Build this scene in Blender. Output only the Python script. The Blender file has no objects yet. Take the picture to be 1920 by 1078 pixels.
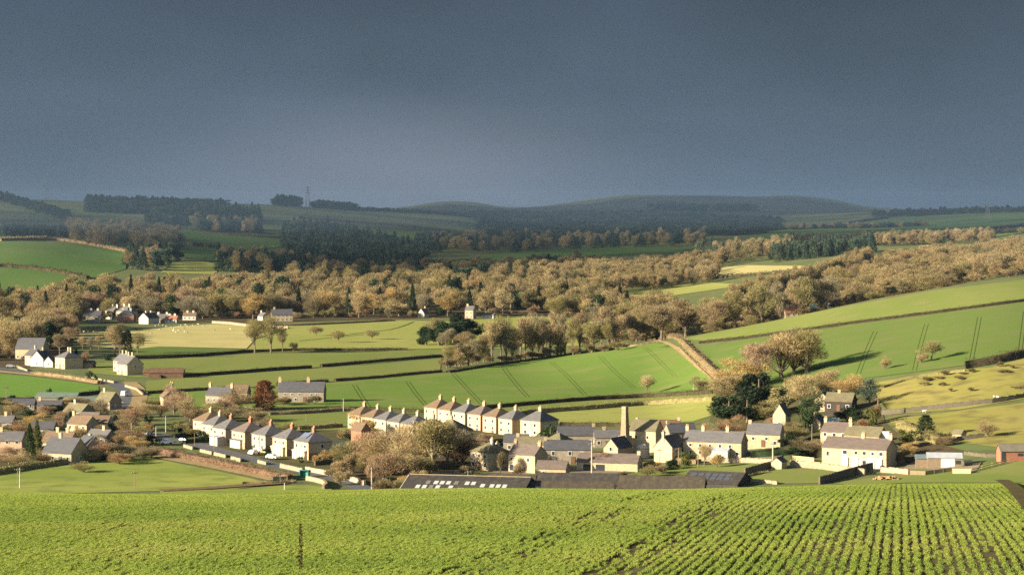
import bpy, bmesh, math, random
import numpy as np
from mathutils import Vector, Matrix
from mathutils.geometry import delaunay_2d_cdt

random.seed(7)
RNG = np.random.default_rng(7)
SC = bpy.context.scene
COL = SC.collection

# ------------------------------------------------------------------ camera
FPX = 4517.0          # focal length in photograph pixels (1920 wide): a long lens
YH = 400.0            # row of the true horizon
CAMZ = 72.0           # metres above the valley floor
PITCH = math.atan((539.0 - YH) / FPX)
cam_d = bpy.data.cameras.new('camera')
cam = bpy.data.objects.new('camera', cam_d)
COL.objects.link(cam)
cam.location = (0, 0, CAMZ)
cam.rotation_euler = (math.pi / 2 - PITCH, 0, 0)
cam_d.sensor_width = 36.0
cam_d.lens = FPX / 1920.0 * 36.0
cam_d.clip_start = 0.5
cam_d.clip_end = 30000.0
SC.camera = cam

# ------------------------------------------------------------------ sun + sky
SUN_EL = math.radians(17.0)
SUN_T = math.radians(22.0)       # from the left, a little behind the camera
sdir = Vector((-math.cos(SUN_T) * math.cos(SUN_EL), -math.sin(SUN_T) * math.cos(SUN_EL), math.sin(SUN_EL)))
sun_d = bpy.data.lights.new('sun', 'SUN')
sun_d.energy = 5.0
sun_d.angle = math.radians(0.5)
sun_d.color = (1.0, 0.86, 0.64)
sun = bpy.data.objects.new('sun', sun_d)
COL.objects.link(sun)
sun.location = (-100, -50, 200)
sun.rotation_euler = sdir.to_track_quat('Z', 'Y').to_euler()

SC.view_settings.view_transform = 'Standard'
SC.view_settings.look = 'None'
SC.view_settings.gamma = 1.0
SC.view_settings.use_curve_mapping = False
SC.view_settings.exposure = 1.86
SC.render.engine = 'CYCLES'
SC.cycles.use_denoising = False
SC.cycles.max_bounces = 4
SC.cycles.diffuse_bounces = 2
SC.cycles.glossy_bounces = 2
SC.cycles.transmission_bounces = 2
SC.cycles.transparent_max_bounces = 4
SC.cycles.volume_bounces = 0
SC.cycles.caustics_reflective = False
SC.cycles.caustics_refractive = False
SC.cycles.pixel_filter_type = 'BLACKMAN_HARRIS'
SC.cycles.filter_width = 1.6

W = bpy.data.worlds.new('World')
SC.world = W
W.use_nodes = True
nt = W.node_tree
for n in list(nt.nodes):
    nt.nodes.remove(n)


def N(tree, typ, **kw):
    n = tree.nodes.new(typ)
    for k, v in kw.items():
        setattr(n, k, v)
    return n


out = N(nt, 'ShaderNodeOutputWorld')
sky = N(nt, 'ShaderNodeTexSky', sky_type='NISHITA', sun_disc=False)
sky.sun_elevation = SUN_EL
sky.sun_rotation = math.atan2(sdir.x, sdir.y)
bg_sky = N(nt, 'ShaderNodeBackground')
bg_sky.inputs['Strength'].default_value = 0.06
nt.links.new(sky.outputs[0], bg_sky.inputs['Color'])
tc = N(nt, 'ShaderNodeTexCoord')
# the storm bank: dark slate cloud filling the sky ahead, clear sky behind
mp = N(nt, 'ShaderNodeMapping')
mp.inputs['Scale'].default_value = (4.0, 4.0, 7.0)
nz = N(nt, 'ShaderNodeTexNoise')
nz.inputs['Scale'].default_value = 1.7
nz.inputs['Detail'].default_value = 6.0
nz.inputs['Roughness'].default_value = 0.55
nt.links.new(tc.outputs['Generated'], mp.inputs['Vector'])
nt.links.new(mp.outputs[0], nz.inputs['Vector'])
sep = N(nt, 'ShaderNodeSeparateXYZ')
nt.links.new(tc.outputs['Generated'], sep.inputs[0])
ramp = N(nt, 'ShaderNodeValToRGB')
cr = ramp.color_ramp
cr.elements[0].position = 0.0
cr.elements[0].color = (0.0221, 0.0297, 0.0439, 1)
cr.elements[1].position = 1.0
cr.elements[1].color = (0.0116, 0.0162, 0.0258, 1)
for p_, c_ in ((0.10, (0.0203, 0.0277, 0.0408, 1)), (0.30, (0.0165, 0.0231, 0.0331, 1)), (0.65, (0.0155, 0.0218, 0.0308, 1))):
    e = cr.elements.new(p_)
    e.color = c_
mr = N(nt, 'ShaderNodeMapRange')
mr.inputs['From Min'].default_value = 0.0
mr.inputs['From Max'].default_value = 0.11
nt.links.new(sep.outputs['Z'], mr.inputs['Value'])
nt.links.new(mr.outputs[0], ramp.inputs[0])
mrn = N(nt, 'ShaderNodeMapRange')
mrn.inputs['From Min'].default_value = 0.3
mrn.inputs['From Max'].default_value = 0.7
mrn.inputs['To Min'].default_value = 0.76
mrn.inputs['To Max'].default_value = 1.18
nt.links.new(nz.outputs['Fac'], mrn.inputs['Value'])
mul = N(nt, 'ShaderNodeVectorMath', operation='SCALE')
nt.links.new(ramp.outputs[0], mul.inputs[0])
nt.links.new(mrn.outputs[0], mul.inputs['Scale'])
# a paler rift low in the bank
dot2 = N(nt, 'ShaderNodeVectorMath', operation='DISTANCE')
mp2 = N(nt, 'ShaderNodeMapping')
mp2.inputs['Scale'].default_value = (1.0, 1.0, 3.2)
nt.links.new(tc.outputs['Generated'], mp2.inputs['Vector'])
nt.links.new(mp2.outputs[0], dot2.inputs[0])
dot2.inputs[1].default_value = (-0.048, 0.998, 0.012 * 3.2)
mr2 = N(nt, 'ShaderNodeMapRange', interpolation_type='SMOOTHSTEP')
mr2.inputs['From Min'].default_value = 0.15
mr2.inputs['From Max'].default_value = 0.0
mr2.inputs['To Min'].default_value = 0.0
mr2.inputs['To Max'].default_value = 0.9
nt.links.new(dot2.outputs['Value'], mr2.inputs['Value'])
mixp = N(nt, 'ShaderNodeMix', data_type='RGBA')
nt.links.new(mr2.outputs[0], mixp.inputs[0])
nt.links.new(mul.outputs[0], mixp.inputs[6])
mixp.inputs[7].default_value = (0.0480, 0.0520, 0.0660, 1)
bg_cl = N(nt, 'ShaderNodeBackground')
bg_cl.inputs['Strength'].default_value = 1.0
nt.links.new(mixp.outputs[2], bg_cl.inputs['Color'])
dot = N(nt, 'ShaderNodeVectorMath', operation='DOT_PRODUCT')
nt.links.new(tc.outputs['Generated'], dot.inputs[0])
ax = Vector((0.30, 1.0, 0.35)).normalized()
dot.inputs[1].default_value = ax
adn = N(nt, 'ShaderNodeMath', operation='MULTIPLY_ADD')
nt.links.new(nz.outputs['Fac'], adn.inputs[0])
adn.inputs[1].default_value = 0.3
nt.links.new(dot.outputs['Value'], adn.inputs[2])
mrm = N(nt, 'ShaderNodeMapRange', interpolation_type='SMOOTHSTEP')
mrm.inputs['From Min'].default_value = 0.05
mrm.inputs['From Max'].default_value = 0.5
nt.links.new(adn.outputs[0], mrm.inputs['Value'])
mixs = N(nt, 'ShaderNodeMixShader')
nt.links.new(mrm.outputs[0], mixs.inputs[0])
nt.links.new(bg_sky.outputs[0], mixs.inputs[1])
nt.links.new(bg_cl.outputs[0], mixs.inputs[2])
nt.links.new(mixs.outputs[0], out.inputs['Surface'])

# ------------------------------------------------------------------ terrain
U0, U1, DU = -900.0, 2900.0, 10.0
LD0, LD1, NL = math.log(300.0), math.log(12500.0), 700


def pchip(x, y, xn):
    x = np.asarray(x, float)
    y = np.asarray(y, float)
    h = np.diff(x)
    d = np.diff(y) / h
    m = np.zeros_like(y)
    m[0], m[-1] = d[0], d[-1]
    for i in range(1, len(x) - 1):
        if d[i - 1] * d[i] > 0:
            w1 = 2 * h[i] + h[i - 1]
            w2 = h[i] + 2 * h[i - 1]
            m[i] = (w1 + w2) / (w1 / d[i - 1] + w2 / d[i])
    xn = np.clip(xn, x[0], x[-1])
    k = np.clip(np.searchsorted(x, xn) - 1, 0, len(x) - 2)
    t = (xn - x[k]) / h[k]
    a = y[k] * (1 + 2 * t) * (1 - t) ** 2 + h[k] * m[k] * t * (1 - t) ** 2
    return a + y[k + 1] * t * t * (3 - 2 * t) + h[k] * m[k + 1] * t * t * (t - 1)


def Z2S(D, z):          # height -> tangent row
    return YH + FPX * (CAMZ - z) / D


FLAT = [(300, None), (560, None), (700, None), (930, None)]
# the lie of the land: for eleven bearings, distance -> how far below/above the horizon (None = valley floor)
LAND = {
    -500: FLAT + [(1400, None), (1700, 585), (2200, 520), (2600, 458), (2700, 452), (3000, 436), (3500, 415), (4400, 372), (5500, 385), (12500, 398)],
    0: FLAT + [(1400, None), (1700, None), (2000, 557), (2200, 528), (2400, 492), (2600, 463), (2720, 452), (3000, 441), (3400, 422), (4000, 392), (4500, 374), (5500, 385), (12500, 398)],
    240: FLAT + [(1400, None), (1700, None), (2000, 562), (2300, 520), (2600, 488), (3000, 452), (3500, 424), (4000, 398), (4500, 380), (5500, 388), (12500, 398)],
    480: FLAT + [(1400, None), (1650, None), (2000, 562), (2400, 520), (2700, 490), (3000, 466), (3500, 430), (4000, 404), (4700, 384), (6000, 390), (12500, 398)],
    720: FLAT + [(1400, None), (1700, None), (2100, 555), (2600, 515), (3000, 482), (3500, 448), (4200, 412), (5000, 397), (6000, 394), (8000, 391), (12500, 396)],
    850: FLAT + [(1400, None), (1700, None), (2100, 554), (2600, 515), (3000, 480), (3500, 452), (4200, 420), (5000, 404), (6500, 395), (8500, 382), (12500, 396)],
    960: FLAT + [(1400, None), (1700, None), (2100, 552), (2600, 514), (3000, 479), (3500, 456), (4500, 424), (6000, 401), (8500, 389), (12500, 394)],
    1200: [(300, None), (560, None), (700, None), (850, 780), (950, 740), (1150, 649), (1400, 632), (1700, 588), (2100, 550), (2600, 512), (3000, 472), (3500, 455), (4500, 424), (6000, 402), (8500, 378), (9800, 366), (12500, 385)],
    1440: [(300, 1445), (560, 975), (630, 902), (660, 876), (700, 850), (800, 775), (900, 700), (1020, 640), (1120, 607), (1250, 610), (1450, 620), (1700, 572), (2100, 522), (2500, 492), (3000, 464), (3500, 446), (4500, 420), (6000, 402), (8500, 384), (9800, 371), (12500, 388)],
    1680: [(300, 1440), (560, 965), (600, 920), (640, 884), (720, 800), (760, 765), (830, 695), (1000, 600), (1100, 556), (1200, 556), (1400, 565), (1600, 530), (1800, 500), (2100, 488), (2600, 468), (3200, 446), (4000, 421), (5000, 397), (7000, 394), (9800, 392), (12500, 398)],
    1920: [(300, 1430), (560, 945), (600, 905), (660, 838), (740, 750), (800, 682), (980, 570), (1100, 523), (1200, 517), (1350, 510), (1550, 482), (1800, 478), (2200, 470), (2800, 446), (3400, 426), (4500, 397), (6000, 399), (12500, 402)],
    2400: [(300, 1410), (560, 930), (660, 818), (740, 725), (800, 660), (980, 545), (1100, 500), (1350, 485), (1600, 440), (2200, 445), (2800, 430), (4500, 393), (12500, 402)],
}
_us = np.array(sorted(LAND))
_ld = np.linspace(LD0, LD1, NL)
_cols = []
for u_ in _us:
    nodes = LAND[u_]
    xs = [math.log(d) for d, s in nodes]
    ys = [Z2S(d, 0.0) if s is None else s for d, s in nodes]
    zz = [CAMZ - (y - YH) * math.exp(x) / FPX for x, y in zip(xs, ys)]
    _cols.append(pchip(xs, zz, _ld))
_cols = np.array(_cols)
_ug = np.arange(U0, U1 + 1, DU)
ZT = np.stack([pchip(_us, _cols[:, j], _ug) for j in range(NL)], axis=1)     # [u, logD] height
EXMAX = 0.16
BUMPS = [(1515, 75, 85, 9800, 900, 15), (855, 75, 70, 8600, 800, 8)]


def z_fore(X, Y):
    t = np.maximum(Y - 45.0, 0.0)
    lim = (EXMAX - 0.0775) / 0.0016
    t1 = np.minimum(t, lim)
    z = 69.835 - 0.0775 * Y + 0.0095 * np.clip(X, -60, 60) - 0.0008 * t1 * t1 - (EXMAX - 0.0775) * (t - t1)
    z = z + 0.045 * np.sin(X * 0.45 + 0.13 * Y) * np.clip(Y / 40.0, 0, 1)
    return z


def z_at(X, Y):
    X = np.asarray(X, float)
    Y = np.asarray(Y, float)
    Yc = np.maximum(Y, 300.0)
    u = np.clip(960.0 + FPX * X / Yc, U0, U1 - 0.01)
    l = np.clip(np.log(Yc), LD0, LD1 - 1e-6)
    fu = (u - U0) / DU
    fl = (l - LD0) / (LD1 - LD0) * (NL - 1)
    iu = np.minimum(fu.astype(int), len(_ug) - 2)
    il = np.minimum(fl.astype(int), NL - 2)
    a = fu - iu
    b = fl - il
    z = (ZT[iu, il] * (1 - a) + ZT[iu + 1, il] * a) * (1 - b) + (ZT[iu, il + 1] * (1 - a) + ZT[iu + 1, il + 1] * a) * b
    amp = np.clip((Y - 900.0) / 1500.0, 0.12, 1.0)
    z = z + amp * (0.5 * np.sin(X / 31.0 + 1.3 * np.sin(Y / 97.0)) * np.cos(Y / 53.0) + 0.7 * np.sin(X / 83.0 + 2.0) * np.sin(Y / 121.0 + 0.7))
    uu = 960.0 + FPX * X / Yc
    for (ub, su, sr, db, sd, hb) in BUMPS:
        du = np.where(uu < ub, (uu - ub) / su, (uu - ub) / sr)
        z = z + hb * np.exp(-du ** 4 - ((Y - db) / sd) ** 2)
    zf = z_fore(X, Y)
    k = 2.0
    m = np.maximum(z, zf)
    return m + k * 0.25 * np.maximum(1 - np.abs(z - zf) / (2 * k), 0) ** 2


def zs(x, y):
    return float(z_at(np.array([x]), np.array([y]))[0])


def ray(px, py):
    a = (px - 960.0) / FPX
    b = -(py - 539.0) / FPX
    cp, sp = math.cos(PITCH), math.sin(PITCH)
    dy = cp + b * sp
    return a / dy, (b * cp - sp) / dy          # dx, dz per metre of depth


_DM = np.exp(np.linspace(math.log(480.0), math.log(11500.0), 5000))
_DN = np.linspace(15.0, 110.0, 2500)


def hit(px, py, dmin=480.0, dmax=11500.0, near=False):
    """ground point seen at a photograph pixel"""
    rx, rz = ray(px, py)
    D = _DN if near else _DM[(_DM >= dmin) & (_DM <= dmax)]
    h = CAMZ + rz * D - z_at(rx * D, D)
    k = np.nonzero(h <= 0)[0]
    if len(k) == 0:
        i = int(np.argmin(h))
        d = D[i]
    else:
        i = k[0]
        d = D[i] if i == 0 else D[i - 1] + (D[i] - D[i - 1]) * h[i - 1] / max(h[i - 1] - h[i], 1e-9)
    x = rx * d
    return Vector((x, d, zs(x, d)))


def at_d(px, D, lift=0.0):
    """ground point on a bearing at a known distance"""
    x = (px - 960.0) / FPX * D * math.cos(PITCH)
    return Vector((x, D, zs(x, D) + lift))


# ------------------------------------------------------------------ helpers
def tag(o, label=None, cat=None, group=None, kind=None):
    if label:
        o['label'] = label
    if cat:
        o['category'] = cat
    if group:
        o['group'] = group
    if kind:
        o['kind'] = kind
    return o


def link(o, parent=None):
    COL.objects.link(o)
    if parent is not None:
        o.parent = parent
    return o


def empty(name, loc, rz=0.0, label=None, cat=None, group=None):
    o = bpy.data.objects.new(name, None)
    o.empty_display_size = 0.5
    o.location = loc
    o.rotation_euler = (0, 0, rz)
    link(o)
    return tag(o, label, cat, group)


class MB:
    """collects shapes, builds ONE mesh object"""

    def __init__(self):
        self.v = []
        self.f = []

    def add(self, vs, fs):
        b = len(self.v)
        self.v += [tuple(p) for p in vs]
        self.f += [tuple(b + i for i in f) for f in fs]
        return self

    def box(self, x0, x1, y0, y1, z0, z1):
        vs = [(x, y, z) for z in (z0, z1) for y in (y0, y1) for x in (x0, x1)]
        return self.add(vs, [(0, 2, 3, 1), (4, 5, 7, 6), (0, 1, 5, 4), (2, 6, 7, 3), (0, 4, 6, 2), (1, 3, 7, 5)])

    def prism(self, sec, x0, x1):
        """sec = list of (y,z), extruded along x"""
        n = len(sec)
        vs = [(x0, y, z) for y, z in sec] + [(x1, y, z) for y, z in sec]
        fs = [tuple(range(n - 1, -1, -1)), tuple(range(n, 2 * n))]
        fs += [(i, (i + 1) % n, n + (i + 1) % n, n + i) for i in range(n)]
        return self.add(vs, fs)

    def tube(self, pts, rad, seg=6, cap=True):
        pts = [Vector(p) for p in pts]
        vs, fs = [], []
        for i, p in enumerate(pts):
            t = (pts[min(i + 1, len(pts) - 1)] - pts[max(i - 1, 0)])
            if t.length < 1e-9:
                t = Vector((0, 0, 1))
            t.normalize()
            a = t.cross(Vector((0.0, 1.0, 0.03)))
            if a.length < 1e-3:
                a = t.cross(Vector((1, 0, 0)))
            a.normalize()
            b = t.cross(a)
            r = rad[i] if isinstance(rad, (list, tuple)) else rad
            for k in range(seg):
                an = 2 * math.pi * k / seg
                vs.append(p + a * (r * math.cos(an)) + b * (r * math.sin(an)))
        for i in range(len(pts) - 1):
            for k in range(seg):
                k2 = (k + 1) % seg
                fs.append((i * seg + k, i * seg + k2, (i + 1) * seg + k2, (i + 1) * seg + k))
        if cap:
            fs.append(tuple(range(seg - 1, -1, -1)))
            fs.append(tuple((len(pts) - 1) * seg + k for k in range(seg)))
        return self.add(vs, fs)

    def mesh(self, name, mat=None, smooth=False):
        me = bpy.data.meshes.new(name)
        me.from_pydata(self.v, [], self.f)
        me.update()
        if mat:
            me.materials.append(mat)
        if smooth:
            me.polygons.foreach_set('use_smooth', [True] * len(me.polygons))
        return me

    def build(self, name, mat=None, parent=None, loc=None, smooth=False):
        o = bpy.data.objects.new(name, self.mesh(name, mat, smooth))
        if loc is not None:
            o.location = loc
        return link(o, parent)


def np_mesh(name, verts, faces, mat=None):
    """verts Nx3, faces MxK arrays -> mesh, fast"""
    me = bpy.data.meshes.new(name)
    verts = np.ascontiguousarray(verts, np.float32)
    faces = np.ascontiguousarray(faces, np.int32)
    m, k = faces.shape
    me.vertices.add(len(verts))
    me.vertices.foreach_set('co', verts.ravel())
    me.loops.add(m * k)
    me.loops.foreach_set('vertex_index', faces.ravel())
    me.polygons.add(m)
    me.polygons.foreach_set('loop_start', np.arange(0, m * k, k, dtype=np.int32))
    me.polygons.foreach_set('loop_total', np.full(m, k, np.int32))
    me.update(calc_edges=True)
    me.validate()
    if mat:
        me.materials.append(mat)
    return me


# ------------------------------------------------------------------ materials
MATS = {}


def mat(name, c1, c2=None, scale=1.0, rough=0.85, detail=4.0, c3=None, scale2=None, stretch=None, bump=0.0, spec=0.2, lo=0.35, hi=0.65, rot=0.0):
    if name in MATS:
        return MATS[name]
    m = bpy.data.materials.new(name)
    m.use_nodes = True
    t = m.node_tree
    p = t.nodes['Principled BSDF']
    p.inputs['Roughness'].default_value = rough
    p.inputs['Specular IOR Level'].default_value = spec
    if c2 is None:
        p.inputs['Base Color'].default_value = (*c1, 1)
    else:
        co = N(t, 'ShaderNodeTexCoord')
        mpn = N(t, 'ShaderNodeMapping')
        mpn.inputs['Scale'].default_value = stretch or (1, 1, 1)
        mpn.inputs['Rotation'].default_value = (0, 0, rot)
        t.links.new(co.outputs['Object'], mpn.inputs[0])
        no = N(t, 'ShaderNodeTexNoise')
        no.inputs['Scale'].default_value = scale
        no.inputs['Detail'].default_value = detail
        t.links.new(mpn.outputs[0], no.inputs['Vector'])
        r = N(t, 'ShaderNodeMapRange')
        r.inputs['From Min'].default_value = lo
        r.inputs['From Max'].default_value = hi
        t.links.new(no.outputs['Fac'], r.inputs['Value'])
        mx = N(t, 'ShaderNodeMix', data_type='RGBA')
        t.links.new(r.outputs[0], mx.inputs[0])
        mx.inputs[6].default_value = (*c1, 1)
        mx.inputs[7].default_value = (*c2, 1)
        last = mx.outputs[2]
        if c3 is not None:
            no2 = N(t, 'ShaderNodeTexNoise')
            no2.inputs['Scale'].default_value = scale2 or scale * 7
            no2.inputs['Detail'].default_value = 3.0
            t.links.new(co.outputs['Object'], no2.inputs['Vector'])
            r2 = N(t, 'ShaderNodeMapRange')
            r2.inputs['From Min'].default_value = 0.48
            r2.inputs['From Max'].default_value = 0.72
            t.links.new(no2.outputs['Fac'], r2.inputs['Value'])
            mx2 = N(t, 'ShaderNodeMix', data_type='RGBA')
            t.links.new(r2.outputs[0], mx2.inputs[0])
            t.links.new(last, mx2.inputs[6])
            mx2.inputs[7].default_value = (*c3, 1)
            last = mx2.outputs[2]
        t.links.new(last, p.inputs['Base Color'])
        if bump:
            bp = N(t, 'ShaderNodeBump')
            bp.inputs['Strength'].default_value = bump
            bp.inputs['Distance'].default_value = 0.3
            t.links.new(no.outputs['Fac'], bp.inputs['Height'])
            t.links.new(bp.outputs[0], p.inputs['Normal'])
    MATS[name] = m
    return m


def leaf_mat(name, hue_from_object=True, ramp_cols=None, transl=0.25, jitter=0.35):
    """twigs and leaves: colour from the object's own colour (or random along a ramp for scattered masses)"""
    m = bpy.data.materials.new(name)
    m.use_nodes = True
    t = m.node_tree
    for n in list(t.nodes):
        t.nodes.remove(n)
    o = N(t, 'ShaderNodeOutputMaterial')
    oi = N(t, 'ShaderNodeObjectInfo')
    if ramp_cols:
        rp = N(t, 'ShaderNodeValToRGB')
        e = rp.color_ramp.elements
        e[0].color = (*ramp_cols[0], 1)
        e[1].color = (*ramp_cols[-1], 1)
        for i, c in enumerate(ramp_cols[1:-1]):
            x = e.new((i + 1) / (len(ramp_cols) - 1))
            x.color = (*c, 1)
        t.links.new(oi.outputs['Random'], rp.inputs[0])
        colr = rp.outputs[0]
    else:
        colr = oi.outputs['Color']
    co = N(t, 'ShaderNodeTexCoord')
    no = N(t, 'ShaderNodeTexNoise')
    no.inputs['Scale'].default_value = 0.55
    no.inputs['Detail'].default_value = 3.0
    t.links.new(co.outputs['Object'], no.inputs['Vector'])
    r = N(t, 'ShaderNodeMapRange')
    r.inputs['From Min'].default_value = 0.3
    r.inputs['From Max'].default_value = 0.7
    r.inputs['To Min'].default_value = 1 - jitter
    r.inputs['To Max'].default_value = 1 + jitter
    t.links.new(no.outputs['Fac'], r.inputs['Value'])
    sc = N(t, 'ShaderNodeVectorMath', operation='SCALE')
    t.links.new(colr, sc.inputs[0])
    t.links.new(r.outputs[0], sc.inputs['Scale'])
    d = N(t, 'ShaderNodeBsdfDiffuse')
    t.links.new(sc.outputs[0], d.inputs['Color'])
    if transl:
        tr = N(t, 'ShaderNodeBsdfTranslucent')
        t.links.new(sc.outputs[0], tr.inputs['Color'])
        mx = N(t, 'ShaderNodeMixShader')
        mx.inputs[0].default_value = transl
        t.links.new(d.outputs[0], mx.inputs[1])
        t.links.new(tr.outputs[0], mx.inputs[2])
        t.links.new(mx.outputs[0], o.inputs['Surface'])
    else:
        t.links.new(d.outputs[0], o.inputs['Surface'])
    return m
# ------------------------------------------------------------------ ground
M_GROUND = mat('rough_ground', (0.085, 0.120, 0.034), (0.120, 0.125, 0.045), 0.02, c3=(0.080, 0.075, 0.035), scale2=0.12)


def build_ground():
    us = np.arange(U0 + 20, U1 - 20, 14.0)
    ys = np.concatenate([np.linspace(-60, 24, 12), np.linspace(30, 130, 34), np.exp(np.arange(math.log(137.0), math.log(12400.0), 0.0125))])
    Y = np.repeat(ys[:, None], len(us), 1)
    X = (us[None, :] - 960.0) / FPX * np.maximum(Y, 160.0)
    Z = z_at(X, Y) - np.where(Y < 150, 0.12, 0.0)
    V = np.stack([X.ravel(), Y.ravel(), Z.ravel()], 1)
    n, m = Y.shape
    i = np.arange(n - 1)[:, None] * m + np.arange(m - 1)[None, :]
    Fq = np.stack([i, i + 1, i + 1 + m, i + m], -1).reshape(-1, 4)
    me = np_mesh('ground', V, Fq, M_GROUND)
    me.polygons.foreach_set('use_smooth', [True] * len(me.polygons))
    o = link(bpy.data.objects.new('ground', me))
    return tag(o, 'rough grass and leaf litter under the village gardens and woods', 'ground', kind='structure')


build_ground()


def px_poly(pts, dmin=480.0, dmax=11500.0, sub=22.0):
    """photograph polygon -> world polygon on the terrain, edges subdivided"""
    out = []
    n = len(pts)
    for i in range(n):
        a, b = pts[i], pts[(i + 1) % n]
        k = max(1, int(math.hypot(b[0] - a[0], b[1] - a[1]) / sub))
        for j in range(k):
            t = j / k
            out.append(hit(a[0] + (b[0] - a[0]) * t, a[1] + (b[1] - a[1]) * t, dmin, dmax))
    return out


def in_poly1(x, y, poly):
    r = False
    j = poly[-1]
    for p in poly:
        if ((p.y > y) != (j.y > y)) and (x < (j.x - p.x) * (y - p.y) / (j.y - p.y) + p.x):
            r = not r
        j = p
    return r


def in_poly(x, y, poly):
    px = np.array([p[0] for p in poly])
    py = np.array([p[1] for p in poly])
    x = np.asarray(x)
    y = np.asarray(y)
    r = np.zeros(x.shape, bool)
    j = len(px) - 1
    for i in range(len(px)):
        c = ((py[i] > y) != (py[j] > y)) & (x < (px[j] - px[i]) * (y - py[i]) / (py[j] - py[i] + 1e-12) + px[i])
        r ^= c
        j = i
    return r


def sheet(name, poly, material, label, lift=0.15, du=16.0, dl=0.012, cat='field'):
    """a sheet lying on the terrain inside a world polygon"""
    ds = [p.y for p in poly]
    us = [960 + FPX * p.x / p.y for p in poly]
    pts = []
    gl = np.arange(math.log(min(ds)), math.log(max(ds)) + dl, dl)
    gu = np.arange(min(us), max(us) + du, du)
    L, Ug = np.meshgrid(gl, gu)
    Yg = np.exp(L.ravel() + dl * 0.2 * np.sin(Ug.ravel()))
    Xg = (Ug.ravel() - 960) / FPX * Yg
    m = in_poly(Xg, Yg, poly)
    pts = [(p.x, p.y) for p in poly] + list(zip(Xg[m], Yg[m]))
    nb = len(poly)
    vs, es, fs, _, _, _ = delaunay_2d_cdt([Vector(p) for p in pts], [], [list(range(nb))], 1, 1e-4)
    V = np.array([(v.x, v.y) for v in vs])
    Zz = z_at(V[:, 0], V[:, 1]) + lift
    V3 = np.column_stack([V, Zz])
    F3 = [tuple(f) for f in fs]
    me = bpy.data.meshes.new(name)
    me.from_pydata(V3.tolist(), [], F3)
    me.update()
    # faces up
    if len(me.polygons) and me.polygons[0].normal.z < 0:
        me.flip_normals()
    me.materials.append(material)
    me.polygons.foreach_set('use_smooth', [True] * len(me.polygons))
    o = link(bpy.data.objects.new(name, me))
    return tag(o, label, cat, kind='structure')


def gmat(name, c1, c2, c3=None, sc=0.018, st=(1, 1, 1), rot=0.0, s2=0.25):
    return mat(name, c1, c2, sc, 0.95, c3=c3, scale2=s2, stretch=st, rot=rot, spec=0.05, bump=0.0)


GR_BRIGHT = gmat('winter_wheat_green', (0.098, 0.160, 0.031), (0.122, 0.178, 0.037), (0.155, 0.172, 0.055), 0.02, (1, 0.25, 1), 0.5, 0.035)
GR_DEEP = gmat('deep_wheat_green', (0.077, 0.124, 0.028), (0.098, 0.140, 0.034), (0.120, 0.135, 0.046), 0.012, (1, 0.25, 1), 0.1, 0.08)
GR_MID = gmat('pasture_green', (0.124, 0.160, 0.038), (0.156, 0.182, 0.048), (0.165, 0.17, 0.06), 0.02, (1, 0.3, 1), 0, 0.10)
GR_OLIVE = gmat('rough_pasture_olive', (0.190, 0.185, 0.046), (0.245, 0.210, 0.068), (0.125, 0.110, 0.042), 0.030, (1, 0.45, 1), 0.2, 0.13)
GR_YELLOW = gmat('grazed_pasture_yellow', (0.215, 0.235, 0.060), (0.25, 0.255, 0.075), (0.20, 0.21, 0.06), 0.02, (1, 0.3, 1), 0, 0.10)
GR_STRAW = gmat('pale_straw_pasture', (0.350, 0.315, 0.130), (0.400, 0.345, 0.150), (0.31, 0.29, 0.11), 0.014, (0.5, 2.0, 1), 0.05, 0.06)
GR_LIME = gmat('lush_field_green', (0.095, 0.185, 0.030), (0.115, 0.205, 0.036), (0.13, 0.195, 0.045), 0.02, (1, 0.3, 1), 0, 0.10)
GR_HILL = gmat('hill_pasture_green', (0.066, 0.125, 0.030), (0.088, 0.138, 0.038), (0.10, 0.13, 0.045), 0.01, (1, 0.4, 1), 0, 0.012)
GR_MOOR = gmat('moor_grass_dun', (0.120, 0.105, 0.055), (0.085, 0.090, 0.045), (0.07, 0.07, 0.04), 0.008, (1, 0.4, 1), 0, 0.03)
GR_BAND = gmat('light_meadow_green', (0.165, 0.205, 0.042), (0.235, 0.255, 0.062), (0.13, 0.165, 0.04), 0.035, (0.35, 1, 1), 0.35, 0.12)
SOIL = mat('bare_soil', (0.070, 0.058, 0.028), (0.095, 0.075, 0.038), 1.2, 0.95, c3=(0.055, 0.062, 0.022), scale2=5.0, spec=0.05)
TRACK = mat('wheel_track_soil', (0.084, 0.135, 0.029), (0.098, 0.132, 0.034), 0.3, 0.95, spec=0.05)
ASPHALT = mat('asphalt', (0.080, 0.084, 0.092), (0.100, 0.103, 0.110), 0.6, 0.7)
DIRT = mat('yard_dirt', (0.17, 0.135, 0.085), (0.22, 0.18, 0.12), 0.25, 0.95, c3=(0.12, 0.10, 0.06), scale2=1.2)
BANK = mat('dead_grass_bank', (0.30, 0.225, 0.105), (0.24, 0.175, 0.080), 0.15, 0.95, c3=(0.17, 0.12, 0.06), scale2=0.7)

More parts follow.
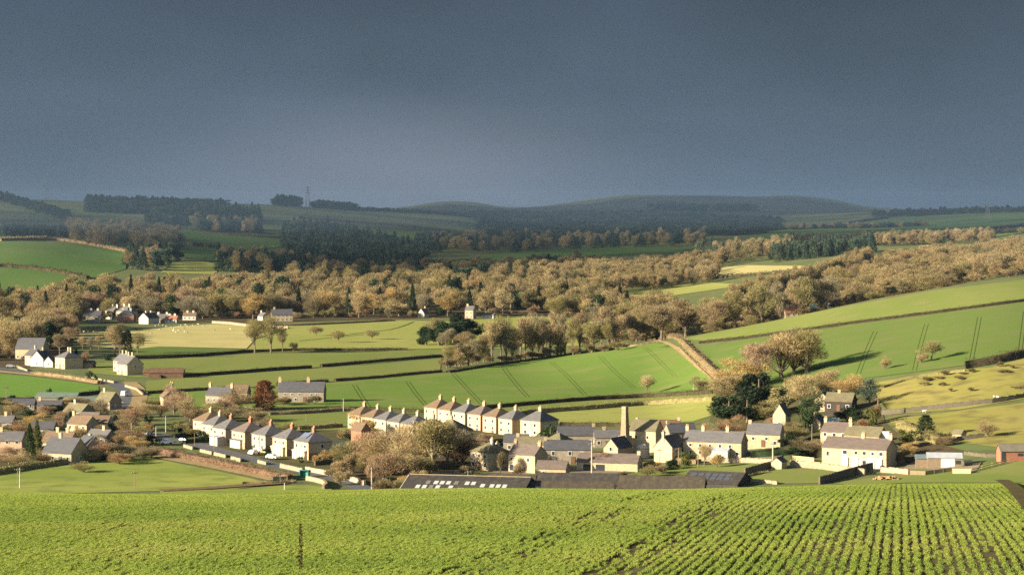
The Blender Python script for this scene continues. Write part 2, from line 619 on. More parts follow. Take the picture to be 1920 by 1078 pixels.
FIELDS = [
    # pts, material, label, lift, dmin, dmax
    ([(-80, 893), (60, 882), (150, 869), (240, 858), (290, 860), (330, 868), (400, 882), (470, 897), (512, 908), (440, 917), (300, 921), (-80, 930)], GR_BAND, 'banded light green meadow between the left village gardens and the near crop', .12, 480, 760),
    ([(300, 921), (440, 918), (520, 912), (575, 910), (610, 914), (640, 925), (300, 935)], GR_BAND, 'thin wedge of light green grass below the stubble bank', .2, 480, 720),
    ([(-80, 697), (60, 706), (150, 718), (184, 724), (187, 737), (120, 746), (0, 753), (-80, 755)], GR_LIME, 'lush green field inside the bend of the road', .15, 480, 1200),
    ([(240, 655), (300, 650), (460, 655), (360, 671), (255, 672)], GR_DEEP, 'dark green strip of grass below the straw-coloured pasture', .15, 480, 1500),  # the shade lying on this strip is put in as deeper green
    ([(160, 682), (300, 674), (480, 663), (650, 658), (835, 655), (838, 668), (700, 681), (520, 694), (400, 702), (350, 708), (255, 708), (170, 700)], GR_MID, 'light green pasture strip above the upper long hedge', .15, 480, 1400),
    ([(275, 714), (400, 705), (520, 696), (700, 684), (828, 672), (825, 697), (640, 714), (500, 724), (380, 731), (300, 737), (272, 738)], GR_MID, 'pale green pasture strip between two long hedges', .15, 480, 1300),
    ([(272, 740), (380, 733), (500, 726), (640, 716), (825, 699), (1000, 673), (1150, 654), (1238, 641), (1258, 645), (1310, 690), (1342, 718), (1337, 737), (1100, 750), (900, 762), (790, 777), (640, 770), (500, 762), (380, 768), (270, 768)], GR_BRIGHT, 'big bright green wheat field sweeping up behind the village', .15, 480, 1400),
    ([(505, 779), (610, 775), (660, 772), (800, 785), (800, 800), (640, 806), (520, 808)], GR_MID, 'light green paddock behind the front row of houses', .12, 480, 1100),
    ([(930, 763), (1100, 752), (1340, 740), (1338, 749), (1100, 765), (960, 780)], GR_MID, 'narrow grass strip between two parallel hedges', .12, 480, 1200),
    ([(1000, 776), (1100, 768), (1338, 752), (1344, 776), (1300, 790), (1160, 800), (1060, 800)], GR_YELLOW, 'yellow green paddock behind the mill chimney', .12, 480, 1100),
    ([(1315, 652), (1400, 638), (1500, 624), (1600, 610), (1750, 590), (1930, 566), (2000, 556), (2000, 650), (1925, 668), (1760, 692), (1650, 706), (1545, 716), (1390, 730), (1348, 702)], GR_DEEP, 'deep green wheat field on the right hillside', .15, 480, 1250),
    ([(1278, 636), (1330, 624), (1450, 600), (1600, 572), (1750, 545), (1925, 524), (2000, 515), (2000, 550), (1925, 562), (1750, 586), (1600, 606), (1450, 627), (1330, 640)], GR_MID, 'upper green pasture along the brow of the right hillside', .15, 480, 1200),
    ([(1640, 718), (1760, 696), (1850, 690), (1925, 671), (2000, 655), (2000, 738), (1920, 748), (1800, 768), (1670, 777), (1645, 745)], GR_OLIVE, 'rough olive pasture above the stone wall on the right', .12, 480, 1000),
    ([(1662, 787), (1740, 778), (1860, 763), (1925, 755), (2000, 745), (2000, 850), (1900, 842), (1800, 830), (1730, 815), (1690, 806)], GR_OLIVE, 'rough olive paddock below the stone wall on the right', .12, 480, 900),
    ([(1660, 893), (1700, 880), (1820, 876), (1900, 862), (2000, 855), (2000, 905), (1850, 905), (1700, 905), (1600, 912), (1560, 905)], GR_MID, 'grass paddock behind the crop near the stack of logs', .12, 480, 760),
    ([(1180, 885), (1250, 872), (1330, 872), (1458, 868), (1455, 880), (1380, 893), (1300, 890), (1200, 892)], GR_MID, 'green yard beside the low barns', .12, 480, 800),
    ([(1395, 900), (1460, 880), (1530, 880), (1590, 888), (1540, 906), (1400, 908)], GR_MID, 'green paddock below the long dry stone wall', .12, 480, 800),
    ([(135, 626), (200, 622), (262, 620), (330, 612), (400, 608), (470, 612), (540, 615), (480, 635), (462, 654), (300, 650), (245, 655), (180, 650), (140, 640)], GR_STRAW, 'pale straw-coloured pasture dotted with sheep', .2, 480, 1700),
    ([(470, 613), (560, 610), (640, 607), (740, 601), (830, 603), (920, 598), (1000, 594), (1100, 600), (1150, 620), (1105, 648), (900, 655), (830, 654), (650, 657), (480, 661), (464, 655), (482, 636), (545, 616)], GR_YELLOW, 'yellow green parkland with scattered small trees', .2, 480, 1750),
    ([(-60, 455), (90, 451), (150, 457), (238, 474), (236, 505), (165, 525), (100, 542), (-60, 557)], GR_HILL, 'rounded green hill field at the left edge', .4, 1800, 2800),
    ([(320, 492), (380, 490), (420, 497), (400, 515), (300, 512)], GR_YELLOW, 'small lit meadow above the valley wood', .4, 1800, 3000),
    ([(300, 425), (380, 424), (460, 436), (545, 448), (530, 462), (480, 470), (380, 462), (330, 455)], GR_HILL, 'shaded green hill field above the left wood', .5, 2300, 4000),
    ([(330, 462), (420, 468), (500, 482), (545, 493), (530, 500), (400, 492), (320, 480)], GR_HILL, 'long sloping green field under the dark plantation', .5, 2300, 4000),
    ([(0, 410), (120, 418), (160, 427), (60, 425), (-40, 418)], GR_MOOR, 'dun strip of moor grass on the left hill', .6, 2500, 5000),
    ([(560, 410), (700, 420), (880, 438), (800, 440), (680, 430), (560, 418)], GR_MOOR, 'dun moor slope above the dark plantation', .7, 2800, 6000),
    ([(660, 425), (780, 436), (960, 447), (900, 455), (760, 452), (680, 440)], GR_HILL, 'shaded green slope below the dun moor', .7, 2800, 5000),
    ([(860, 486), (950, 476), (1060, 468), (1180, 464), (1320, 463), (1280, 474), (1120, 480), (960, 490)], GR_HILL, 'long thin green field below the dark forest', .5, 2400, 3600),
    ([(1100, 562), (1160, 550), (1260, 537), (1330, 530), (1400, 535), (1280, 552), (1180, 566), (1110, 578)], GR_YELLOW, 'sunlit sliver of pasture below the lit belt of trees', .3, 1400, 2300),
    ([(1320, 505), (1400, 498), (1500, 499), (1530, 504), (1440, 515), (1340, 523)], GR_STRAW, 'pale straw-coloured field in front of the dark conifers', .4, 1700, 2900),
    ([(1330, 592), (1440, 573), (1540, 548), (1580, 545), (1540, 560), (1400, 590)], GR_YELLOW, 'sunlit bank of grass among the right hand woods', .3, 1250, 1900),
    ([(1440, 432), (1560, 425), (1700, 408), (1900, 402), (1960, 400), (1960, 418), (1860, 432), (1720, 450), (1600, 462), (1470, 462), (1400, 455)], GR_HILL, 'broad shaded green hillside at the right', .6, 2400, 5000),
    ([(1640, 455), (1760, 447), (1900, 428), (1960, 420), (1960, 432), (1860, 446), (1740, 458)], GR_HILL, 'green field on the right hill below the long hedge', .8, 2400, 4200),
]
FPOLY = []
for pts, m_, lab, lift, dmn, dmx in FIELDS:
    P = px_poly(pts, dmn, dmx)
    FPOLY.append((min(p.x for p in P), max(p.x for p in P), min(p.y for p in P), max(p.y for p in P), P))
    sheet('field', P, m_, lab, lift)


def px_line(pts, dmin=480.0, dmax=11500.0, sub=14.0, smooth=True):
    out = []
    for i in range(len(pts) - 1):
        a, b = pts[i], pts[i + 1]
        k = max(1, int(math.hypot(b[0] - a[0], b[1] - a[1]) / sub))
        for j in range(k + (i == len(pts) - 2)):
            t = j / k
            out.append(hit(a[0] + (b[0] - a[0]) * t, a[1] + (b[1] - a[1]) * t, dmin, dmax))
    if smooth and len(out) > 4:
        for _ in range(2):
            q = [p.copy() for p in out]
            for i in range(1, len(out) - 1):
                q[i].x = (out[i - 1].x + 2 * out[i].x + out[i + 1].x) / 4
                q[i].y = (out[i - 1].y + 2 * out[i].y + out[i + 1].y) / 4
            out = q
        for p in out:
            p.z = zs(p.x, p.y)
    return out


def ribbon(name, line, width, material, label, lift=0.2, cat='road', kind='structure', step=6.0):
    """a strip laid along a world line on the terrain"""
    pts = [line[0]]
    for p in line[1:]:
        d = (p - pts[-1]).length
        n = max(1, int(d / step))
        a = pts[-1].copy()
        for j in range(1, n + 1):
            pts.append(a.lerp(p, j / n))
    vs, fs = [], []
    for i, p in enumerate(pts):
        t = pts[min(i + 1, len(pts) - 1)] - pts[max(i - 1, 0)]
        nrm = Vector((-t.y, t.x, 0))
        nrm.normalize()
        for k in (-1, -0.5, 0, 0.5, 1):
            q = p + nrm * (k * width / 2)
            vs.append((q.x, q.y, zs(q.x, q.y) + lift))
    for i in range(len(pts) - 1):
        for k in range(4):
            fs.append((i * 5 + k, i * 5 + k + 1, i * 5 + k + 6, i * 5 + k + 5))
    o = MB().add(vs, fs).build(name, material, smooth=True)
    if o.data.polygons[0].normal.z < 0:
        o.data.flip_normals()
    return tag(o, label, cat, kind=kind)


# roads
ribbon('road', px_line([(-40, 689), (30, 694), (60, 700), (120, 706), (170, 712), (205, 716), (232, 724), (248, 736), (252, 748), (240, 762), (222, 775), (215, 790), (230, 805), (262, 812), (300, 818), (345, 828)], 480, 1300), 8.5, ASPHALT, 'main asphalt road bending round the left village', .22)
ribbon('road', px_line([(345, 828), (420, 848), (480, 864), (540, 880), (580, 889), (610, 893), (650, 903), (690, 922)], 480, 1000), 6.0, ASPHALT, 'asphalt lane in front of the front row of houses', .26)
ribbon('road', px_line([(690, 801), (760, 812), (830, 822), (880, 830), (930, 838)], 480, 900), 4.5, ASPHALT, 'back lane between the two rear rows of houses', .26)
ribbon('path', px_line([(1235, 640), (1262, 648), (1300, 680), (1345, 716)], 480, 1300), 2.2, BANK, 'pale grass track climbing between the green fields', .3, 'path')
ribbon('path', px_line([(300, 921), (380, 917), (450, 912), (510, 908), (530, 906)], 480, 900), 5.0, mat('stubble_bank', (0.16, 0.105, 0.055), (0.11, 0.075, 0.04), 0.5), 'brown stubble bank along the near edge of the meadow', .35, 'bank')
# dead-grass verge under the brown hedge
ribbon('verge', px_line([(290, 856), (330, 863), (400, 876), (470, 890), (520, 901)], 480, 900), 5.0, BANK, 'pale dead grass verge below the long brown hedge', .3, 'verge')
ribbon('verge', px_line([(-40, 693), (60, 703), (150, 714), (190, 720)], 480, 1300), 6.0, BANK, 'pale dead grass verge above the lush field', .3, 'verge')
ribbon('verge', px_line([(243, 717), (262, 727), (270, 741), (262, 757), (250, 770)], 480, 1300), 6.0, BANK, 'pale verge on the outer side of the road bend', .24, 'verge')

# wheel tracks across the wheat fields
for (a, b, c) in [((940, 690), (962, 720), (985, 745)), ((1030, 680), (1065, 710), (1092, 740)), ((1120, 668), (1150, 700), (1185, 728)), ((1205, 652), (1240, 685), (1262, 706)), ((845, 700), (870, 728), (898, 757)), ((760, 716), (775, 738), (795, 762)), ((660, 722), (672, 742), (688, 765))]:
    for s in (0, 7):
        ribbon('wheel_track', px_line([(a[0] + s, a[1]), (b[0] + s, b[1]), (c[0] + s, c[1])], 480, 1400), 0.26, TRACK, 'thin wheel track in the big bright green wheat field', .24, 'track')
for (a, b, c) in [((1637, 622), (1620, 660), (1605, 702)), ((1733, 608), (1722, 645), (1710, 695)), ((1832, 595), (1826, 630), (1816, 680)), ((1918, 585), (1914, 615), (1908, 660))]:
    for s in (0, 7):
        ribbon('wheel_track', px_line([(a[0] + s, a[1]), (b[0] + s, b[1]), (c[0] + s, c[1])], 480, 1250), 0.28, TRACK, 'thin wheel track in the deep green hillside field', .24, 'track')
for pts in [[(640, 630), (700, 622), (745, 618), (765, 608), (775, 604)], [(560, 640), (640, 632), (700, 626)]]:
    ribbon('wheel_track', px_line(pts, 480, 1750), 1.4, TRACK, 'faint vehicle track across the yellow parkland', .35, 'track')
# farm yards and garden ground
for pts, lab in [([(880, 898), (1010, 896), (1150, 890), (1200, 884), (1180, 868), (1050, 880), (940, 880)], 'dirt yard of the central farm'),
                 ([(1220, 850), (1400, 860), (1460, 865), (1470, 850), (1400, 845), (1240, 835)], 'dirt yard in front of the terrace cottages'),
                 ([(1690, 880), (1830, 885), (1840, 868), (1720, 862)], 'dirt yard by the corrugated sheds')]:
    sheet('yard', px_poly(pts, 480, 900), DIRT, lab, .2, cat='yard')

GARDEN_SHADE = mat('garden_earth_with_shadow_tone', (0.060, 0.062, 0.026), (0.085, 0.070, 0.038), 0.09, 0.95, c3=(0.075, 0.095, 0.030), scale2=0.22, spec=0.05)  # earth and grass, with shadows and dark hedges put into a darker colour
LITTER = mat('leaf_litter', (0.075, 0.055, 0.032), (0.055, 0.050, 0.026), 0.12, 0.95, c3=(0.09, 0.07, 0.04), scale2=0.6, spec=0.05)
HEATHER = mat('heather_moor', (0.045, 0.043, 0.036), (0.060, 0.056, 0.040), 0.004, 0.95, c3=(0.038, 0.042, 0.03), scale2=0.02, spec=0.05)
for pts, m_, lab, dmx, dmn in [([(-60, 758), (100, 752), (190, 742), (240, 760), (225, 790), (280, 815), (285, 845), (200, 856), (80, 872), (-60, 885)], GARDEN_SHADE, 'garden ground between the houses of the left village', 1000, 480),
                     ([(300, 805), (370, 780), (480, 785), (600, 800), (660, 812), (680, 850), (640, 880), (580, 886), (470, 866), (350, 838)], GARDEN_SHADE, 'garden ground round the front row', 1000, 480),
                     ([(640, 800), (700, 790), (820, 790), (940, 800), (1010, 815), (900, 835), (760, 835), (680, 830)], GARDEN_SHADE, 'garden ground round the middle and rear rows', 1000, 480),
                     ([(600, 893), (660, 850), (740, 838), (880, 842), (890, 880), (880, 897), (760, 915), (690, 925)], LITTER, 'leaf litter under the front thicket', 1000, 480),
                     ([(1330, 790), (1345, 730), (1400, 715), (1560, 722), (1640, 735), (1660, 790), (1700, 830), (1690, 850), (1620, 845), (1540, 850), (1480, 855), (1400, 830)], GARDEN_SHADE, 'shaded garden ground below the big group of trees', 1000, 480),
                     ([(1690, 835), (1740, 828), (1810, 845), (1800, 860), (1700, 868)], LITTER, 'dark shrubby ground behind the corrugated sheds', 900, 480),
                     ([(-60, 690), (-60, 600), (60, 590), (140, 612), (135, 650), (140, 680), (60, 690)], LITTER, 'leaf litter under the left wood', 2000, 480),
                     ([(-60, 605), (60, 590), (330, 604), (460, 606), (760, 598), (1000, 590), (1150, 600), (1160, 575), (1000, 562), (500, 566), (-60, 572)], LITTER, 'leaf litter on the floor of the valley wood', 2300, 480),
                     ([(700, 396), (790, 390), (850, 384), (960, 392), (1100, 382), (1200, 370), (1330, 367), (1500, 371), (1590, 384), (1640, 397), (1440, 404), (1200, 412), (960, 410), (800, 402)], HEATHER, 'heather moor on the far blue ridge', 11500, 5200)]:
    sheet('ground', px_poly(pts, dmn, dmx), m_, lab, .08 if dmx < 3000 else 1.2, cat='ground', dl=.008 if dmx < 3000 else .02)

# ------------------------------------------------------------------ the crop in front
ROWK = 0.162
RN = math.sqrt(1 + ROWK * ROWK)


def row_r(X, Y):
    return (X - ROWK * Y) / RN


def near_r(px, py):
    p = hit(px, py, near=True)
    return float(row_r(p.x, p.y))


def build_crop_soil():
    ys = np.arange(-3.0, 120.0, 0.35)
    ts = np.linspace(-1, 1, 150)
    Y = np.repeat(ys[:, None], len(ts), 1)
    X = ts[None, :] * (11 + 0.36 * np.maximum(Y, 0))
    r = row_r(X, Y)
    Z = z_at(X, Y) + 0.02 + 0.02 * np.sin(X * 3.1 + Y * 1.7) * np.sin(Y * 2.3)
    V = np.stack([X.ravel(), Y.ravel(), Z.ravel()], 1)
    n, m = Y.shape
    i = np.arange(n - 1)[:, None] * m + np.arange(m - 1)[None, :]
    Fq = np.stack([i, i + 1, i + 1 + m, i + m], -1).reshape(-1, 4)
    me = np_mesh('field', V, Fq, SOIL)
    me.polygons.foreach_set('use_smooth', [True] * len(me.polygons))
    tag(link(bpy.data.objects.new('field', me)), 'bare brown soil of the near crop field', 'field', kind='structure')


build_crop_soil()


def scatter_object(name, pts, rots, scls, idx, protos, label, cat):
    """one object of stuff: real geometry spread by geometry nodes over its own points"""
    me = bpy.data.meshes.new(name)
    n = len(pts)
    me.vertices.add(n)
    me.vertices.foreach_set('co', np.ascontiguousarray(pts, np.float32).ravel())
    a = me.attributes.new('rot', 'FLOAT_VECTOR', 'POINT')
    a.data.foreach_set('vector', np.ascontiguousarray(rots, np.float32).ravel())
    a = me.attributes.new('scl', 'FLOAT_VECTOR', 'POINT')
    a.data.foreach_set('vector', np.ascontiguousarray(scls, np.float32).ravel())
    a = me.attributes.new('idx', 'INT', 'POINT')
    a.data.foreach_set('value', np.ascontiguousarray(idx, np.int32))
    o = link(bpy.data.objects.new(name, me))
    col = bpy.data.collections.new(name + '_kinds')
    for i, pm in enumerate(protos):
        po = bpy.data.objects.new('%s_kind%02d' % (name, i), pm)
        col.objects.link(po)
    g = bpy.data.node_groups.new(name + '_scatter', 'GeometryNodeTree')
    g.interface.new_socket('Geometry', in_out='INPUT', socket_type='NodeSocketGeometry')
    g.interface.new_socket('Geometry', in_out='OUTPUT', socket_type='NodeSocketGeometry')
    gi = N(g, 'NodeGroupInput')
    go = N(g, 'NodeGroupOutput')
    ip = N(g, 'GeometryNodeInstanceOnPoints')
    ci = N(g, 'GeometryNodeCollectionInfo')
    ci.inputs['Collection'].default_value = col
    ci.inputs['Separate Children'].default_value = True
    ci.inputs['Reset Children'].default_value = True
    ip.inputs['Pick Instance'].default_value = True
    for nm, dt, sock in (('rot', 'FLOAT_VECTOR', 'Rotation'), ('scl', 'FLOAT_VECTOR', 'Scale'), ('idx', 'INT', 'Instance Index')):
        na = N(g, 'GeometryNodeInputNamedAttribute', data_type=dt)
        na.inputs['Name'].default_value = nm
        g.links.new(na.outputs['Attribute'], ip.inputs[sock])
    g.links.new(gi.outputs[0], ip.inputs['Points'])
    g.links.new(ci.outputs[0], ip.inputs['Instance'])
    g.links.new(ip.outputs[0], go.inputs[0])
    md = o.modifiers.new('scatter', 'NODES')
    md.node_group = g
    return tag(o, label, cat, kind='stuff')


M_BLADE = leaf_mat('young_wheat_blade', ramp_cols=[(0.150, 0.215, 0.042), (0.195, 0.260, 0.050), (0.245, 0.295, 0.060), (0.32, 0.325, 0.090)], transl=0.35, jitter=0.25)


def tone_by_ground(m):
    # drift of colour over the field, metres across
    t = m.node_tree
    rp = [n for n in t.nodes if n.bl_idname == 'ShaderNodeValToRGB'][0]
    oi = [n for n in t.nodes if n.bl_idname == 'ShaderNodeObjectInfo'][0]
    no = N(t, 'ShaderNodeTexNoise')
    no.inputs['Scale'].default_value = 0.22
    no.inputs['Detail'].default_value = 5.0
    t.links.new(oi.outputs['Location'], no.inputs['Vector'])
    r = N(t, 'ShaderNodeMapRange')
    r.inputs['From Min'].default_value = 0.32
    r.inputs['From Max'].default_value = 0.68
    t.links.new(no.outputs['Fac'], r.inputs['Value'])
    a = N(t, 'ShaderNodeMath', operation='MULTIPLY')
    a.inputs[1].default_value = 0.42
    t.links.new(oi.outputs['Random'], a.inputs[0])
    b = N(t, 'ShaderNodeMath', operation='MULTIPLY_ADD')
    b.inputs[1].default_value = 0.58
    t.links.new(r.outputs[0], b.inputs[0])
    t.links.new(a.outputs[0], b.inputs[2])
    t.links.new(b.outputs[0], rp.inputs[0])


tone_by_ground(M_BLADE)


def wheat_proto(seed):
    r = np.random.default_rng(seed)
    vs, fs = [], []
    for k in range(96):
        y = r.uniform(-0.15, 0.15)
        x = r.normal(0, 0.0155)
        for b in range(2):
            h = r.uniform(0.014, 0.040)
            an = r.uniform(0, 2 * math.pi)
            ln = r.uniform(0.006, 0.026)
            w = r.uniform(0.0020, 0.0038)
            dx, dy = math.cos(an) * ln, math.sin(an) * ln
            wx, wy = -math.sin(an) * w, math.cos(an) * w
            b0 = len(vs)
            vs += [(x - wx, y - wy, 0), (x + wx, y + wy, 0), (x + dx * .45 + wx, y + dy * .45 + wy, h * .7), (x + dx * .45 - wx, y + dy * .45 - wy, h * .7), (x + dx, y + dy, h * r.uniform(.8, 1.0))]
            fs += [(b0, b0 + 1, b0 + 2), (b0, b0 + 2, b0 + 3), (b0 + 3, b0 + 2, b0 + 4)]
    return np_mesh('wheat_tuft', np.array(vs), np.array(fs), M_BLADE)


def vnoise(x, y, s, seed=0):
    r = np.random.default_rng(seed)
    T = r.random((64, 64))
    fx, fy = x / s, y / s
    ix, iy = np.floor(fx).astype(int), np.floor(fy).astype(int)
    a, b = fx - ix, fy - iy
    a = a * a * (3 - 2 * a)
    b = b * b * (3 - 2 * b)
    g = lambda i, j: T[i % 64, j % 64]
    return (g(ix, iy) * (1 - a) + g(ix + 1, iy) * a) * (1 - b) + (g(ix, iy + 1) * (1 - a) + g(ix + 1, iy + 1) * a) * b


def build_wheat():
    SP, STEP = 0.135, 0.15
    rr, ss = [], []
    Ymin, Ymax = 22.0, 84.0
    r0 = np.arange(-60, 60, SP)
    s0 = np.arange(Ymin, Ymax, STEP)
    R, S = np.meshgrid(r0, s0)
    R = R.ravel()
    R = R + RNG.normal(0, 1, R.size) * (0.016 + 0.050 * (1 - np.clip((R - near_r(1080, 1010)) / 1.6, 0, 1)))
    S = S.ravel() + RNG.uniform(-0.08, 0.08, S.size)
    # self-sown plants close the sward away from the clean drilled rows
    rx = RNG.uniform(-60, near_r(1180, 1010), R.size // 2)
    sx = RNG.uniform(Ymin, Ymax, rx.size)
    R = np.concatenate([R, rx])
    S = np.concatenate([S, sx])
    # drill rows wander a little together
    R = R + 0.22 * np.sin(S / 9.0 + 0.6) * np.clip((R - 2) / 6.0, 0, 1.3)
    Y = S
    X = R * RN + ROWK * Y
    keep = np.abs(X) < 3.2 + 0.232 * Y
    X, Y, R = X[keep], Y[keep], R[keep]
    dens = 1.0 - 0.22 * np.clip(vnoise(X + 200, Y, 2.3, 3) - 0.52, 0, 1) / 0.48
    dens *= 1 - 0.45 * np.clip(vnoise(X + 300, Y * 0.6, 0.8, 5) - 0.80, 0, 1) / 0.26
    trams = [near_r(1000, 1015), near_r(1050, 1015), near_r(1230, 1010), near_r(1278, 1005)]
    for t in trams:
        d = np.abs(R - t)
        fade = np.clip((vnoise(X, Y, 2.0, 9) - 0.05) * 1.7, 0.35, 1)
        dens = np.where(d < 0.15, dens * (1 - 0.78 * fade), dens)
    # stronger soil showing along a few rows on the right
    for pxr in (1665, 1760, 1835, 1560, 1700):
        t = near_r(pxr, 1010)
        dens = np.where(np.abs(R - t) < 0.10, dens * 0.60, dens)
    # a dotted bare line at the left
    u = 960 + FPX * X / Y
    dl = np.abs(u - 563 - 4 * np.sin(Y * 2.0))
    k = RNG.random(len(X)) < dens
    X, Y = X[k], Y[k]
    n = len(X)
    Z = z_at(X, Y) + 0.02
    heading = math.atan(ROWK)
    rots = np.zeros((n, 3))
    rots[:, 2] = -heading + math.pi * RNG.integers(0, 2, n) + RNG.normal(0, 0.06, n)
    vig = 0.62 + 0.5 * vnoise(X + 50, Y, 4.0, 11) * RNG.uniform(0.85, 1.15, n)
    scl = np.stack([RNG.uniform(0.85, 1.15, n), np.ones(n), vig], 1)
    protos = [wheat_proto(100 + i) for i in range(7)]
    scatter_object('young_wheat', np.stack([X, Y, Z], 1), rots, scl, RNG.integers(0, 7, n), protos, 'rows of young green wheat covering the near field', 'crop')


build_wheat()
# the track at the field's right edge
ribbon('path', [hit(x, y, near=True) for x, y in ((1872, 909), (1890, 918), (1905, 930), (1925, 955), (1960, 1000), (2010, 1060))], 0.35, SOIL, 'bare soil track at the right end of the crop', .16, 'path', step=1.0)
# ------------------------------------------------------------------ building materials
CREAM = mat('cream_render', (0.46, 0.365, 0.225), (0.39, 0.305, 0.185), 0.6, c3=(0.25, 0.195, 0.125), scale2=2.5)
PINK = mat('pinkish_render', (0.42, 0.29, 0.195), (0.36, 0.245, 0.16), 0.6, c3=(0.29, 0.20, 0.135), scale2=2.5)
WHITE = mat('white_render', (0.50, 0.45, 0.36), (0.42, 0.375, 0.295), 0.5)
STONE = mat('buff_stone', (0.37, 0.295, 0.18), (0.29, 0.23, 0.14), 0.9, c3=(0.25, 0.20, 0.13), scale2=3.5)
STONE_PALE = mat('pale_buff_stone', (0.43, 0.345, 0.21), (0.35, 0.28, 0.17), 0.8, c3=(0.20, 0.16, 0.105), scale2=3.0)
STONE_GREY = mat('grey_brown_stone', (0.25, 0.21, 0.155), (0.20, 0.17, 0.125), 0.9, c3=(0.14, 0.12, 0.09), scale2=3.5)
BRICK = mat('red_brick', (0.30, 0.135, 0.080), (0.25, 0.11, 0.065), 0.8, c3=(0.20, 0.09, 0.06), scale2=4.0)
SLATE = mat('grey_slate', (0.118, 0.113, 0.114), (0.088, 0.085, 0.087), 0.5, 0.6, c3=(0.09, 0.088, 0.09), scale2=3.0, stretch=(1, 3, 3))
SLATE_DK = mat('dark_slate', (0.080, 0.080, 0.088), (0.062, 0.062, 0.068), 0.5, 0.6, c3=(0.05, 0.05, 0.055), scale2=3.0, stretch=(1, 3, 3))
TILE = mat('brown_roof_tile', (0.150, 0.105, 0.066), (0.120, 0.083, 0.053), 0.5, 0.85, c3=(0.09, 0.065, 0.045), scale2=3.0, stretch=(1, 3, 3))
PURPLE = mat('purple_brown_slate', (0.135, 0.106, 0.090), (0.105, 0.083, 0.072), 0.5, 0.7, c3=(0.085, 0.07, 0.06), scale2=3.0, stretch=(1, 3, 3))
MOSSY = mat('mossy_stone_slate', (0.150, 0.135, 0.075), (0.115, 0.100, 0.060), 0.5, 0.9, c3=(0.085, 0.075, 0.05), scale2=3.0)
SHEETING = mat('fibre_cement_sheet', (0.046, 0.041, 0.038), (0.032, 0.029, 0.028), 0.5, 0.85, c3=(0.062, 0.055, 0.04), scale2=0.7, stretch=(4, .6, 1), lo=.3, hi=.7)
SHEETBR = mat('weathered_brown_sheet', (0.070, 0.056, 0.040), (0.046, 0.038, 0.030), 0.5, 0.85, c3=(0.082, 0.072, 0.044), scale2=0.7, stretch=(4, .6, 1), lo=.3, hi=.7)
ZINC = mat('galvanised_sheet', (0.33, 0.35, 0.37), (0.27, 0.29, 0.31), 0.5, 0.5)
RUST = mat('rusty_brown_sheet', (0.13, 0.075, 0.045), (0.09, 0.055, 0.035), 0.6, 0.85)
WOOD = mat('weathered_timber', (0.20, 0.15, 0.10), (0.15, 0.11, 0.075), 1.0, stretch=(1, 1, 6))
WOODRED = mat('red_brown_timber', (0.27, 0.12, 0.075), (0.22, 0.10, 0.06), 1.0, stretch=(1, 1, 6))
FRAMEW = mat('white_frame_paint', (0.62, 0.60, 0.55))
GLASS = mat('dark_window_glass', (0.030, 0.034, 0.040), rough=0.12, spec=0.6)
SKYL = mat('translucent_rooflight', (0.44, 0.45, 0.43), (0.34, 0.35, 0.33), 1.5, 0.5)
SKYL_OLD = mat('dirty_rooflight', (0.17, 0.16, 0.14), (0.13, 0.12, 0.11), 1.5, 0.6)
SOLAR = mat('solar_panel_glass', (0.13, 0.16, 0.23), (0.10, 0.125, 0.185), 0.8, 0.25, spec=0.6)
POT = mat('terracotta_pot', (0.42, 0.27, 0.16))
POTC = mat('cream_pot', (0.60, 0.52, 0.38))
DOORP = [mat('door_paint_%s' % n, c) for n, c in (('brown', (0.13, 0.07, 0.04)), ('green', (0.05, 0.10, 0.06)), ('white', (0.65, 0.65, 0.62)), ('blue', (0.06, 0.09, 0.16)))]

_cache = {}


def cached(key, fn):
    if key not in _cache:
        _cache[key] = fn()
    return _cache[key]


def win_meshes(w, h):
    def mk():
        m = MB()
        t = 0.10
        m.box(-w / 2, -w / 2 + t, -0.07, 0.03, 0, h)
        m.box(w / 2 - t, w / 2, -0.07, 0.03, 0, h)
        m.box(-w / 2 + t, w / 2 - t, -0.07, 0.03, 0, t)
        m.box(-w / 2 + t, w / 2 - t, -0.07, 0.03, h - t, h)
        if w > 0.9:
            m.box(-0.04, 0.04, -0.05, 0.03, t, h - t)
        f = m.mesh('window', FRAMEW)
        p = MB()
        p.box(-w / 2 + t, w / 2 - t, -0.02, 0.02, t, h - t)
        return f, p.mesh('pane', GLASS)
    return cached(('win', w, h), mk)


def door_mesh(w, h, k):
    def mk():
        m = MB()
        m.box(-w / 2, w / 2, -0.05, 0.03, 0, h)
        m.box(-w / 2 - 0.08, -w / 2, -0.08, 0.03, 0, h + 0.08)
        m.box(w / 2, w / 2 + 0.08, -0.08, 0.03, 0, h + 0.08)
        m.box(-w / 2, w / 2, -0.08, 0.03, h, h + 0.08)
        return m.mesh('door', DOORP[k % 4])
    return cached(('door', w, h, k % 4), mk)


def chim_meshes(w, d, h, material):
    def mk():
        m = MB()
        m.box(-w / 2, w / 2, -d / 2, d / 2, -1.6, h)
        m.box(-w / 2 - 0.09, w / 2 + 0.09, -d / 2 - 0.09, d / 2 + 0.09, h - 0.32, h - 0.14)
        m.box(-w / 2 - 0.05, w / 2 + 0.05, -d / 2 - 0.05, d / 2 + 0.05, h, h + 0.08)
        p = MB()
        p.tube([(0, 0, 0.0), (0, 0, 0.3), (0, 0, 0.55)], [0.17, 0.14, 0.16], 8)
        return m.mesh('chimney', material), p.mesh('chimney_pot', POT)
    return cached(('ch', w, d, h, material.name), mk)


def add_obj(name, me, parent, loc=(0, 0, 0), rz=0.0):
    o = bpy.data.objects.new(name, me)
    o.location = loc
    o.rotation_euler = (0, 0, rz)
    return link(o, parent)


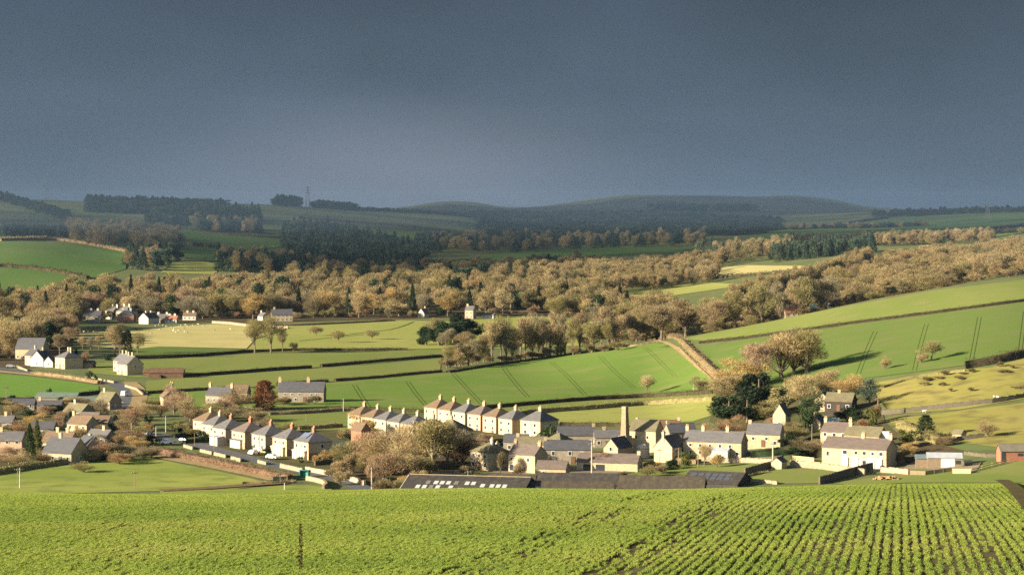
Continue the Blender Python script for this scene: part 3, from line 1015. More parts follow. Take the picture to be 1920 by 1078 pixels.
def roof_gable(L, W, h, rise, over=0.3, verge=0.12, t=0.16, hang=None):
    s = rise / (W / 2)
    o = over
    b = 0.02
    sec = [(-W / 2 - o, h - o * s + b), (0, h + rise + b), (W / 2 + o, h - o * s + b), (W / 2 + o, h - o * s + b + t), (0, h + rise + b + t * 1.15), (-W / 2 - o, h - o * s + b + t)]
    m = MB()
    n = 6
    x0, x1 = -L / 2 - verge, L / 2 + verge
    vs = [(x0, y, z) for y, z in sec] + [(x1, y, z) for y, z in sec]
    fs = [(i, (i + 1) % n, n + (i + 1) % n, n + i) for i in range(n)]
    fs += [(0, 5, 4, 1), (1, 4, 3, 2), (6, 7, 10, 11), (7, 8, 9, 10)]
    m.add(vs, fs)
    m.box(x0, x1, -0.13, 0.13, h + rise + b + t * 0.9, h + rise + b + t + 0.1)   # ridge
    return m


def roof_hip(L, W, h, rise, ridge, over=0.35, t=0.14):
    a, c = L / 2 + over, W / 2 + over
    z0 = h + 0.02
    vs = [(-a, -c, z0), (a, -c, z0), (a, c, z0), (-a, c, z0)]
    vs += [(-a, -c, z0 + t), (a, -c, z0 + t), (a, c, z0 + t), (-a, c, z0 + t)]
    vs += [(-ridge / 2, 0, h + rise), (ridge / 2, 0, h + rise)]
    fs = [(3, 2, 1, 0), (0, 1, 5, 4), (1, 2, 6, 5), (2, 3, 7, 6), (3, 0, 4, 7), (4, 5, 9, 8), (5, 6, 9), (6, 7, 8, 9), (7, 4, 8)]
    return MB().add(vs, fs)


def wall_box(L, W, h, rise=None, base=-2.0):
    m = MB()
    if rise is None:
        m.box(-L / 2, L / 2, -W / 2, W / 2, base, h)
    else:
        m.prism([(-W / 2, base), (-W / 2, h), (0, h + rise), (W / 2, h), (W / 2, base)], -L / 2, L / 2)
    return m


def house(name, label, px=None, py=None, d=None, rot=0.0, L=8.0, W=7.0, h=5.0, rise=2.4, roof='gable', ridge=None, wall=None, tile=None,
          ch=(), cmat=None, cw=0.9, chh=1.0, wins=None, door=True, corner=True, cat='house', group=None, storeys=2, over=0.3, dz=0.0, skyl=0, nowin_sides=False, kdoor=0, pots=True):
    """a building: anchor pixel = foot of its near right front corner (or its centre when corner is False)"""
    wall = wall or CREAM
    tile = tile or SLATE
    rz = math.radians(rot)
    P = at_d(px, d) if d else hit(px, py, 480, 4000)
    cx, cy = math.cos(rz), math.sin(rz)
    if corner:
        lx, ly = L / 2, (W / 2 if rot < -90 else -W / 2)
        c = Vector((P.x - (lx * cx - ly * cy), P.y - (lx * cy + ly * cx), 0))
    else:
        c = P.copy()
    g = [zs(c.x + (sx * L / 2 * cx - sy * W / 2 * cy), c.y + (sx * L / 2 * cy + sy * W / 2 * cx)) for sx in (-1, 1) for sy in (-1, 1)]
    c.z = (P.z if corner else sum(g) / 4) + dz
    root = empty(name, c, rz, label, cat, group)
    wall_box(L, W, h, rise if roof == 'gable' else None).build('wall', wall, root)
    if roof == 'gable':
        rf = roof_gable(L, W, h, rise, over).build('roof', tile, root)
    else:
        rf = roof_hip(L, W, h, rise, ridge if ridge is not None else max(L - W, 0.6) + 0.6, over).build('roof', tile, root)
    for (fx, fy) in ch:
        cm, pm = chim_meshes(cw, 0.65, chh, cmat or wall)
        zc = h + rise * (1 - abs(fy)) if roof == 'gable' else h + rise * (1 - abs(fy)) * 0.98
        o = add_obj('chimney', cm, root, (fx * L / 2, fy * W / 2, zc))
        if pots:
            for q in (-0.22, 0.22):
                add_obj('chimney_pot', pm, o, (q, 0, chh + 0.08))
    # windows
    if wins is None:
        wins = []
        n = max(2, int(round(L / 3.0)))
        for k in range(n):
            x = -L / 2 + L * (k + 0.5) / n
            for st in range(storeys):
                if door and st == 0 and k == n // 2:
                    continue
                wins.append(('f', x, 0.9 + 2.55 * st, 1.15 if n < 4 else 1.0, 1.25 if st == 0 else 1.1))
        if not nowin_sides:
            wins.append(('r', 0.0, 0.9 + 2.55 * (storeys - 1), 0.9, 1.1))
            wins.append(('l', 0.0, 0.9 + 2.55 * (storeys - 1), 0.9, 1.1))
    for (face, x, z, w, hh) in wins:
        fm, pm = win_meshes(w, hh)
        if face == 'f':
            loc, r = (x, -W / 2 - 0.035, z), 0
        elif face == 'b':
            loc, r = (x, W / 2 + 0.035, z), math.pi
        elif face == 'r':
            loc, r = (L / 2 + 0.035, x, z), math.pi / 2
        else:
            loc, r = (-L / 2 - 0.035, x, z), -math.pi / 2
        o = add_obj('window', fm, root, loc, r)
        add_obj('pane', pm, o, (0, -0.035, 0))
    if door:
        n = max(2, int(round(L / 3.0)))
        x = -L / 2 + L * (n // 2 + 0.5) / n
        add_obj('door', door_mesh(0.95, 2.05, kdoor), root, (x, -W / 2 - 0.04, 0.0))
    s = rise / (W / 2)
    for k in range(skyl):
        m = MB().box(-0.4, 0.4, -0.55, 0.55, 0.0, 0.10)
        o = m.build('skylight', SKYL, root)
        y = -W * 0.22
        o.location = (-L / 4 + L / 2 * (k + 0.5) / skyl + L * 0.12, y, h + rise * (1 - abs(y) / (W / 2)) + 0.2)
        o.rotation_euler = (math.atan(s), 0, 0)
    return root


def lean_to(parent, x0, x1, y0, depth, h0, h1, wallm, tilem, front=True):
    """a low lean-to part on the front of a building (local frame)"""
    ya, yb = (y0 - depth, y0 - 0.02) if front else (y0 + 0.02, y0 + depth)
    za, zb = (h1, h0) if front else (h0, h1)
    m = MB().prism([(ya, -2), (ya, za), (yb, zb), (yb, -2)], x0, x1)
    m.build('porch', wallm, parent)
    t = 0.12
    e = 0.2
    sl = (zb - za) / (yb - ya)
    a2 = ya - (e if front else 0)
    b2 = yb + (0 if front else e)
    MB().prism([(a2, za + sl * (a2 - ya) + 0.02), (a2, za + sl * (a2 - ya) + 0.02 + t), (b2, zb + sl * (b2 - yb) + 0.02 + t), (b2, zb + sl * (b2 - yb) + 0.02)], x0 - 0.15, x1 + 0.15).build('porch_roof', tilem, parent)


# ------------------------------------------------------------------ front row (facing the hedge)
ROWROT = -56.0
ordn = ['nearest', 'second', 'third', 'fourth', 'fifth', 'sixth', 'farthest']
rowA = [(577, 701, CREAM, SLATE, 'with solar panels on its roof'), (536, 712, CREAM, SLATE, 'with cream walls and a grey slate roof'), (496, 723, CREAM, SLATE, 'with a drainpipe down its cream front'),
        (457.5, 733.5, PINK, PURPLE, 'with pinkish brick walls'), (421, 744, CREAM, SLATE, 'with a white front extension'), (400, 757, CREAM, SLATE, 'with a pale chimney'), (383, 771, PINK, TILE, 'with a brown tiled roof')]
for i, (px, d, w, t, ex) in enumerate(rowA):
    brick_ch = i < 5
    r = house('semi_detached_house', '%s hipped-roof house of the front row %s' % (ordn[i], ex), px, None, d, ROWROT, 8.6, 8.0, 5.1, 2.9, 'hip', 1.6, w, t,
              ch=[(0.12, 0.0)], cmat=BRICK if brick_ch else STONE_PALE, cw=1.25, chh=1.15, group='hipped houses in the front row', kdoor=i,
              wins=[('f', -2.6, 0.9, 1.3, 1.3), ('f', 2.4, 0.9, 1.3, 1.3), ('f', -2.6, 3.3, 1.3, 1.2), ('f', 0.2, 3.4, 0.8, 1.0), ('f', 2.4, 3.3, 1.3, 1.2), ('r', 0.6, 3.3, 0.95, 1.3)])
    if i in (0, 1, 2):
        # brick plinth storey on the gable end
        MB().box(4.3, 4.36, -3.98, 3.98, -2, 2.1).build('brick_skirt', BRICK, r)
    if i in (0, 1):
        lean_to(r, -3.8, 3.4, -4.0, 0.9, 2.8, 2.5, WHITE, WHITE)
        for k in range(4):
            MB().box(-2.9 + 1.7 * k, -2.7 + 1.7 * k, -5.0, -4.88, -0.5, 2.75).build('post', SLATE_DK, r)
    if i == 3:
        lean_to(r, -3.9, 2.6, -4.0, 0.8, 2.7, 2.5, WHITE, SLATE)
    if i == 4:
        lean_to(r, -1.2, 3.8, -4.0, 2.6, 3.0, 2.6, WHITE, ZINC)
    if i == 2:
        MB().tube([(0.6, -4.1, 0), (0.6, -4.1, 5.0)], 0.09, 6).build('drainpipe', SLATE_DK, r)
    if i == 0:
        # solar panels follow the front roof slope
        s = 2.9 / 4.35
        for k in range(3):
            o = MB().box(-0.62, 0.62, -1.25, 1.25, 0.0, 0.06).build('solar_panel', SOLAR, r)
            yy = -2.15
            o.location = (-2.0 + 1.3 * k, yy, 5.1 + 0.2 + s * (4.35 + yy) + 0.1)
            o.rotation_euler = (math.atan(s), 0, 0)

# ------------------------------------------------------------------ middle row
rowB = [(673.4, 797, PINK, TILE, 'brown-tiled'), (698.5, 786, CREAM, TILE, 'brown-tiled'), (722.7, 778, CREAM, SLATE, 'grey-slated'), (747.8, 769, CREAM, SLATE, 'grey-slated'), (773.7, 760, CREAM, SLATE, 'grey-slated'), (803, 750, PINK, MOSSY, 'mossy-roofed')]
for i, (px, d, w, t, ex) in enumerate(rowB):
    j = len(rowB) - 1 - i
    pos = ['leftmost', 'second from left', 'third from left', 'fourth from left', 'fifth from left', 'rightmost'][i]
    house('semi_detached_house', '%s hipped house, %s in the middle row above the bare thicket' % (ex, pos), px, None, d, ROWROT + 1, 7.5, 8.0, 5.0, 2.8, 'hip', 1.0, w, t,
          ch=[(0.10, 0.0)], cmat=STONE if i < 2 else STONE_PALE, cw=1.15, chh=1.1, group='hipped houses in the middle row', kdoor=i + 1,
          wins=[('f', -2.2, 3.3, 1.25, 1.2), ('f', 2.0, 3.3, 1.25, 1.2), ('f', -2.2, 0.9, 1.25, 1.3), ('f', 2.0, 0.9, 1.25, 1.3), ('r', 0.4, 3.3, 0.9, 1.2)])
r = house('house', 'larger house with a broad mossy hipped roof behind the tall bare tree', 850, None, 742, -40, 9.5, 9.0, 4.6, 3.4, 'hip', 1.4, STONE_GREY, MOSSY, ch=[(-0.1, 0.0)], cmat=STONE, cw=1.6, chh=1.0)

# ------------------------------------------------------------------ rear row
rowC = [(818, 823, PINK, TILE, 'brown-tiled'), (843.8, 814, CREAM, TILE, 'brown-tiled'), (871.4, 805, CREAM, SLATE, 'grey-slated'), (900.6, 796, PINK, PURPLE, 'dark-slated'), (929.8, 787, CREAM, TILE, 'brown-tiled'), (960, 778, CREAM, SLATE, 'grey-slated'), (1013, 771, CREAM, SLATE, 'wide grey-slated')]
for i, (px, d, w, t, ex) in enumerate(rowC):
    pos = ['leftmost', 'second from left', 'third from left', 'fourth from left', 'fifth from left', 'sixth from left', 'rightmost'][i]
    wide = i == 6
    L_ = 8.8 if wide else 7.5
    house('semi_detached_house', '%s hipped house, %s in the rear row against the green field' % (ex, pos), px, None, d, (-44 if wide else ROWROT + 2), L_, 8.6 if wide else 8.0, 5.2, 3.1 if wide else 2.9, 'hip', 1.6, w, t,
          ch=[(0.10, 0.0)], cmat=STONE if i < 2 else STONE_PALE, cw=1.15, chh=1.1, group='hipped houses in the rear row', kdoor=i,
          wins=[('f', -2.2, 3.3, 1.25, 1.2), ('f', 2.0, 3.3, 1.25, 1.2), ('f', -2.2, 0.9, 1.25, 1.3), ('f', 2.0, 0.9, 1.25, 1.3), ('r', 0.4, 3.3, 0.9, 1.2)])

# ------------------------------------------------------------------ central farm
r = house('farmhouse', 'cream hip-roofed farmhouse with two pale chimneys behind the rooflit barn', 915, None, 672, -50, 7.8, 7.6, 4.9, 2.6, 'hip', 1.2, STONE_PALE, MOSSY, ch=[(0.3, -0.02), (0.3, 0.5)], cmat=WHITE, chh=1.1)
house('farmhouse', 'stone farmhouse with brown roof and bay window left of the low lean-to', 1003, None, 664, -34, 8.8, 6.0, 5.2, 2.3, 'gable', None, STONE_PALE, PURPLE, ch=[(-0.9, 0), (0.92, 0)], cmat=STONE, door=False,
      wins=[('f', -3.3, 0.4, 1.6, 1.9), ('f', -3.3, 3.2, 1.1, 1.1), ('f', 2.2, 3.2, 1.0, 1.1), ('f', 0.8, 0.8, 1.0, 1.2)])
house('outbuilding', 'low outbuilding with purple-brown roof between farmhouse and barns', 1061, None, 655, -14, 8.4, 5.0, 2.4, 1.7, 'gable', None, STONE, PURPLE, ch=[], door=False, storeys=1, nowin_sides=True, wins=[('f', -2, .8, .9, .9)], cat='outbuilding')
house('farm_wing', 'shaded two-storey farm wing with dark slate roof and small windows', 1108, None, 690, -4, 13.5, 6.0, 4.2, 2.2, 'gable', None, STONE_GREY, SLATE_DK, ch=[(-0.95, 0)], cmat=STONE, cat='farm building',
      wins=[('f', -4.0, 2.4, 1.1, 1.3), ('f', 0.8, 2.4, 1.1, 1.3), ('f', 4.2, 2.4, 1.0, 1.2)], door=True, pots=False)
house('outbuilding', 'small hip-roofed outbuilding with a lit cream wall behind the farm wing', 1051, None, 712, -38, 6.2, 6.5, 4.2, 2.4, 'hip', 0.8, STONE_PALE, MOSSY, ch=[], storeys=1, door=False, cat='outbuilding')
house('outbuilding', 'long shaded byre with mossy roof left of the hip-roofed outbuilding', 1024, None, 716, -12, 9.5, 5.0, 3.2, 1.9, 'gable', None, STONE, MOSSY, ch=[(-0.9, 0)], storeys=1, cat='outbuilding', pots=False)
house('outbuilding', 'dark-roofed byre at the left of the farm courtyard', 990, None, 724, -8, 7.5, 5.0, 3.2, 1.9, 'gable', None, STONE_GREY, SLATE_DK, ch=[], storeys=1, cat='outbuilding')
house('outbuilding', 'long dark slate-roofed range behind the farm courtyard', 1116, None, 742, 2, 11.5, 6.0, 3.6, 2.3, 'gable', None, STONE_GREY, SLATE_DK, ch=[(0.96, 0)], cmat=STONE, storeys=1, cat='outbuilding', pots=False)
house('outbuilding', 'grey-roofed range joining the foot of the mill chimney', 1164, None, 738, 2, 8.0, 6.0, 3.2, 2.0, 'gable', None, STONE_GREY, SLATE, ch=[(-0.2, 0)], cmat=STONE, storeys=1, cat='outbuilding', pots=False)
r = house('cart_shed', 'long low cart shed with dark open arch and buff front wall', 1196, None, 668, -16, 17.5, 6.0, 2.6, 2.0, 'gable', None, STONE_PALE, PURPLE, ch=[(0.97, 0)], cmat=CREAM, storeys=1, door=False, nowin_sides=True, wins=[], cat='cart shed', pots=False)
for k in range(2):
    MB().box(-6.8 + 3.6 * k, -4.2 + 3.6 * k, -3.04, -2.9, -0.3, 1.9).build('doorway', GLASS, r)  # flat dark panel: the shade inside an opening, put in by colour
r = house('barn_conversion', 'gabled stone house with dark roof and two small rooflights', 1159, None, 700, -118, 9.5, 4.6, 3.6, 2.6, 'gable', None, STONE_PALE, SLATE_DK, ch=[], storeys=1, door=False, wins=[('r', 0, 2.6, 1.0, 1.3)], skyl=2, cat='house')

# mill chimney: square tapered brick stack on a plinth
P = at_d(1172.5, 722)
r = empty('mill_chimney', P, math.radians(-38), 'tall square tapering brick mill chimney', 'chimney')
m = MB()
a, b, hh = 1.0, 0.66, 13.9
z0 = 5.2
vs = [(-a, -a, z0), (a, -a, z0), (a, a, z0), (-a, a, z0), (-b, -b, hh), (b, -b, hh), (b, b, hh), (-b, b, hh)]
m.add(vs, [(0, 1, 5, 4), (1, 2, 6, 5), (2, 3, 7, 6), (3, 0, 4, 7), (4, 5, 6, 7)])
m.build('shaft', mat('buff_brick', (0.30, 0.195, 0.12), (0.25, 0.155, 0.095), 0.8, c3=(0.19, 0.12, 0.075), scale2=3.0), r)
MB().box(-1.5, 1.5, -1.5, 1.5, -1.5, 5.22).build('plinth', STONE_GREY, r)
MB().box(-0.78, 0.78, -0.78, 0.78, hh - 0.5, hh - 0.25).box(-0.74, 0.74, -0.74, 0.74, hh, hh + 0.12).build('cap', STONE, r)

r = house('mill', 'tall cream mill building with a mossy roof right of the brick chimney', 1230, None, 722, -24, 8.4, 6.5, 6.6, 2.8, 'gable', None, CREAM, MOSSY, ch=[(-0.75, 0.15)], cmat=STONE, cw=0.7, wins=[('f', -2.0, 4.0, .9, 1.1), ('f', 1.6, 4.0, .9, 1.1)], door=False, cat='mill', pots=False)
# round white water tank with domed lid in front of the mill
P = at_d(1206, 709)
t = empty('water_tank', P, 0, 'round white domed tank against the mill wall', 'tank')
MB().tube([(0, 0, -1.0), (0, 0, 2.6)], [2.0, 2.0], 20).build('drum', WHITE, t, smooth=False)
MB().tube([(0, 0, 2.6), (0, 0, 3.4), (0, 0, 3.9), (0, 0, 4.1)], [2.05, 1.7, 1.0, 0.2], 20).build('lid', WHITE, t, smooth=True)
house('house', 'cream gable-fronted house with a tall end chimney beside the mill', 1261, None, 692, -124, 8.5, 6.0, 4.4, 3.0, 'gable', None, CREAM, SLATE_DK, ch=[(0.93, 0)], cmat=CREAM, cw=1.0, chh=1.3, skyl=1, wins=[('b', -1.5, 2.7, 1.0, 1.2), ('b', 2, 2.7, 1.0, 1.2), ('b', 0.5, .8, 1.0, 1.2)], door=False)
r = house('terraced_cottages', 'row of buff stone cottages under one slate roof with three chimneys', 1391, None, 690, -22, 17.5, 6.6, 4.6, 2.6, 'gable', None, STONE, SLATE, ch=[(-0.97, 0), (-0.42, 0), (0.42, 0)], cmat=CREAM, chh=1.3, cat='cottages',
          wins=[('f', -6.5, 2.9, 1.0, 1.0), ('f', -3.6, 2.9, 1.0, 1.0), ('f', -0.6, 2.9, 1.0, 1.0), ('f', 2.4, 2.9, 1.0, 1.0), ('f', 5.4, 2.9, 1.0, 1.0), ('f', 7.6, 0.8, .9, 1.1), ('f', -6.5, .8, 1, 1.1), ('f', -3.6, .8, 1, 1.1)])
lean_to(r, -0.4, 5.4, -3.3, 2.4, 2.9, 2.2, WHITE, ZINC)
house('house', 'brown-roofed bungalow behind the mill and its paddock', 1276, None, 765, -6, 10, 6.5, 2.8, 2.2, 'gable', None, STONE_GREY, RUST, ch=[(0.9, 0)], cmat=CREAM, storeys=1, pots=False)
house('house', 'dark-roofed bungalow half hidden by the russet shrubs', 1308, None, 750, 14, 9, 6.5, 2.8, 2.3, 'gable', None, STONE_GREY, SLATE_DK, ch=[(-0.9, 0)], cmat=CREAM, storeys=1, pots=False)
house('cottage', 'stone cottage with lit front beside the dark evergreens', 1464, None, 712, -18, 10.2, 6.2, 3.9, 2.7, 'gable', None, STONE_PALE, SLATE, ch=[(-0.9, 0)], cmat=CREAM, wins=[('f', -3, 2.0, 1, 1.0), ('f', 1.0, 2.0, 1, 1), ('f', 3.6, 0.7, 1, 1.2), ('r', 0.5, 2.4, .8, 1.0)], pots=False)
house('house', 'tall narrow white gable rising behind the lit cottage', 1474, None, 738, -112, 6, 4.0, 6.6, 3.2, 'gable', None, CREAM, SLATE_DK, ch=[], door=False, wins=[('r', 0, 3.5, .7, .9)])
house('house', 'brown-roofed house with dark timber walls above the farmhouse', 1599, None, 768, -22, 9.0, 6.6, 3.2, 2.4, 'gable', None, mat('dark_timber', (0.045, 0.038, 0.032), (0.035, 0.03, 0.026), 1.0), MOSSY, ch=[(-0.1, 0)], cmat=STONE, storeys=1, pots=False)
house('house', 'dark slate-roofed house with a pale stone verge left of the timber house', 1556, None, 778, -122, 7.5, 5.2, 3.4, 2.5, 'gable', None, STONE_PALE, SLATE_DK, ch=[], storeys=1, door=False)
house('outbuilding', 'small stone outhouse with a lit gable below the cedar', 1540, None, 742, -118, 5.5, 4.2, 2.2, 1.8, 'gable', None, STONE_PALE, SLATE_DK, ch=[(0.9, 0)], cmat=STONE_PALE, storeys=1, door=False, wins=[], cat='outbuilding', pots=False)
P = at_d(1563, 745)
g = empty('greenhouse', P, math.radians(-10), 'small glasshouse in front of the dark timber house', 'greenhouse')
MB().box(-2.0, 2.0, -1.2, 1.2, -0.5, 0.6).build('base_wall', STONE_GREY, g)
roof_gable(4, 2.4, 1.7, 0.7, 0.05, 0.02, 0.05).build('glass_roof', mat('glasshouse_glass', (0.25, 0.30, 0.31), rough=0.15, spec=0.6), g)
MB().box(-1.95, 1.95, -1.15, 1.15, 0.6, 1.7).build('glass_wall', MATS['glasshouse_glass'], g)

# right-hand farmhouse group
r = house('farmhouse', 'long buff stone farmhouse with tall white bay windows at the right of the village', 1664, None, 646, -30, 18.6, 8.2, 5.0, 2.4, 'gable', None, STONE_PALE, PURPLE, ch=[(0.12, 0), (0.97, 0)], cmat=STONE_PALE, chh=1.3,
          wins=[('f', -7.6, 2.6, 1.0, 1.4), ('f', -2.6, 3.3, 1.4, 1.2), ('f', 0.6, 3.3, 1.1, 1.1), ('f', 3.0, 3.3, 1.2, 1.1), ('f', 5.4, 3.3, 1.0, 1.0), ('f', 7.8, 3.3, 1.2, 1.1), ('f', 3.0, 0.6, 1.3, 1.4)], door=True, kdoor=2)
for x in (-2.6, 0.4, 5.0, 7.2):
    MB().box(x - 0.95, x + 0.95, -4.45, -4.12, -1, 2.3).prism([(-4.5, 2.3), (-4.12, 2.3), (-4.12, 2.75)], x - 1.0, x + 1.0).build('bay_window', FRAMEW, r)
house('farmhouse', 'older farmhouse with mossy roof and paired chimneys behind the long farmhouse', 1592, None, 688, -30, 8.5, 7.0, 4.8, 2.3, 'gable', None, STONE_PALE, PURPLE, ch=[(-0.95, 0), (0.85, 0)], cmat=STONE_PALE, chh=1.2)
r = house('farm_wing', 'mossy-roofed wing with a white dormer between the two farmhouses', 1650, None, 674, -30, 10.5, 6.5, 4.9, 2.2, 'gable', None, STONE, MOSSY, ch=[(-0.85, 0)], cmat=CREAM, cat='farm building', wins=[], door=False)
MB().box(5.3, 7.6, -1.6, 0.4, 3.6, 6.2).build('dormer', WHITE, r)
# little gabled hut by the wall
house('hut', 'little rounded stone hut with dark roof at the end of the long wall', 1467, None, 652, -118, 4.0, 3.0, 1.9, 1.1, 'gable', None, STONE_PALE, SLATE_DK, ch=[], storeys=1, door=False, wins=[], cat='hut')


def barn(name, label, px, d, rot, L, W, h, rise, wallm, tile, corner=True, lights=(), cat='barn', posts=0, dz=0.0, open_front=False, group=None, verge=None):
    rz = math.radians(rot)
    P = at_d(px, d)
    lx, ly = (L / 2, -W / 2) if corner else (0, 0)
    cx, cy = math.cos(rz), math.sin(rz)
    c = Vector((P.x - (lx * cx - ly * cy), P.y - (lx * cy + ly * cx), P.z + dz))
    r = empty(name, c, rz, label, cat, group)
    if open_front:
        m = MB().box(-L / 2, L / 2, W / 2 - 0.2, W / 2, -2, h)
        m.prism([(-W / 2, h - 0.5), (-W / 2, h), (0, h + rise), (W / 2 - 0.2, h), (W / 2 - 0.2, -2)], L / 2 - 0.15, L / 2)
        m.prism([(-W / 2, h - 0.5), (-W / 2, h), (0, h + rise), (W / 2 - 0.2, h), (W / 2 - 0.2, -2)], -L / 2, -L / 2 + 0.15)
        m.build('wall', wallm, r)
        for k in range(posts):
            x = -L / 2 + 0.3 + (L - 0.6) * k / (posts - 1)
            o = MB().box(x - 0.13, x + 0.13, -W / 2, -W / 2 + 0.26, -2, h).build('post', RUSTRED, r)
    else:
        wall_box(L, W, h, rise).build('wall', wallm, r)
    roof_gable(L, W, h, rise, 0.35, 0.25, 0.14).build('roof', tile, r)
    s = rise / (W / 2)
    me = cached('rooflight', lambda: MB().box(-0.55, 0.55, -0.95, 0.95, 0, 0.06).mesh('rooflight', SKYL))
    me2 = cached('rooflight_old', lambda: MB().box(-0.55, 0.55, -0.95, 0.95, 0, 0.06).mesh('rooflight', SKYL_OLD))
    for (x, yf, old) in lights:
        y = -W / 2 * (1 - yf)
        o = add_obj('rooflight', me2 if old else me, r, (x, y, h + rise * (1 - abs(y) / (W / 2)) + 0.18))
        o.rotation_euler = (math.atan(s), 0, 0)
    if verge:
        t = 0.10
        sec = [(-W / 2 - .4, h - .4 * s - .25), (-W / 2 - .4, h - .4 * s + 0.22), (0, h + rise + 0.24), (0, h + rise - .25)]
        MB().prism(sec, -L / 2 - 0.36, -L / 2 - 0.26).build('verge_board', FRAMEW, r)
        MB().box(-L / 2, -L / 2 + L * .28, -W / 2 - 0.52, -W / 2 - 0.38, h - .4 * s - .2, h - .4 * s + .14).build('gutter', FRAMEW, r)
        MB().box(-L / 2, L / 2, -.2, .2, h + rise + .18, h + rise + .3).build('ridge_cap', STONE, r)
    return r


RUSTRED = mat('red_oxide_steel', (0.30, 0.085, 0.05))
barn('barn', 'wide dark barn roof with three rows of white rooflights', 975, 586, -13, 31.0, 24.0, 3.4, 3.6, SHEETING, SHEETING, verge=True, dz=-0.7,
     lights=[(-11.6, .40, 0), (-9.9, .40, 0), (-8.2, .40, 1), (-6.5, .40, 0), (-3.2, .40, 0), (-9.6, .62, 1), (-7.6, .62, 0), (-6.0, .62, 0), (-4.4, .62, 0), (-0.6, .30, 0), (-2.4, .62, 1), (0.4, .62, 0), (2.0, .62, 0), (4.6, .52, 0), (7.0, .52, 0), (8.6, .52, 0), (10.2, .52, 0), (12.5, .30, 0)])
barn('barn', 'low brown-roofed lean barn between the rooflit barn and the farmhouse', 1002, 632, -6, 12.0, 8.0, 2.2, 1.5, SHEETBR, SHEETBR, dz=-0.9)
barn('barn', 'dark barn roof with a single white rooflight in the middle of the barns', 1150, 590, -4, 21.0, 14.0, 2.9, 2.6, SHEETING, SHEETBR, lights=[(-8.3, .45, 0)], dz=-0.2)
barn('barn', 'grey-brown barn roof with rounded end behind the single-rooflight barn', 1158, 622, -8, 21.0, 9.0, 3.4, 2.2, SHEETING, SHEETING, dz=-1.6)
barn('barn', 'open-fronted barn with brown roof on red steel posts', 1320, 604, -9, 21.5, 10.0, 3.4, 2.4, SHEETING, SHEETBR, posts=6, open_front=True, dz=-1.2)
r = barn('barn', 'dark barn roof laid with two rows of dull panels, right of the barns', 1384, 618, -24, 15.0, 12.0, 2.6, 2.2, SHEETING, SHEETING, dz=-1.5)
s = 2.2 / 6.0
for row, yf in ((0, .35), (1, .66)):
    for k in range(6):
        y = -6 * (1 - yf)
        o = add_obj('solar_panel', cached('solp', lambda: MB().box(-0.75, 0.75, -0.75, 0.75, 0, 0.06).mesh('solar_panel', mat('dull_dark_panel', (0.075, 0.085, 0.105), (0.055, 0.062, 0.078), 0.8, 0.4))), r, (-5.6 + 1.9 * k, y, 2.6 + 2.2 * (1 - abs(y) / 6) + 0.18))
        o.rotation_euler = (math.atan(s), 0, 0)

# sheds at the right
r = barn('shed', 'low shed with grey corrugated roof and white door beside the farmhouse', 1806, 637, -8, 9.0, 4.2, 2.3, 0.9, WOOD, ZINC, cat='shed')
MB().box(-0.9, 2.6, -2.16, -2.08, -0.3, 2.1).build('door', FRAMEW, r)
MB().box(2.9, 4.2, -2.16, -2.08, 0.6, 1.6).build('window', GLASS, r)
barn('shed', 'blue-grey corrugated lean-to left of the white-doored shed', 1748, 641, -8, 4.0, 4.0, 2.5, 0.6, WOOD, mat('blue_grey_sheet', (0.12, 0.17, 0.19), (0.10, 0.14, 0.16), .6), cat='shed')
r = barn('stable', 'red-brown timber stable with open dark doorway at the right edge', 1960, 636, 3, 11.5, 4.5, 2.5, 1.5, WOODRED, mat('felt_roof', (0.15, 0.135, 0.10), (0.12, 0.11, 0.085), .8), cat='stable')
MB().box(-5.5, -4.5, -2.32, -2.22, -0.4, 2.2).build('doorway', GLASS, r)  # dark panel on the wall, coloured as the shade of an open door
MB().box(-1.2, 0.2, -2.32, -2.22, 1.1, 1.8).build('window', GLASS, r)
P = at_d(1816, 636)
t = empty('oil_tank', P, math.radians(20), 'dark cylindrical tank lying beside the white-doored shed', 'tank')
MB().tube([(-1.4, 0, .9), (-1.3, 0, .9), (1.3, 0, .9), (1.4, 0, .9)], [.55, .8, .8, .55], 14).build('drum', mat('dark_green_tank', (0.06, 0.065, 0.05)), t)
for x in (-.8, .8):
    MB().box(x - .15, x + .15, -.6, .6, -.6, .3).build('cradle', STONE_GREY, t)
r = house('shelter', 'small stone field shelter on the rough paddock', 1805, None, 682, -40, 3.2, 2.6, 1.7, .9, 'gable', None, STONE_PALE, MOSSY, storeys=1, door=False, wins=[], cat='shelter')

# ------------------------------------------------------------------ behind the front row
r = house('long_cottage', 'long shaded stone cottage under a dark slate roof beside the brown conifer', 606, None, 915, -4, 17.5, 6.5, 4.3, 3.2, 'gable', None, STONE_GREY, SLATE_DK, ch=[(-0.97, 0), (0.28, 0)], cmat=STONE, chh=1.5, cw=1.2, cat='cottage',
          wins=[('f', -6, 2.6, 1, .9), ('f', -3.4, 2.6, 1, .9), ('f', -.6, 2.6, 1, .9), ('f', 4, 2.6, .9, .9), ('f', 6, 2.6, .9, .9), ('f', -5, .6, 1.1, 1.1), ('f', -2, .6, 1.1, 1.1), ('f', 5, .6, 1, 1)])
house('cottage', 'dark-roofed cottage with pale gable left of the brown conifer', 428, None, 905, -26, 10.5, 6.0, 3.4, 2.7, 'gable', None, STONE_GREY, SLATE_DK, ch=[(-0.95, 0), (0.9, 0)], cmat=CREAM, chh=1.4, storeys=1)
house('cottage', 'brown-roofed cottage behind the bare orchard trees', 462, None, 925, -8, 9, 6, 3.2, 2.6, 'gable', None, STONE_GREY, TILE, ch=[], storeys=1)
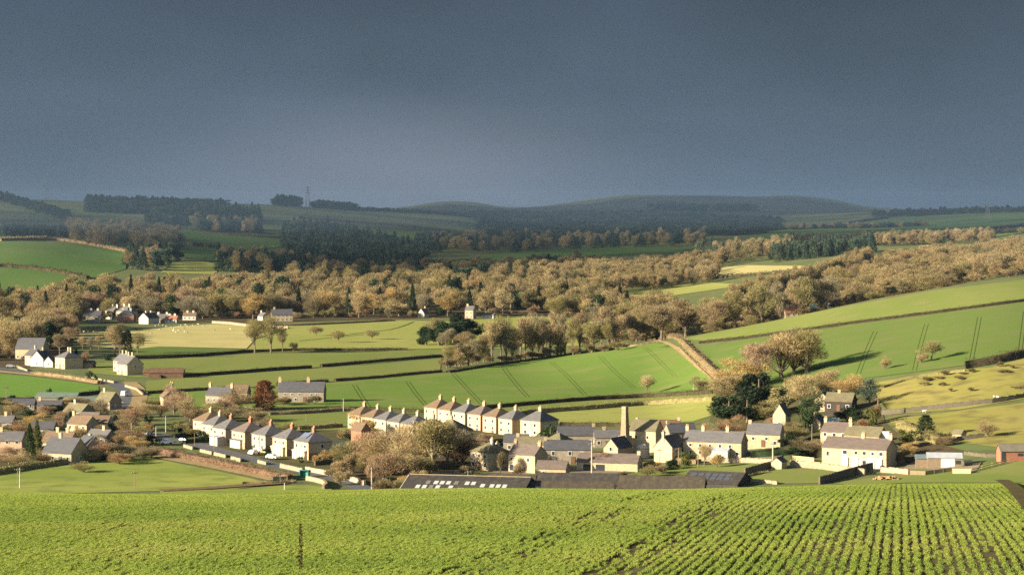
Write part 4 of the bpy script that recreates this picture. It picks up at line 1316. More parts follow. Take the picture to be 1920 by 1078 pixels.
house('house', 'pinkish house with a long sloping roof by the road junction', 305, None, 880, -74, 9.5, 7.0, 4.6, 3.4, 'gable', None, PINK, TILE, ch=[(-0.1, 0), (0.75, 0)], cmat=STONE_GREY, chh=1.6, wins=[('l', -1.6, .6, 1.1, 3.4), ('l', 1.6, .6, 1.1, 3.4)], door=False)
house('outbuilding', 'tall pale stone outhouse with red brick side behind the front row', 677, None, 748, -40, 4.5, 4.0, 4.5, 2.0, 'gable', None, BRICK, TILE, ch=[], door=False, wins=[], cat='outbuilding')
for i, (px, d, rot, L_, W_, lab, rf) in enumerate([
        (650, 722, -12, 4.2, 3.0, 'garden shed with a pale green roof beside the near front house', mat('pale_green_felt', (0.30, 0.36, 0.30))),
        (707, 752, -40, 5.0, 3.2, 'lean garden shed with brown roof below the middle row', TILE),
        (722, 744, -40, 4.0, 3.0, 'lean garden shed with dark roof below the middle row', SLATE_DK),
        (742, 748, -40, 5.0, 3.2, 'stone-ended shed with purple roof below the middle row', PURPLE),
        (762, 740, -40, 4.5, 3.0, 'rust-roofed shed at the right of the garden sheds', RUST),
        (445, 782, -20, 4.0, 3.0, 'small grey-roofed shed behind the front row', ZINC),
        (480, 785, -20, 5.0, 3.5, 'dark-roofed shed behind the brick-walled house', SLATE_DK)]):
    barn('garden_shed', lab, px, d, rot, L_, W_, 2.0, 0.9, STONE_PALE if i in (3,) else WOOD, rf, cat='shed', group='garden sheds between the house rows')

# ------------------------------------------------------------------ left village
LV = [
    ('house', 'buff stone house with dark roof and white window facing the meadow', 131, 690, -28, 12.0, 9.5, 3.4, 4.4, STONE, SLATE_DK, [(-0.35, 0)], 1),
    ('house', 'brown-roofed house with two white chimneys behind the meadow-side house', 128, 722, -20, 11.0, 7.0, 3.4, 3.2, STONE_PALE, TILE, [(-0.2, 0), (0.5, 0)], 1),
    ('house', 'dark-roofed gabled house right of the two-chimney house', 160, 716, -52, 8.0, 6.5, 2.8, 3.0, STONE, SLATE_DK, [(-0.3, .3)], 1),
    ('house', 'grey-roofed bungalow among garden shrubs in the left village', 195, 745, -30, 9.0, 6.5, 2.6, 2.4, STONE_GREY, SLATE, [(0.3, 0)], 1),
    ('house', 'pinkish two-gabled house at the far left edge of the village', 38, 715, -4, 10.0, 7.5, 4.8, 2.6, PINK, SLATE, [(-0.6, 0)], 2),
    ('house', 'brown tiled house with a pale gable chimney in the middle of the left village', 160, 790, -34, 10.0, 6.5, 2.9, 2.7, STONE_PALE, TILE, [(-.9, 0)], 1),
    ('house', 'dark stone house close to the road bend', 204, 880, -34, 8.2, 7.0, 3.6, 3.4, STONE_GREY, MOSSY, [(-.5, 0)], 1),
    ('bungalow', 'dark bungalow with a lit end wall below the lush field', 62, 880, 0, 12.0, 6.0, 2.5, 1.9, STONE_GREY, SLATE_DK, [], 1),
    ('bungalow', 'low dark-roofed bungalow with a pale end near the village centre', 112, 870, -4, 10.0, 6.0, 2.6, 1.9, STONE_GREY, SLATE_DK, [(-.9, 0)], 1),
    ('house', 'dark-roofed house behind the tall evergreens of the left village', 98, 775, -6, 9.0, 6.0, 2.8, 2.2, STONE_GREY, SLATE_DK, [], 1),
    ('house', 'small pale-gabled house by the red shed in the left village', 178, 812, -20, 8.0, 6.0, 2.6, 2.3, STONE_PALE, PURPLE, [], 1),
    ('house', 'long house with brown roof behind the garden thicket', 200, 800, -12, 8.5, 6.0, 2.7, 2.1, WHITE, TILE, [], 1),
    ('house', 'grey house among the shrubs left of the tall evergreens', 20, 800, -8, 10.0, 6.5, 2.7, 2.2, STONE_GREY, SLATE, [(.3, 0)], 1),
    ('house', 'low house with patchy stone-slate roof near the blue-green conifer', 150, 840, -40, 11.0, 7.0, 2.8, 2.9, STONE_GREY, MOSSY, [(-.4, 0)], 1),
]
for (nm, lab, px, d, rot, L_, W_, h_, ri, w, t, ch, st) in LV:
    house(nm, lab, px, None, d, rot, L_ * .88, W_ * .88, h_ * .92, ri * .88, 'gable', None, w, t, ch=ch, cmat=CREAM, storeys=st, cat='house' if nm == 'house' else 'bungalow', chh=1.4, kdoor=px, pots=False)
barn('long_shed', 'long shed with pale metal roof along the edge of the lush field', 140, 905, -10, 16, 6, 2.6, 1.6, WOOD, mat('green_grey_sheet', (0.10, 0.13, 0.11), (0.08, 0.105, 0.09), .5), cat='shed')
barn('long_shed', 'low green-roofed shed right of the pale metal shed', 176, 898, -4, 12, 5, 2.3, 1.0, WOOD, MATS['green_grey_sheet'], cat='shed')
# road-side houses beyond
LV2 = [
    ('house', 'two-storey cream house with grey roof beside the far road', 120, 1112, -50, 9.0, 9.5, 5.0, 3.2, CREAM, SLATE, [(-.1, 0), (.4, 0)], 2, 'hip'),
    ('house', 'white gabled house by the far road', 79, 1128, -114, 8.5, 7.0, 3.8, 3.4, WHITE, SLATE_DK, [(-.2, 0)], 1, 'gable'),
    ('house', 'cream house half hidden behind the white gabled house', 58, 1135, -55, 8.0, 6.5, 4.8, 3.0, CREAM, SLATE_DK, [(.2, 0)], 2, 'gable'),
    ('garage', 'low white garage with grey roof between two far houses', 97, 1125, -116, 8.0, 5.0, 2.4, 2.4, WHITE, SLATE, [], 1, 'gable'),
    ('chapel', 'tall stone chapel with a steep dark roof at the far road', 78, 1178, -14, 14.5, 8.0, 5.5, 5.0, STONE, SLATE_DK, [], 1, 'gable'),
    ('farmhouse', 'cream farmhouse with grey gable at the road bend', 237, 1068, -54, 10.0, 8.0, 4.9, 3.6, CREAM, SLATE, [(-.2, 0), (.5, 0)], 2, 'gable'),
    ('farmhouse', 'smaller cream house joined behind the farmhouse at the road bend', 226, 1092, -54, 8.0, 7.5, 4.9, 3.0, CREAM, SLATE, [(-.4, 0), (.5, 0)], 2, 'gable'),
]
for (nm, lab, px, d, rot, L_, W_, h_, ri, w, t, ch, st, rk) in LV2:
    house(nm, lab, px, None, d, rot, L_, W_, h_, ri, rk, None, w, t, ch=ch, cmat=STONE_PALE, storeys=st, cat=nm if nm in ('garage', 'chapel') else 'house', chh=1.6, kdoor=px, pots=False)
barn('barn', 'rusty brown barn with a long sagging roof beside the road-bend farmhouse', 342, 1052, 2, 15, 7, 2.4, 1.6, RUST, RUST)
barn('barn', 'low rusty barn in front of the sagging one', 326, 1062, 0, 14, 5, 2.0, 1.0, RUST, RUST)
barn('shed', 'low grey shed behind the two-storey cream house', 172, 1118, -8, 10, 5, 2.2, 1.1, WOOD, SLATE, cat='shed')
# far village beyond the sheep pasture
FV = [(118, 1590, -30, 9, 7, 5, 3, PINK, SLATE_DK, 'slate-roofed house at the left end of the far hamlet'),
      (138, 1600, -30, 10, 7, 5, 3, STONE, TILE, 'brown-roofed house second from left in the far hamlet'),
      (150, 1575, 0, 10, 7, 4.5, 3, STONE_GREY, SLATE_DK, 'dark house behind the blue-green garden trees of the far hamlet'),
      (188, 1585, 0, 10, 7, 5, 3.2, STONE_GREY, SLATE_DK, 'dark gabled house with white windows in the far hamlet'),
      (215, 1640, -40, 10, 8, 5.5, 3.2, WHITE, SLATE, 'white house with a grey hipped roof in the far hamlet'),
      (238, 1625, -40, 12, 9, 6, 3.6, CREAM, SLATE, 'large cream house with a peaked roof in the far hamlet'),
      (250, 1600, 0, 11, 8, 4.6, 3.2, BRICK, SLATE_DK, 'dark brick house below the peaked roof in the far hamlet'),
      (277, 1570, -122, 11, 8, 3.8, 3.2, WHITE, SLATE_DK, 'white gabled bungalow at the top corner of the sheep pasture'),
      (318, 1585, -10, 13, 7, 3.0, 2.6, STONE, SLATE, 'long grey-roofed bungalow above the sheep pasture'),
      (330, 1580, -10, 8, 6, 2.6, 2.2, WHITE, BRICK, 'small orange-roofed building above the sheep pasture'),
      (366, 1630, -6, 9, 6, 3.0, 2.0, WHITE, TILE, 'small white house at the wood edge above the pasture')]
for (px, d, rot, L_, W_, h_, ri, w, t, lab) in FV:
    house('house', lab, px, None, d, rot, L_, W_, h_, ri, 'hip' if 'hip' in lab or 'peaked' in lab else 'gable', None, w, t, ch=[(-.4, 0), (.5, 0)], cmat=WHITE, cw=1.3, chh=1.4, storeys=2 if h_ > 4 else 1, pots=False, door=False, group='houses of the far hamlet')
# houses in the far woods
WV = [(548, 1600, 8, 14, 8, 4.5, 3.5, STONE, SLATE_DK, 'shaded stone cottage at the edge of the valley wood', 'cottage'),
      (492, 1615, -50, 6, 5, 3.0, 2.2, WHITE, SLATE, 'little white cottage left of the shaded one', 'cottage'),
      (795, 1650, -118, 7, 5, 3.0, 3.2, WHITE, SLATE, 'white gable showing between bare trees of the parkland edge', 'house'),
      (887, 1640, -20, 6, 6, 6.0, 2.5, PINK, SLATE, 'tall pink-white house beside the dark conifer at the parkland edge', 'house'),
      (925, 1645, -20, 8, 5, 2.4, 1.2, WHITE, SLATE, 'low cream shed at the top of the parkland', 'shed'),
      (1127, 1370, -28, 8.0, 7, 5.2, 3.0, WHITE, TILE, 'small white house among trees beside the green field brow', 'house'),
      (1602, 1480, -15, 9, 7, 4.6, 1.0, WHITE, WHITE, 'flat white house in the right hillside scrub', 'house'),
      (1618, 1540, -15, 8, 6, 4.4, 1.6, CREAM, WHITE, 'cream house above the flat white one', 'house'),
      (1345, 2350, 4, 24, 9, 2.6, 1.4, WHITE, ZINC, 'long pale shed beside the straw-coloured field', 'shed'),
      (1331, 2290, -10, 6, 5, 3.0, 2.0, WHITE, SLATE, 'tiny white cottage under the lit belt of trees', 'cottage'),
      (985, 2070, 4, 20, 7, 3.6, 1.6, WHITE, SLATE, 'long white house glimpsed through the valley wood', 'house'),
      (1512, 1240, 10, 11, 5, 2.6, 2.6, CREAM, BRICK, 'brown-roofed lodge peeping over the upper pasture', 'house'),
      (1542, 1250, -10, 8, 5, 3.0, 2.6, STONE, mat('verdigris_sheet', (0.16, 0.24, 0.22)), 'green-roofed lodge peeping over the upper pasture', 'house'),
      (1563, 1250, -8, 8, 4, 2.6, 1.6, WHITE, ZINC, 'pale-roofed shed peeping over the upper pasture', 'shed'),
      (1928, 1290, -8, 7, 5, 2.6, 1.2, WHITE, ZINC, 'white-walled shed on the brow at the right edge', 'shed')]
for (px, d, rot, L_, W_, h_, ri, w, t, lab, c) in WV:
    house('cottage' if c == 'cottage' else ('field_shed' if c == 'shed' else 'house'), lab, px, None, d, rot, L_, W_, h_, ri, 'gable', None, w, t, ch=[(-.7, 0)] if c != 'shed' else [], cmat=CREAM, chh=1.5, cw=1.2, storeys=2 if h_ > 4 else 1, pots=False, door=False, cat=c)
# ------------------------------------------------------------------ vegetation kinds
M_TWIG = leaf_mat('bare_twigs', transl=0.30, jitter=0.30)
M_LEAF = leaf_mat('evergreen_leaves', transl=0.15, jitter=0.35)
M_TWIG_FAR = leaf_mat('far_bare_twigs', ramp_cols=[(0.229, 0.180, 0.089), (0.176, 0.151, 0.066), (0.274, 0.207, 0.103), (0.142, 0.122, 0.058), (0.219, 0.161, 0.084), (0.307, 0.233, 0.117), (0.169, 0.146, 0.080), (0.241, 0.171, 0.089), (0.185, 0.161, 0.066)], transl=0.2, jitter=0.3)
M_LEAF_FAR = leaf_mat('far_conifer_needles', ramp_cols=[(0.045, 0.068, 0.040), (0.058, 0.080, 0.046), (0.040, 0.062, 0.044), (0.075, 0.085, 0.045)], transl=0.1, jitter=0.35)
BARK = mat('bark', (0.14, 0.11, 0.075), (0.10, 0.08, 0.055), 2.0)
BARK_PALE = mat('pale_bark', (0.34, 0.29, 0.19), (0.26, 0.215, 0.14), 1.5)


def slivers(P, Dn, ln, wd, r):
    """one thin triangle per point: P base, Dn direction"""
    n = len(P)
    side = np.cross(Dn, r.normal(size=(n, 3)))
    side /= np.linalg.norm(side, axis=1)[:, None] + 1e-9
    L = ln * r.uniform(0.6, 1.4, n)[:, None]
    Wd = wd * r.uniform(0.6, 1.4, n)[:, None]
    A = P - side * Wd - Dn * L * 0.4
    B = P + side * Wd - Dn * L * 0.4
    C = P + Dn * L * 0.6
    V = np.stack([A, B, C], 1).reshape(-1, 3)
    F = np.arange(3 * n).reshape(-1, 3)
    return V, F


def unit(v):
    return v / (np.linalg.norm(v, axis=1)[:, None] + 1e-9)


def bare_proto(seed, H=15.0, R=6.0, clear=0.22, n=3600, lobes=13, ln=1.0, wd=0.085, shape='round', material=None, trunk=None):
    """winter broadleaf: trunk with limbs + a crown of twig slivers; returns (trunk mesh, crown mesh)"""
    r = np.random.default_rng(seed)
    z0 = H * clear
    zc = (H + z0) / 2
    rz = (H - z0) / 2
    cs, rs = [], []
    for i in range(lobes):
        for _ in range(60):
            q = r.uniform(-1, 1, 3)
            if np.linalg.norm(q) < 0.92:
                break
        if shape == 'column':
            q[0] *= .8
            q[1] *= .8
        if shape == 'flat':
            q[2] *= 0.7
        c = np.array([q[0] * R * 0.85, q[1] * R * 0.85, zc + q[2] * rz * 0.85])
        if shape == 'round' and c[2] < zc:
            k = 1 - 0.35 * (zc - c[2]) / rz
            c[:2] *= k
        cs.append(c)
        rs.append(R * r.uniform(0.24, 0.54))
    cs = np.array(cs)
    rs = np.array(rs)
    pr = rs ** 2.2 / (rs ** 2.2).sum()
    pick = r.choice(lobes, n, p=pr)
    dirs = unit(r.normal(size=(n, 3)))
    dirs[:, 2] = dirs[:, 2] * 0.85 + 0.15
    rad = rs[pick] * (r.random(n) ** 0.40)
    P = cs[pick] + dirs * rad[:, None]
    P[:, 2] = np.maximum(P[:, 2], z0 * 0.8)
    out = unit(P - np.array([0, 0, z0 * 0.9]))
    Dn = unit(dirs * 0.5 + out * 0.9 + r.normal(size=(n, 3)) * 0.45 + np.array([0, 0, 0.25]))
    V, F = slivers(P, Dn, ln, wd, r)
    crown = np_mesh('crown', V, F, material or M_TWIG)
    m = MB()
    tr = trunk or 0.028 * H
    m.tube([(0, 0, -1.0), (0, 0, 0.3), (0.1, 0, z0), (0.15, 0.1, zc)], [tr * 1.25, tr, tr * 0.75, tr * 0.35], 7)
    for i in r.permutation(lobes)[:8]:
        c = cs[i]
        s = np.array([0.1, 0, z0 * r.uniform(0.7, 1.4)])
        mid = s * 0.5 + c * 0.5 + np.array([0, 0, -0.05 * H])
        m.tube([s, mid, c], [tr * 0.45, tr * 0.28, tr * 0.1], 5, cap=False)
    return m.mesh('trunk', BARK), crown


def evergreen_proto(seed, H=12.0, R=5.0, n=3400, lobes=16, clear=0.06, ln=0.75, wd=0.20, material=None):
    r = np.random.default_rng(seed)
    cs, rs = [], []
    for i in range(lobes):
        z = r.uniform(0.1, 0.92)
        k = math.sqrt(max(0.05, 1 - (2 * z - 0.9) ** 2 / 1.25)) * r.uniform(0.25, 0.8)
        an = r.uniform(0, 2 * math.pi)
        cs.append((R * k * math.cos(an), R * k * math.sin(an), H * (clear + (1 - clear) * z * 0.92)))
        rs.append(R * r.uniform(0.28, 0.5))
    cs = np.array(cs)
    rs = np.array(rs)
    pick = r.integers(0, lobes, n)
    d = unit(r.normal(size=(n, 3)))
    P = cs[pick] + d * (rs[pick] * r.random(n) ** 0.33)[:, None]
    P[:, 2] = np.clip(P[:, 2], H * clear * 0.5, H)
    Dn = unit(d * 0.8 + r.normal(size=(n, 3)) * 0.6)
    V, F = slivers(P, Dn, ln, wd, r)
    crown = np_mesh('crown', V, F, material or M_LEAF)
    m = MB().tube([(0, 0, -1), (0, 0, 0.5), (0, 0, H * .7)], [0.035 * H, 0.03 * H, 0.01 * H], 7)
    return m.mesh('trunk', BARK), crown


def conifer_proto(seed, H=16.0, R=3.4, n=2800, clear=0.06, ln=0.9, wd=0.17, power=0.85, material=None, dome=False):
    r = np.random.default_rng(seed)
    z = r.random(n) ** 0.8
    if dome:
        prof = np.sqrt(np.clip(1 - (z * 1.06 - 0.35) ** 2 / 0.55, 0.03, 1))
    else:
        prof = (1 - z) ** power + 0.04
    an = r.uniform(0, 2 * math.pi, n)
    tier = 1 + 0.16 * np.sin(z * 38 + an * 2 + seed) + 0.16 * np.sin(an * 5 + seed * 2 + z * 9)
    k = prof * tier * (r.random(n) ** 0.35) * R
    P = np.stack([k * np.cos(an), k * np.sin(an), H * (clear + (1 - clear) * z)], 1)
    out = np.stack([np.cos(an), np.sin(an), np.full(n, -0.25 if not dome else 0.5)], 1)
    Dn = unit(out + r.normal(size=(n, 3)) * 0.45)
    V, F = slivers(P, Dn, ln, wd, r)
    crown = np_mesh('crown', V, F, material or M_LEAF)
    m = MB().tube([(0, 0, -1), (0, 0, 0.5), (0, 0, H * .85)], [0.026 * H, 0.022 * H, 0.006 * H], 7)
    return m.mesh('trunk', BARK), crown


def shrub_proto(seed, H=4.0, R=2.6, n=2200, ln=0.55, wd=0.05, material=None):
    return bare_proto(seed, H, R, 0.05, n, 8, ln, wd, 'flat', material, trunk=0.10)


PR = {
    'round': [bare_proto(10 + i, 15, 6.6, 0.14, 7500, 18, 0.85, 0.075) for i in range(4)],
    'tall': [bare_proto(20 + i, 18, 5.2, 0.20, 7000, 16, 0.85, 0.075, shape='column') for i in range(3)],
    'open': [bare_proto(30 + i, 16, 6.0, 0.28, 4600, 16, 0.95, 0.06) for i in range(3)],
    'openlow': [bare_proto(35 + i, 16, 5.6, 0.12, 4400, 18, 0.95, 0.055) for i in range(3)],
    'spread': [bare_proto(40 + i, 9, 6.5, 0.24, 3000, 14, 0.9, 0.07, 'flat') for i in range(2)],
    'fine': [bare_proto(50 + i, 12, 5.2, 0.06, 7000, 20, 0.65, 0.048) for i in range(3)],
    'shrub': [shrub_proto(60 + i) for i in range(4)],
    'evergreen': [evergreen_proto(70 + i) for i in range(3)],
    'bush': [evergreen_proto(75 + i, 3.0, 1.8, 1200, 8, 0.0, 0.35, 0.09) for i in range(3)],
    'conifer': [conifer_proto(80 + i) for i in range(3)],
    'cypress': [conifer_proto(85 + i, 12, 3.0, 3400, 0.02, 0.6, 0.13, dome=True) for i in range(2)],
    'cedar': [evergreen_proto(90, 13, 5.5, 2600, 18, 0.12, 0.7, 0.12)],
}
NAT = {'round': (15, 13), 'tall': (18, 10), 'open': (16, 12), 'openlow': (16, 11), 'spread': (9, 12.5), 'fine': (12, 10), 'shrub': (4, 5.4), 'evergreen': (12, 9.5), 'bush': (3, 3.4), 'conifer': (16, 6.8), 'cypress': (12, 6), 'cedar': (13, 11)}
HUES = {
    'tan': (0.310, 0.244, 0.128), 'ochre': (0.364, 0.259, 0.108), 'russet': (0.273, 0.177, 0.100), 'olive': (0.231, 0.201, 0.089), 'brown': (0.231, 0.177, 0.098),
    'grey': (0.225, 0.193, 0.120), 'pale': (0.402, 0.328, 0.177), 'rosy': (0.298, 0.208, 0.128), 'dark': (0.151, 0.128, 0.067),
    'hedgeshade': (0.040, 0.036, 0.020), 'hedge': (0.068, 0.058, 0.032), 'hedgebrown': (0.105, 0.078, 0.046),  # darker hedge tones: shade of the unlit near side put into the colour
    'lane': (0.155, 0.100, 0.065),
    'darkgreen': (0.030, 0.046, 0.022), 'green': (0.045, 0.070, 0.028), 'bluegreen': (0.055, 0.080, 0.060), 'yellowgreen': (0.095, 0.105, 0.030), 'black': (0.022, 0.032, 0.018), 'bronze': (0.15, 0.068, 0.035),
}
KINDNAME = {'round': ('bare_tree', 'tree'), 'tall': ('bare_tree', 'tree'), 'open': ('bare_tree', 'tree'), 'openlow': ('bare_tree', 'tree'), 'spread': ('bare_tree', 'tree'), 'fine': ('bare_tree', 'tree'), 'shrub': ('bare_shrub', 'shrub'),
            'evergreen': ('evergreen_tree', 'tree'), 'bush': ('evergreen_bush', 'bush'), 'conifer': ('conifer', 'tree'), 'cypress': ('conifer', 'tree'), 'cedar': ('cedar_tree', 'tree')}
HUEWORD = {'tan': 'tan', 'ochre': 'ochre', 'russet': 'russet', 'olive': 'olive', 'brown': 'brown', 'lane': 'brown', 'grey': 'grey-brown', 'pale': 'pale straw', 'rosy': 'rosy brown', 'dark': 'dark brown',
           'darkgreen': 'dark green', 'green': 'green', 'bluegreen': 'blue-green', 'yellowgreen': 'yellow-green', 'black': 'blackish green', 'bronze': 'bronze'}
TREES = []


def tree(kind, P, hgt, wid, hue, label, group=None, rz=None, jit=0.08, pale=False, k=None):
    nm, cat = KINDNAME[kind]
    i = RNG.integers(0, len(PR[kind])) if k is None else k
    tm, cm = PR[kind][i]
    H, Wd = NAT[kind]
    root = empty(nm, P, RNG.uniform(0, 6.28) if rz is None else rz, label, cat, group)
    s = (wid / Wd, wid / Wd, hgt / H)
    c = np.array(HUES[hue]) * RNG.uniform(1 - jit, 1 + jit) * np.array([RNG.uniform(.97, 1.03), 1, RNG.uniform(.96, 1.04)])
    t = add_obj('trunk', tm, root)
    t.scale = s
    if pale:
        t.material_slots[0].link = 'OBJECT'
        t.material_slots[0].material = BARK_PALE
    o = add_obj('crown', cm, root)
    o.scale = s
    o.color = (*c, 1)
    TREES.append((P.x, P.y, wid / 2))
    return root


def ptree(kind, px, py, hpx, wpx, hue, label, group=None, d=None, **kw):
    """tree whose foot is at a photograph pixel (or at bearing px and distance d); height and width in photograph pixels"""
    P = at_d(px, d) if d else hit(px, py, 480, 4200)
    m = P.y / FPX
    return tree(kind, P, hpx * m, wpx * m, hue, label, group, **kw)


# ------------------------------------------------------------------ single trees one can name
T = ptree
T('cypress', 495, 778, 56, 42, 'bronze', 'big bronze and green conifer standing beside the long cottage', d=880, k=0)
T('cypress', 489, 778, 48, 24, 'darkgreen', 'dark green flank conifer behind the big bronze conifer', d=884, k=1)
T('evergreen', 1424, 0, 80, 84, 'black', 'tallest blackish evergreen at the top of the dark clump', d=815)
T('evergreen', 1368, 0, 58, 76, 'darkgreen', 'broad dark evergreen at the left of the dark clump', d=792)
T('evergreen', 1402, 0, 62, 66, 'black', 'dark evergreen in the middle of the dark clump', d=783)
T('fine', 1384, 0, 74, 100, 'ochre', 'ochre bare tree at the left of the big group on the wheat field edge', d=862)
T('fine', 1360, 0, 54, 72, 'tan', 'low tan bare tree at the foot of the track', d=856)
T('openlow', 1422, 0, 88, 112, 'rosy', 'tall rosy brown bare tree second in the big group', d=872)
T('openlow', 1466, 0, 94, 116, 'tan', 'tallest tan bare tree in the middle of the big group', d=878)
T('openlow', 1514, 0, 90, 106, 'olive', 'olive bare tree at the right of the big group', d=876)
T('fine', 1490, 0, 88, 104, 'brown', 'brown bare tree second from right in the big group', d=884)
T('fine', 1502, 0, 66, 72, 'pale', 'pale straw bare tree above the tall white gable', d=806)
T('fine', 1552, 0, 56, 62, 'tan', 'tan bare tree right of the pale straw tree', d=812)
T('fine', 1590, 0, 44, 76, 'ochre', 'low ochre thicket tree left of the blue-green cedar', d=800)
T('fine', 1660, 0, 27, 24, 'tan', 'small tan bare tree on the edge of the rough pasture', d=838)
T('open', 1748, 0, 40, 50, 'olive', 'thin olive bare tree against the deep green field', d=838)
T('fine', 1728, 0, 26, 28, 'tan', 'little tan bare tree beside the thin olive one', d=836)
T('cedar', 1632, 0, 54, 50, 'bluegreen', 'blue-green cedar behind the dark timber house', d=776)
T('cypress', 1552, 0, 36, 13, 'black', 'narrow black conifer left of the dark timber house', d=786)
T('cedar', 1512, 0, 74, 46, 'green', 'layered green cedar between the white gable and the outhouse', d=742)
T('cedar', 1535, 0, 62, 36, 'darkgreen', 'dark layered cedar behind the stone outhouse', d=762)
T('bush', 1636, 0, 34, 32, 'yellowgreen', 'rounded yellow-green bush right of the timber house', d=730)
T('fine', 1645, 0, 40, 22, 'russet', 'russet-topped bare sapling beside the telegraph pole at the timber house', d=735)
T('evergreen', 1470, 0, 56, 60, 'olive', 'olive evergreen tree between the dark clump and the pale tree', d=796)
T('fine', 1440, 0, 42, 60, 'olive', 'olive bare tree right of the dark clump', d=782)
T('fine', 1376, 0, 50, 58, 'russet', 'russet shrub tree rising behind the terrace cottages', d=742)
T('fine', 1332, 0, 42, 46, 'russet', 'russet bare shrub tree left of the cottage chimneys', d=738)
T('fine', 1350, 0, 30, 34, 'rosy', 'low rosy shrub tree touching the cottage roof', d=722)
T('fine', 1412, 0, 36, 44, 'brown', 'brown bare tree right of the russet shrub trees', d=745)
T('fine', 1452, 0, 34, 40, 'rosy', 'rosy bare tree beside the tall white gable', d=752)
T('open', 1322, 0, 44, 36, 'tan', 'small tan bare tree in front of the terrace cottages', d=676)
T('open', 1212, 738, 38, 40, 'pale', 'lone pale bare tree at the bottom of the bright wheat field')
T('fine', 1310, 733, 30, 42, 'brown', 'low brown bare tree by the hedge at the foot of the wheat field')
T('evergreen', 1032, 0, 40, 48, 'green', 'green rounded evergreen beside the wide grey-slated house', d=752)
T('bush', 1062, 0, 14, 26, 'darkgreen', 'dark green bush right of the rounded evergreen', d=768)
# front thicket
T('tall', 812, 888, 108, 92, 'olive', 'tall olive bare tree with a pale forked trunk in the front thicket', pale=True)
T('fine', 775, 0, 96, 124, 'tan', 'broad tan bare tree left of the pale forked trunk', d=672)
T('fine', 735, 0, 88, 120, 'tan', 'tan bare tree in the middle of the front thicket', d=678)
T('fine', 695, 0, 76, 110, 'rosy', 'rosy bare tree left of the middle of the front thicket', d=684)
T('fine', 660, 0, 54, 84, 'olive', 'low olive bare tree at the left end of the front thicket', d=690)
T('fine', 718, 0, 60, 88, 'rosy', 'rosy bare tree low in the front thicket', d=650)
T('fine', 700, 0, 58, 34, 'rosy', 'pinkish upright bare tree beside the thicket lamp post', d=640)
T('fine', 758, 0, 66, 84, 'tan', 'pale tan bare tree in the front centre of the thicket', d=652)
T('fine', 866, 0, 70, 72, 'russet', 'russet bare tree beside the cream hip-roofed farmhouse', d=690)
T('fine', 856, 0, 70, 76, 'brown', 'brown bare tree between the pale trunk and the russet tree', d=690)
T('open', 838, 0, 84, 86, 'grey', 'grey-brown bare tree right of the pale forked trunk', d=682)
T('evergreen', 730, 0, 24, 26, 'darkgreen', 'small dark green holly low in the front thicket', d=632)
T('bush', 876, 0, 22, 26, 'green', 'green bush at the corner of the rooflit barn', d=640)
T('shrub', 868, 0, 22, 30, 'brown', 'brown shrub left of the cream hip-roofed farmhouse', d=655)
T('shrub', 938, 0, 40, 28, 'dark', 'dark creeper shrub against the shaded farmhouse wall', d=664)
T('shrub', 760, 0, 24, 50, 'olive', 'olive bramble patch at the left corner of the rooflit barn', d=622)
T('shrub', 725, 0, 26, 60, 'brown', 'brown bramble patch below the front thicket', d=622)
T('shrub', 790, 0, 30, 40, 'tan', 'tan shrub behind the rooflit barn ridge', d=642)
T('fine', 1125, 0, 40, 50, 'rosy', 'rosy bare birch in the farm courtyard', d=674)
T('fine', 672, 0, 50, 62, 'ochre', 'ochre bare tree above the garden sheds', d=770)
T('shrub', 645, 0, 24, 40, 'tan', 'tan shrub left of the tall stone outhouse', d=760)
r_ = np.random.default_rng(55)
for i in range(22):
    px, d = r_.uniform(628, 806), r_.uniform(628, 690)
    hue = ['rosy', 'olive', 'tan', 'brown', 'ochre'][i % 5]
    T('shrub', px, 0, r_.uniform(22, 42), r_.uniform(34, 62), hue, '%s bare shrub %s of the front thicket' % (HUEWORD[hue], 'low at the left end' if px < 680 else 'low in the middle' if px < 745 else 'at the right foot'), 'shrubs of the front thicket', d=d)
# left village
T('fine', 325, 0, 58, 56, 'rosy', 'rosy bare birch right of the pinkish junction house', d=862)
T('fine', 345, 0, 46, 44, 'tan', 'tan bare tree right of the rosy birch', d=850)
T('fine', 300, 0, 34, 40, 'brown', 'brown bare tree in front of the pinkish junction house', d=850)
T('fine', 448, 0, 44, 66, 'brown', 'brown orchard tree in front of the brown-roofed cottage', d=880)
T('fine', 420, 0, 34, 44, 'rosy', 'rosy orchard tree left of the bronze conifer', d=870)
T('bush', 395, 0, 18, 22, 'darkgreen', 'dark bush below the pale-gabled cottage', d=860)
T('conifer', 53, 0, 66, 26, 'green', 'tall green conifer left of the meadow-side house', d=706)
T('conifer', 67, 0, 68, 26, 'yellowgreen', 'yellowish conifer paired with the tall green one', d=712)
T('conifer', 130, 0, 36, 26, 'bluegreen', 'blue-green spruce in the middle of the left village', d=798)
T('conifer', 214, 0, 28, 30, 'bluegreen', 'low blue-green conifer by the village road', d=800)
T('conifer', 122, 0, 28, 18, 'bluegreen', 'small blue-green spruce left of the bigger one', d=800)
T('bush', 94, 748, 20, 14, 'black', 'black rounded bush on the edge of the lush field')
T('bush', 168, 0, 20, 18, 'darkgreen', 'dark evergreen bush by the far road corner', d=1030)
T('bush', 178, 0, 17, 14, 'green', 'green bush right of the dark one at the far road corner', d=1026)
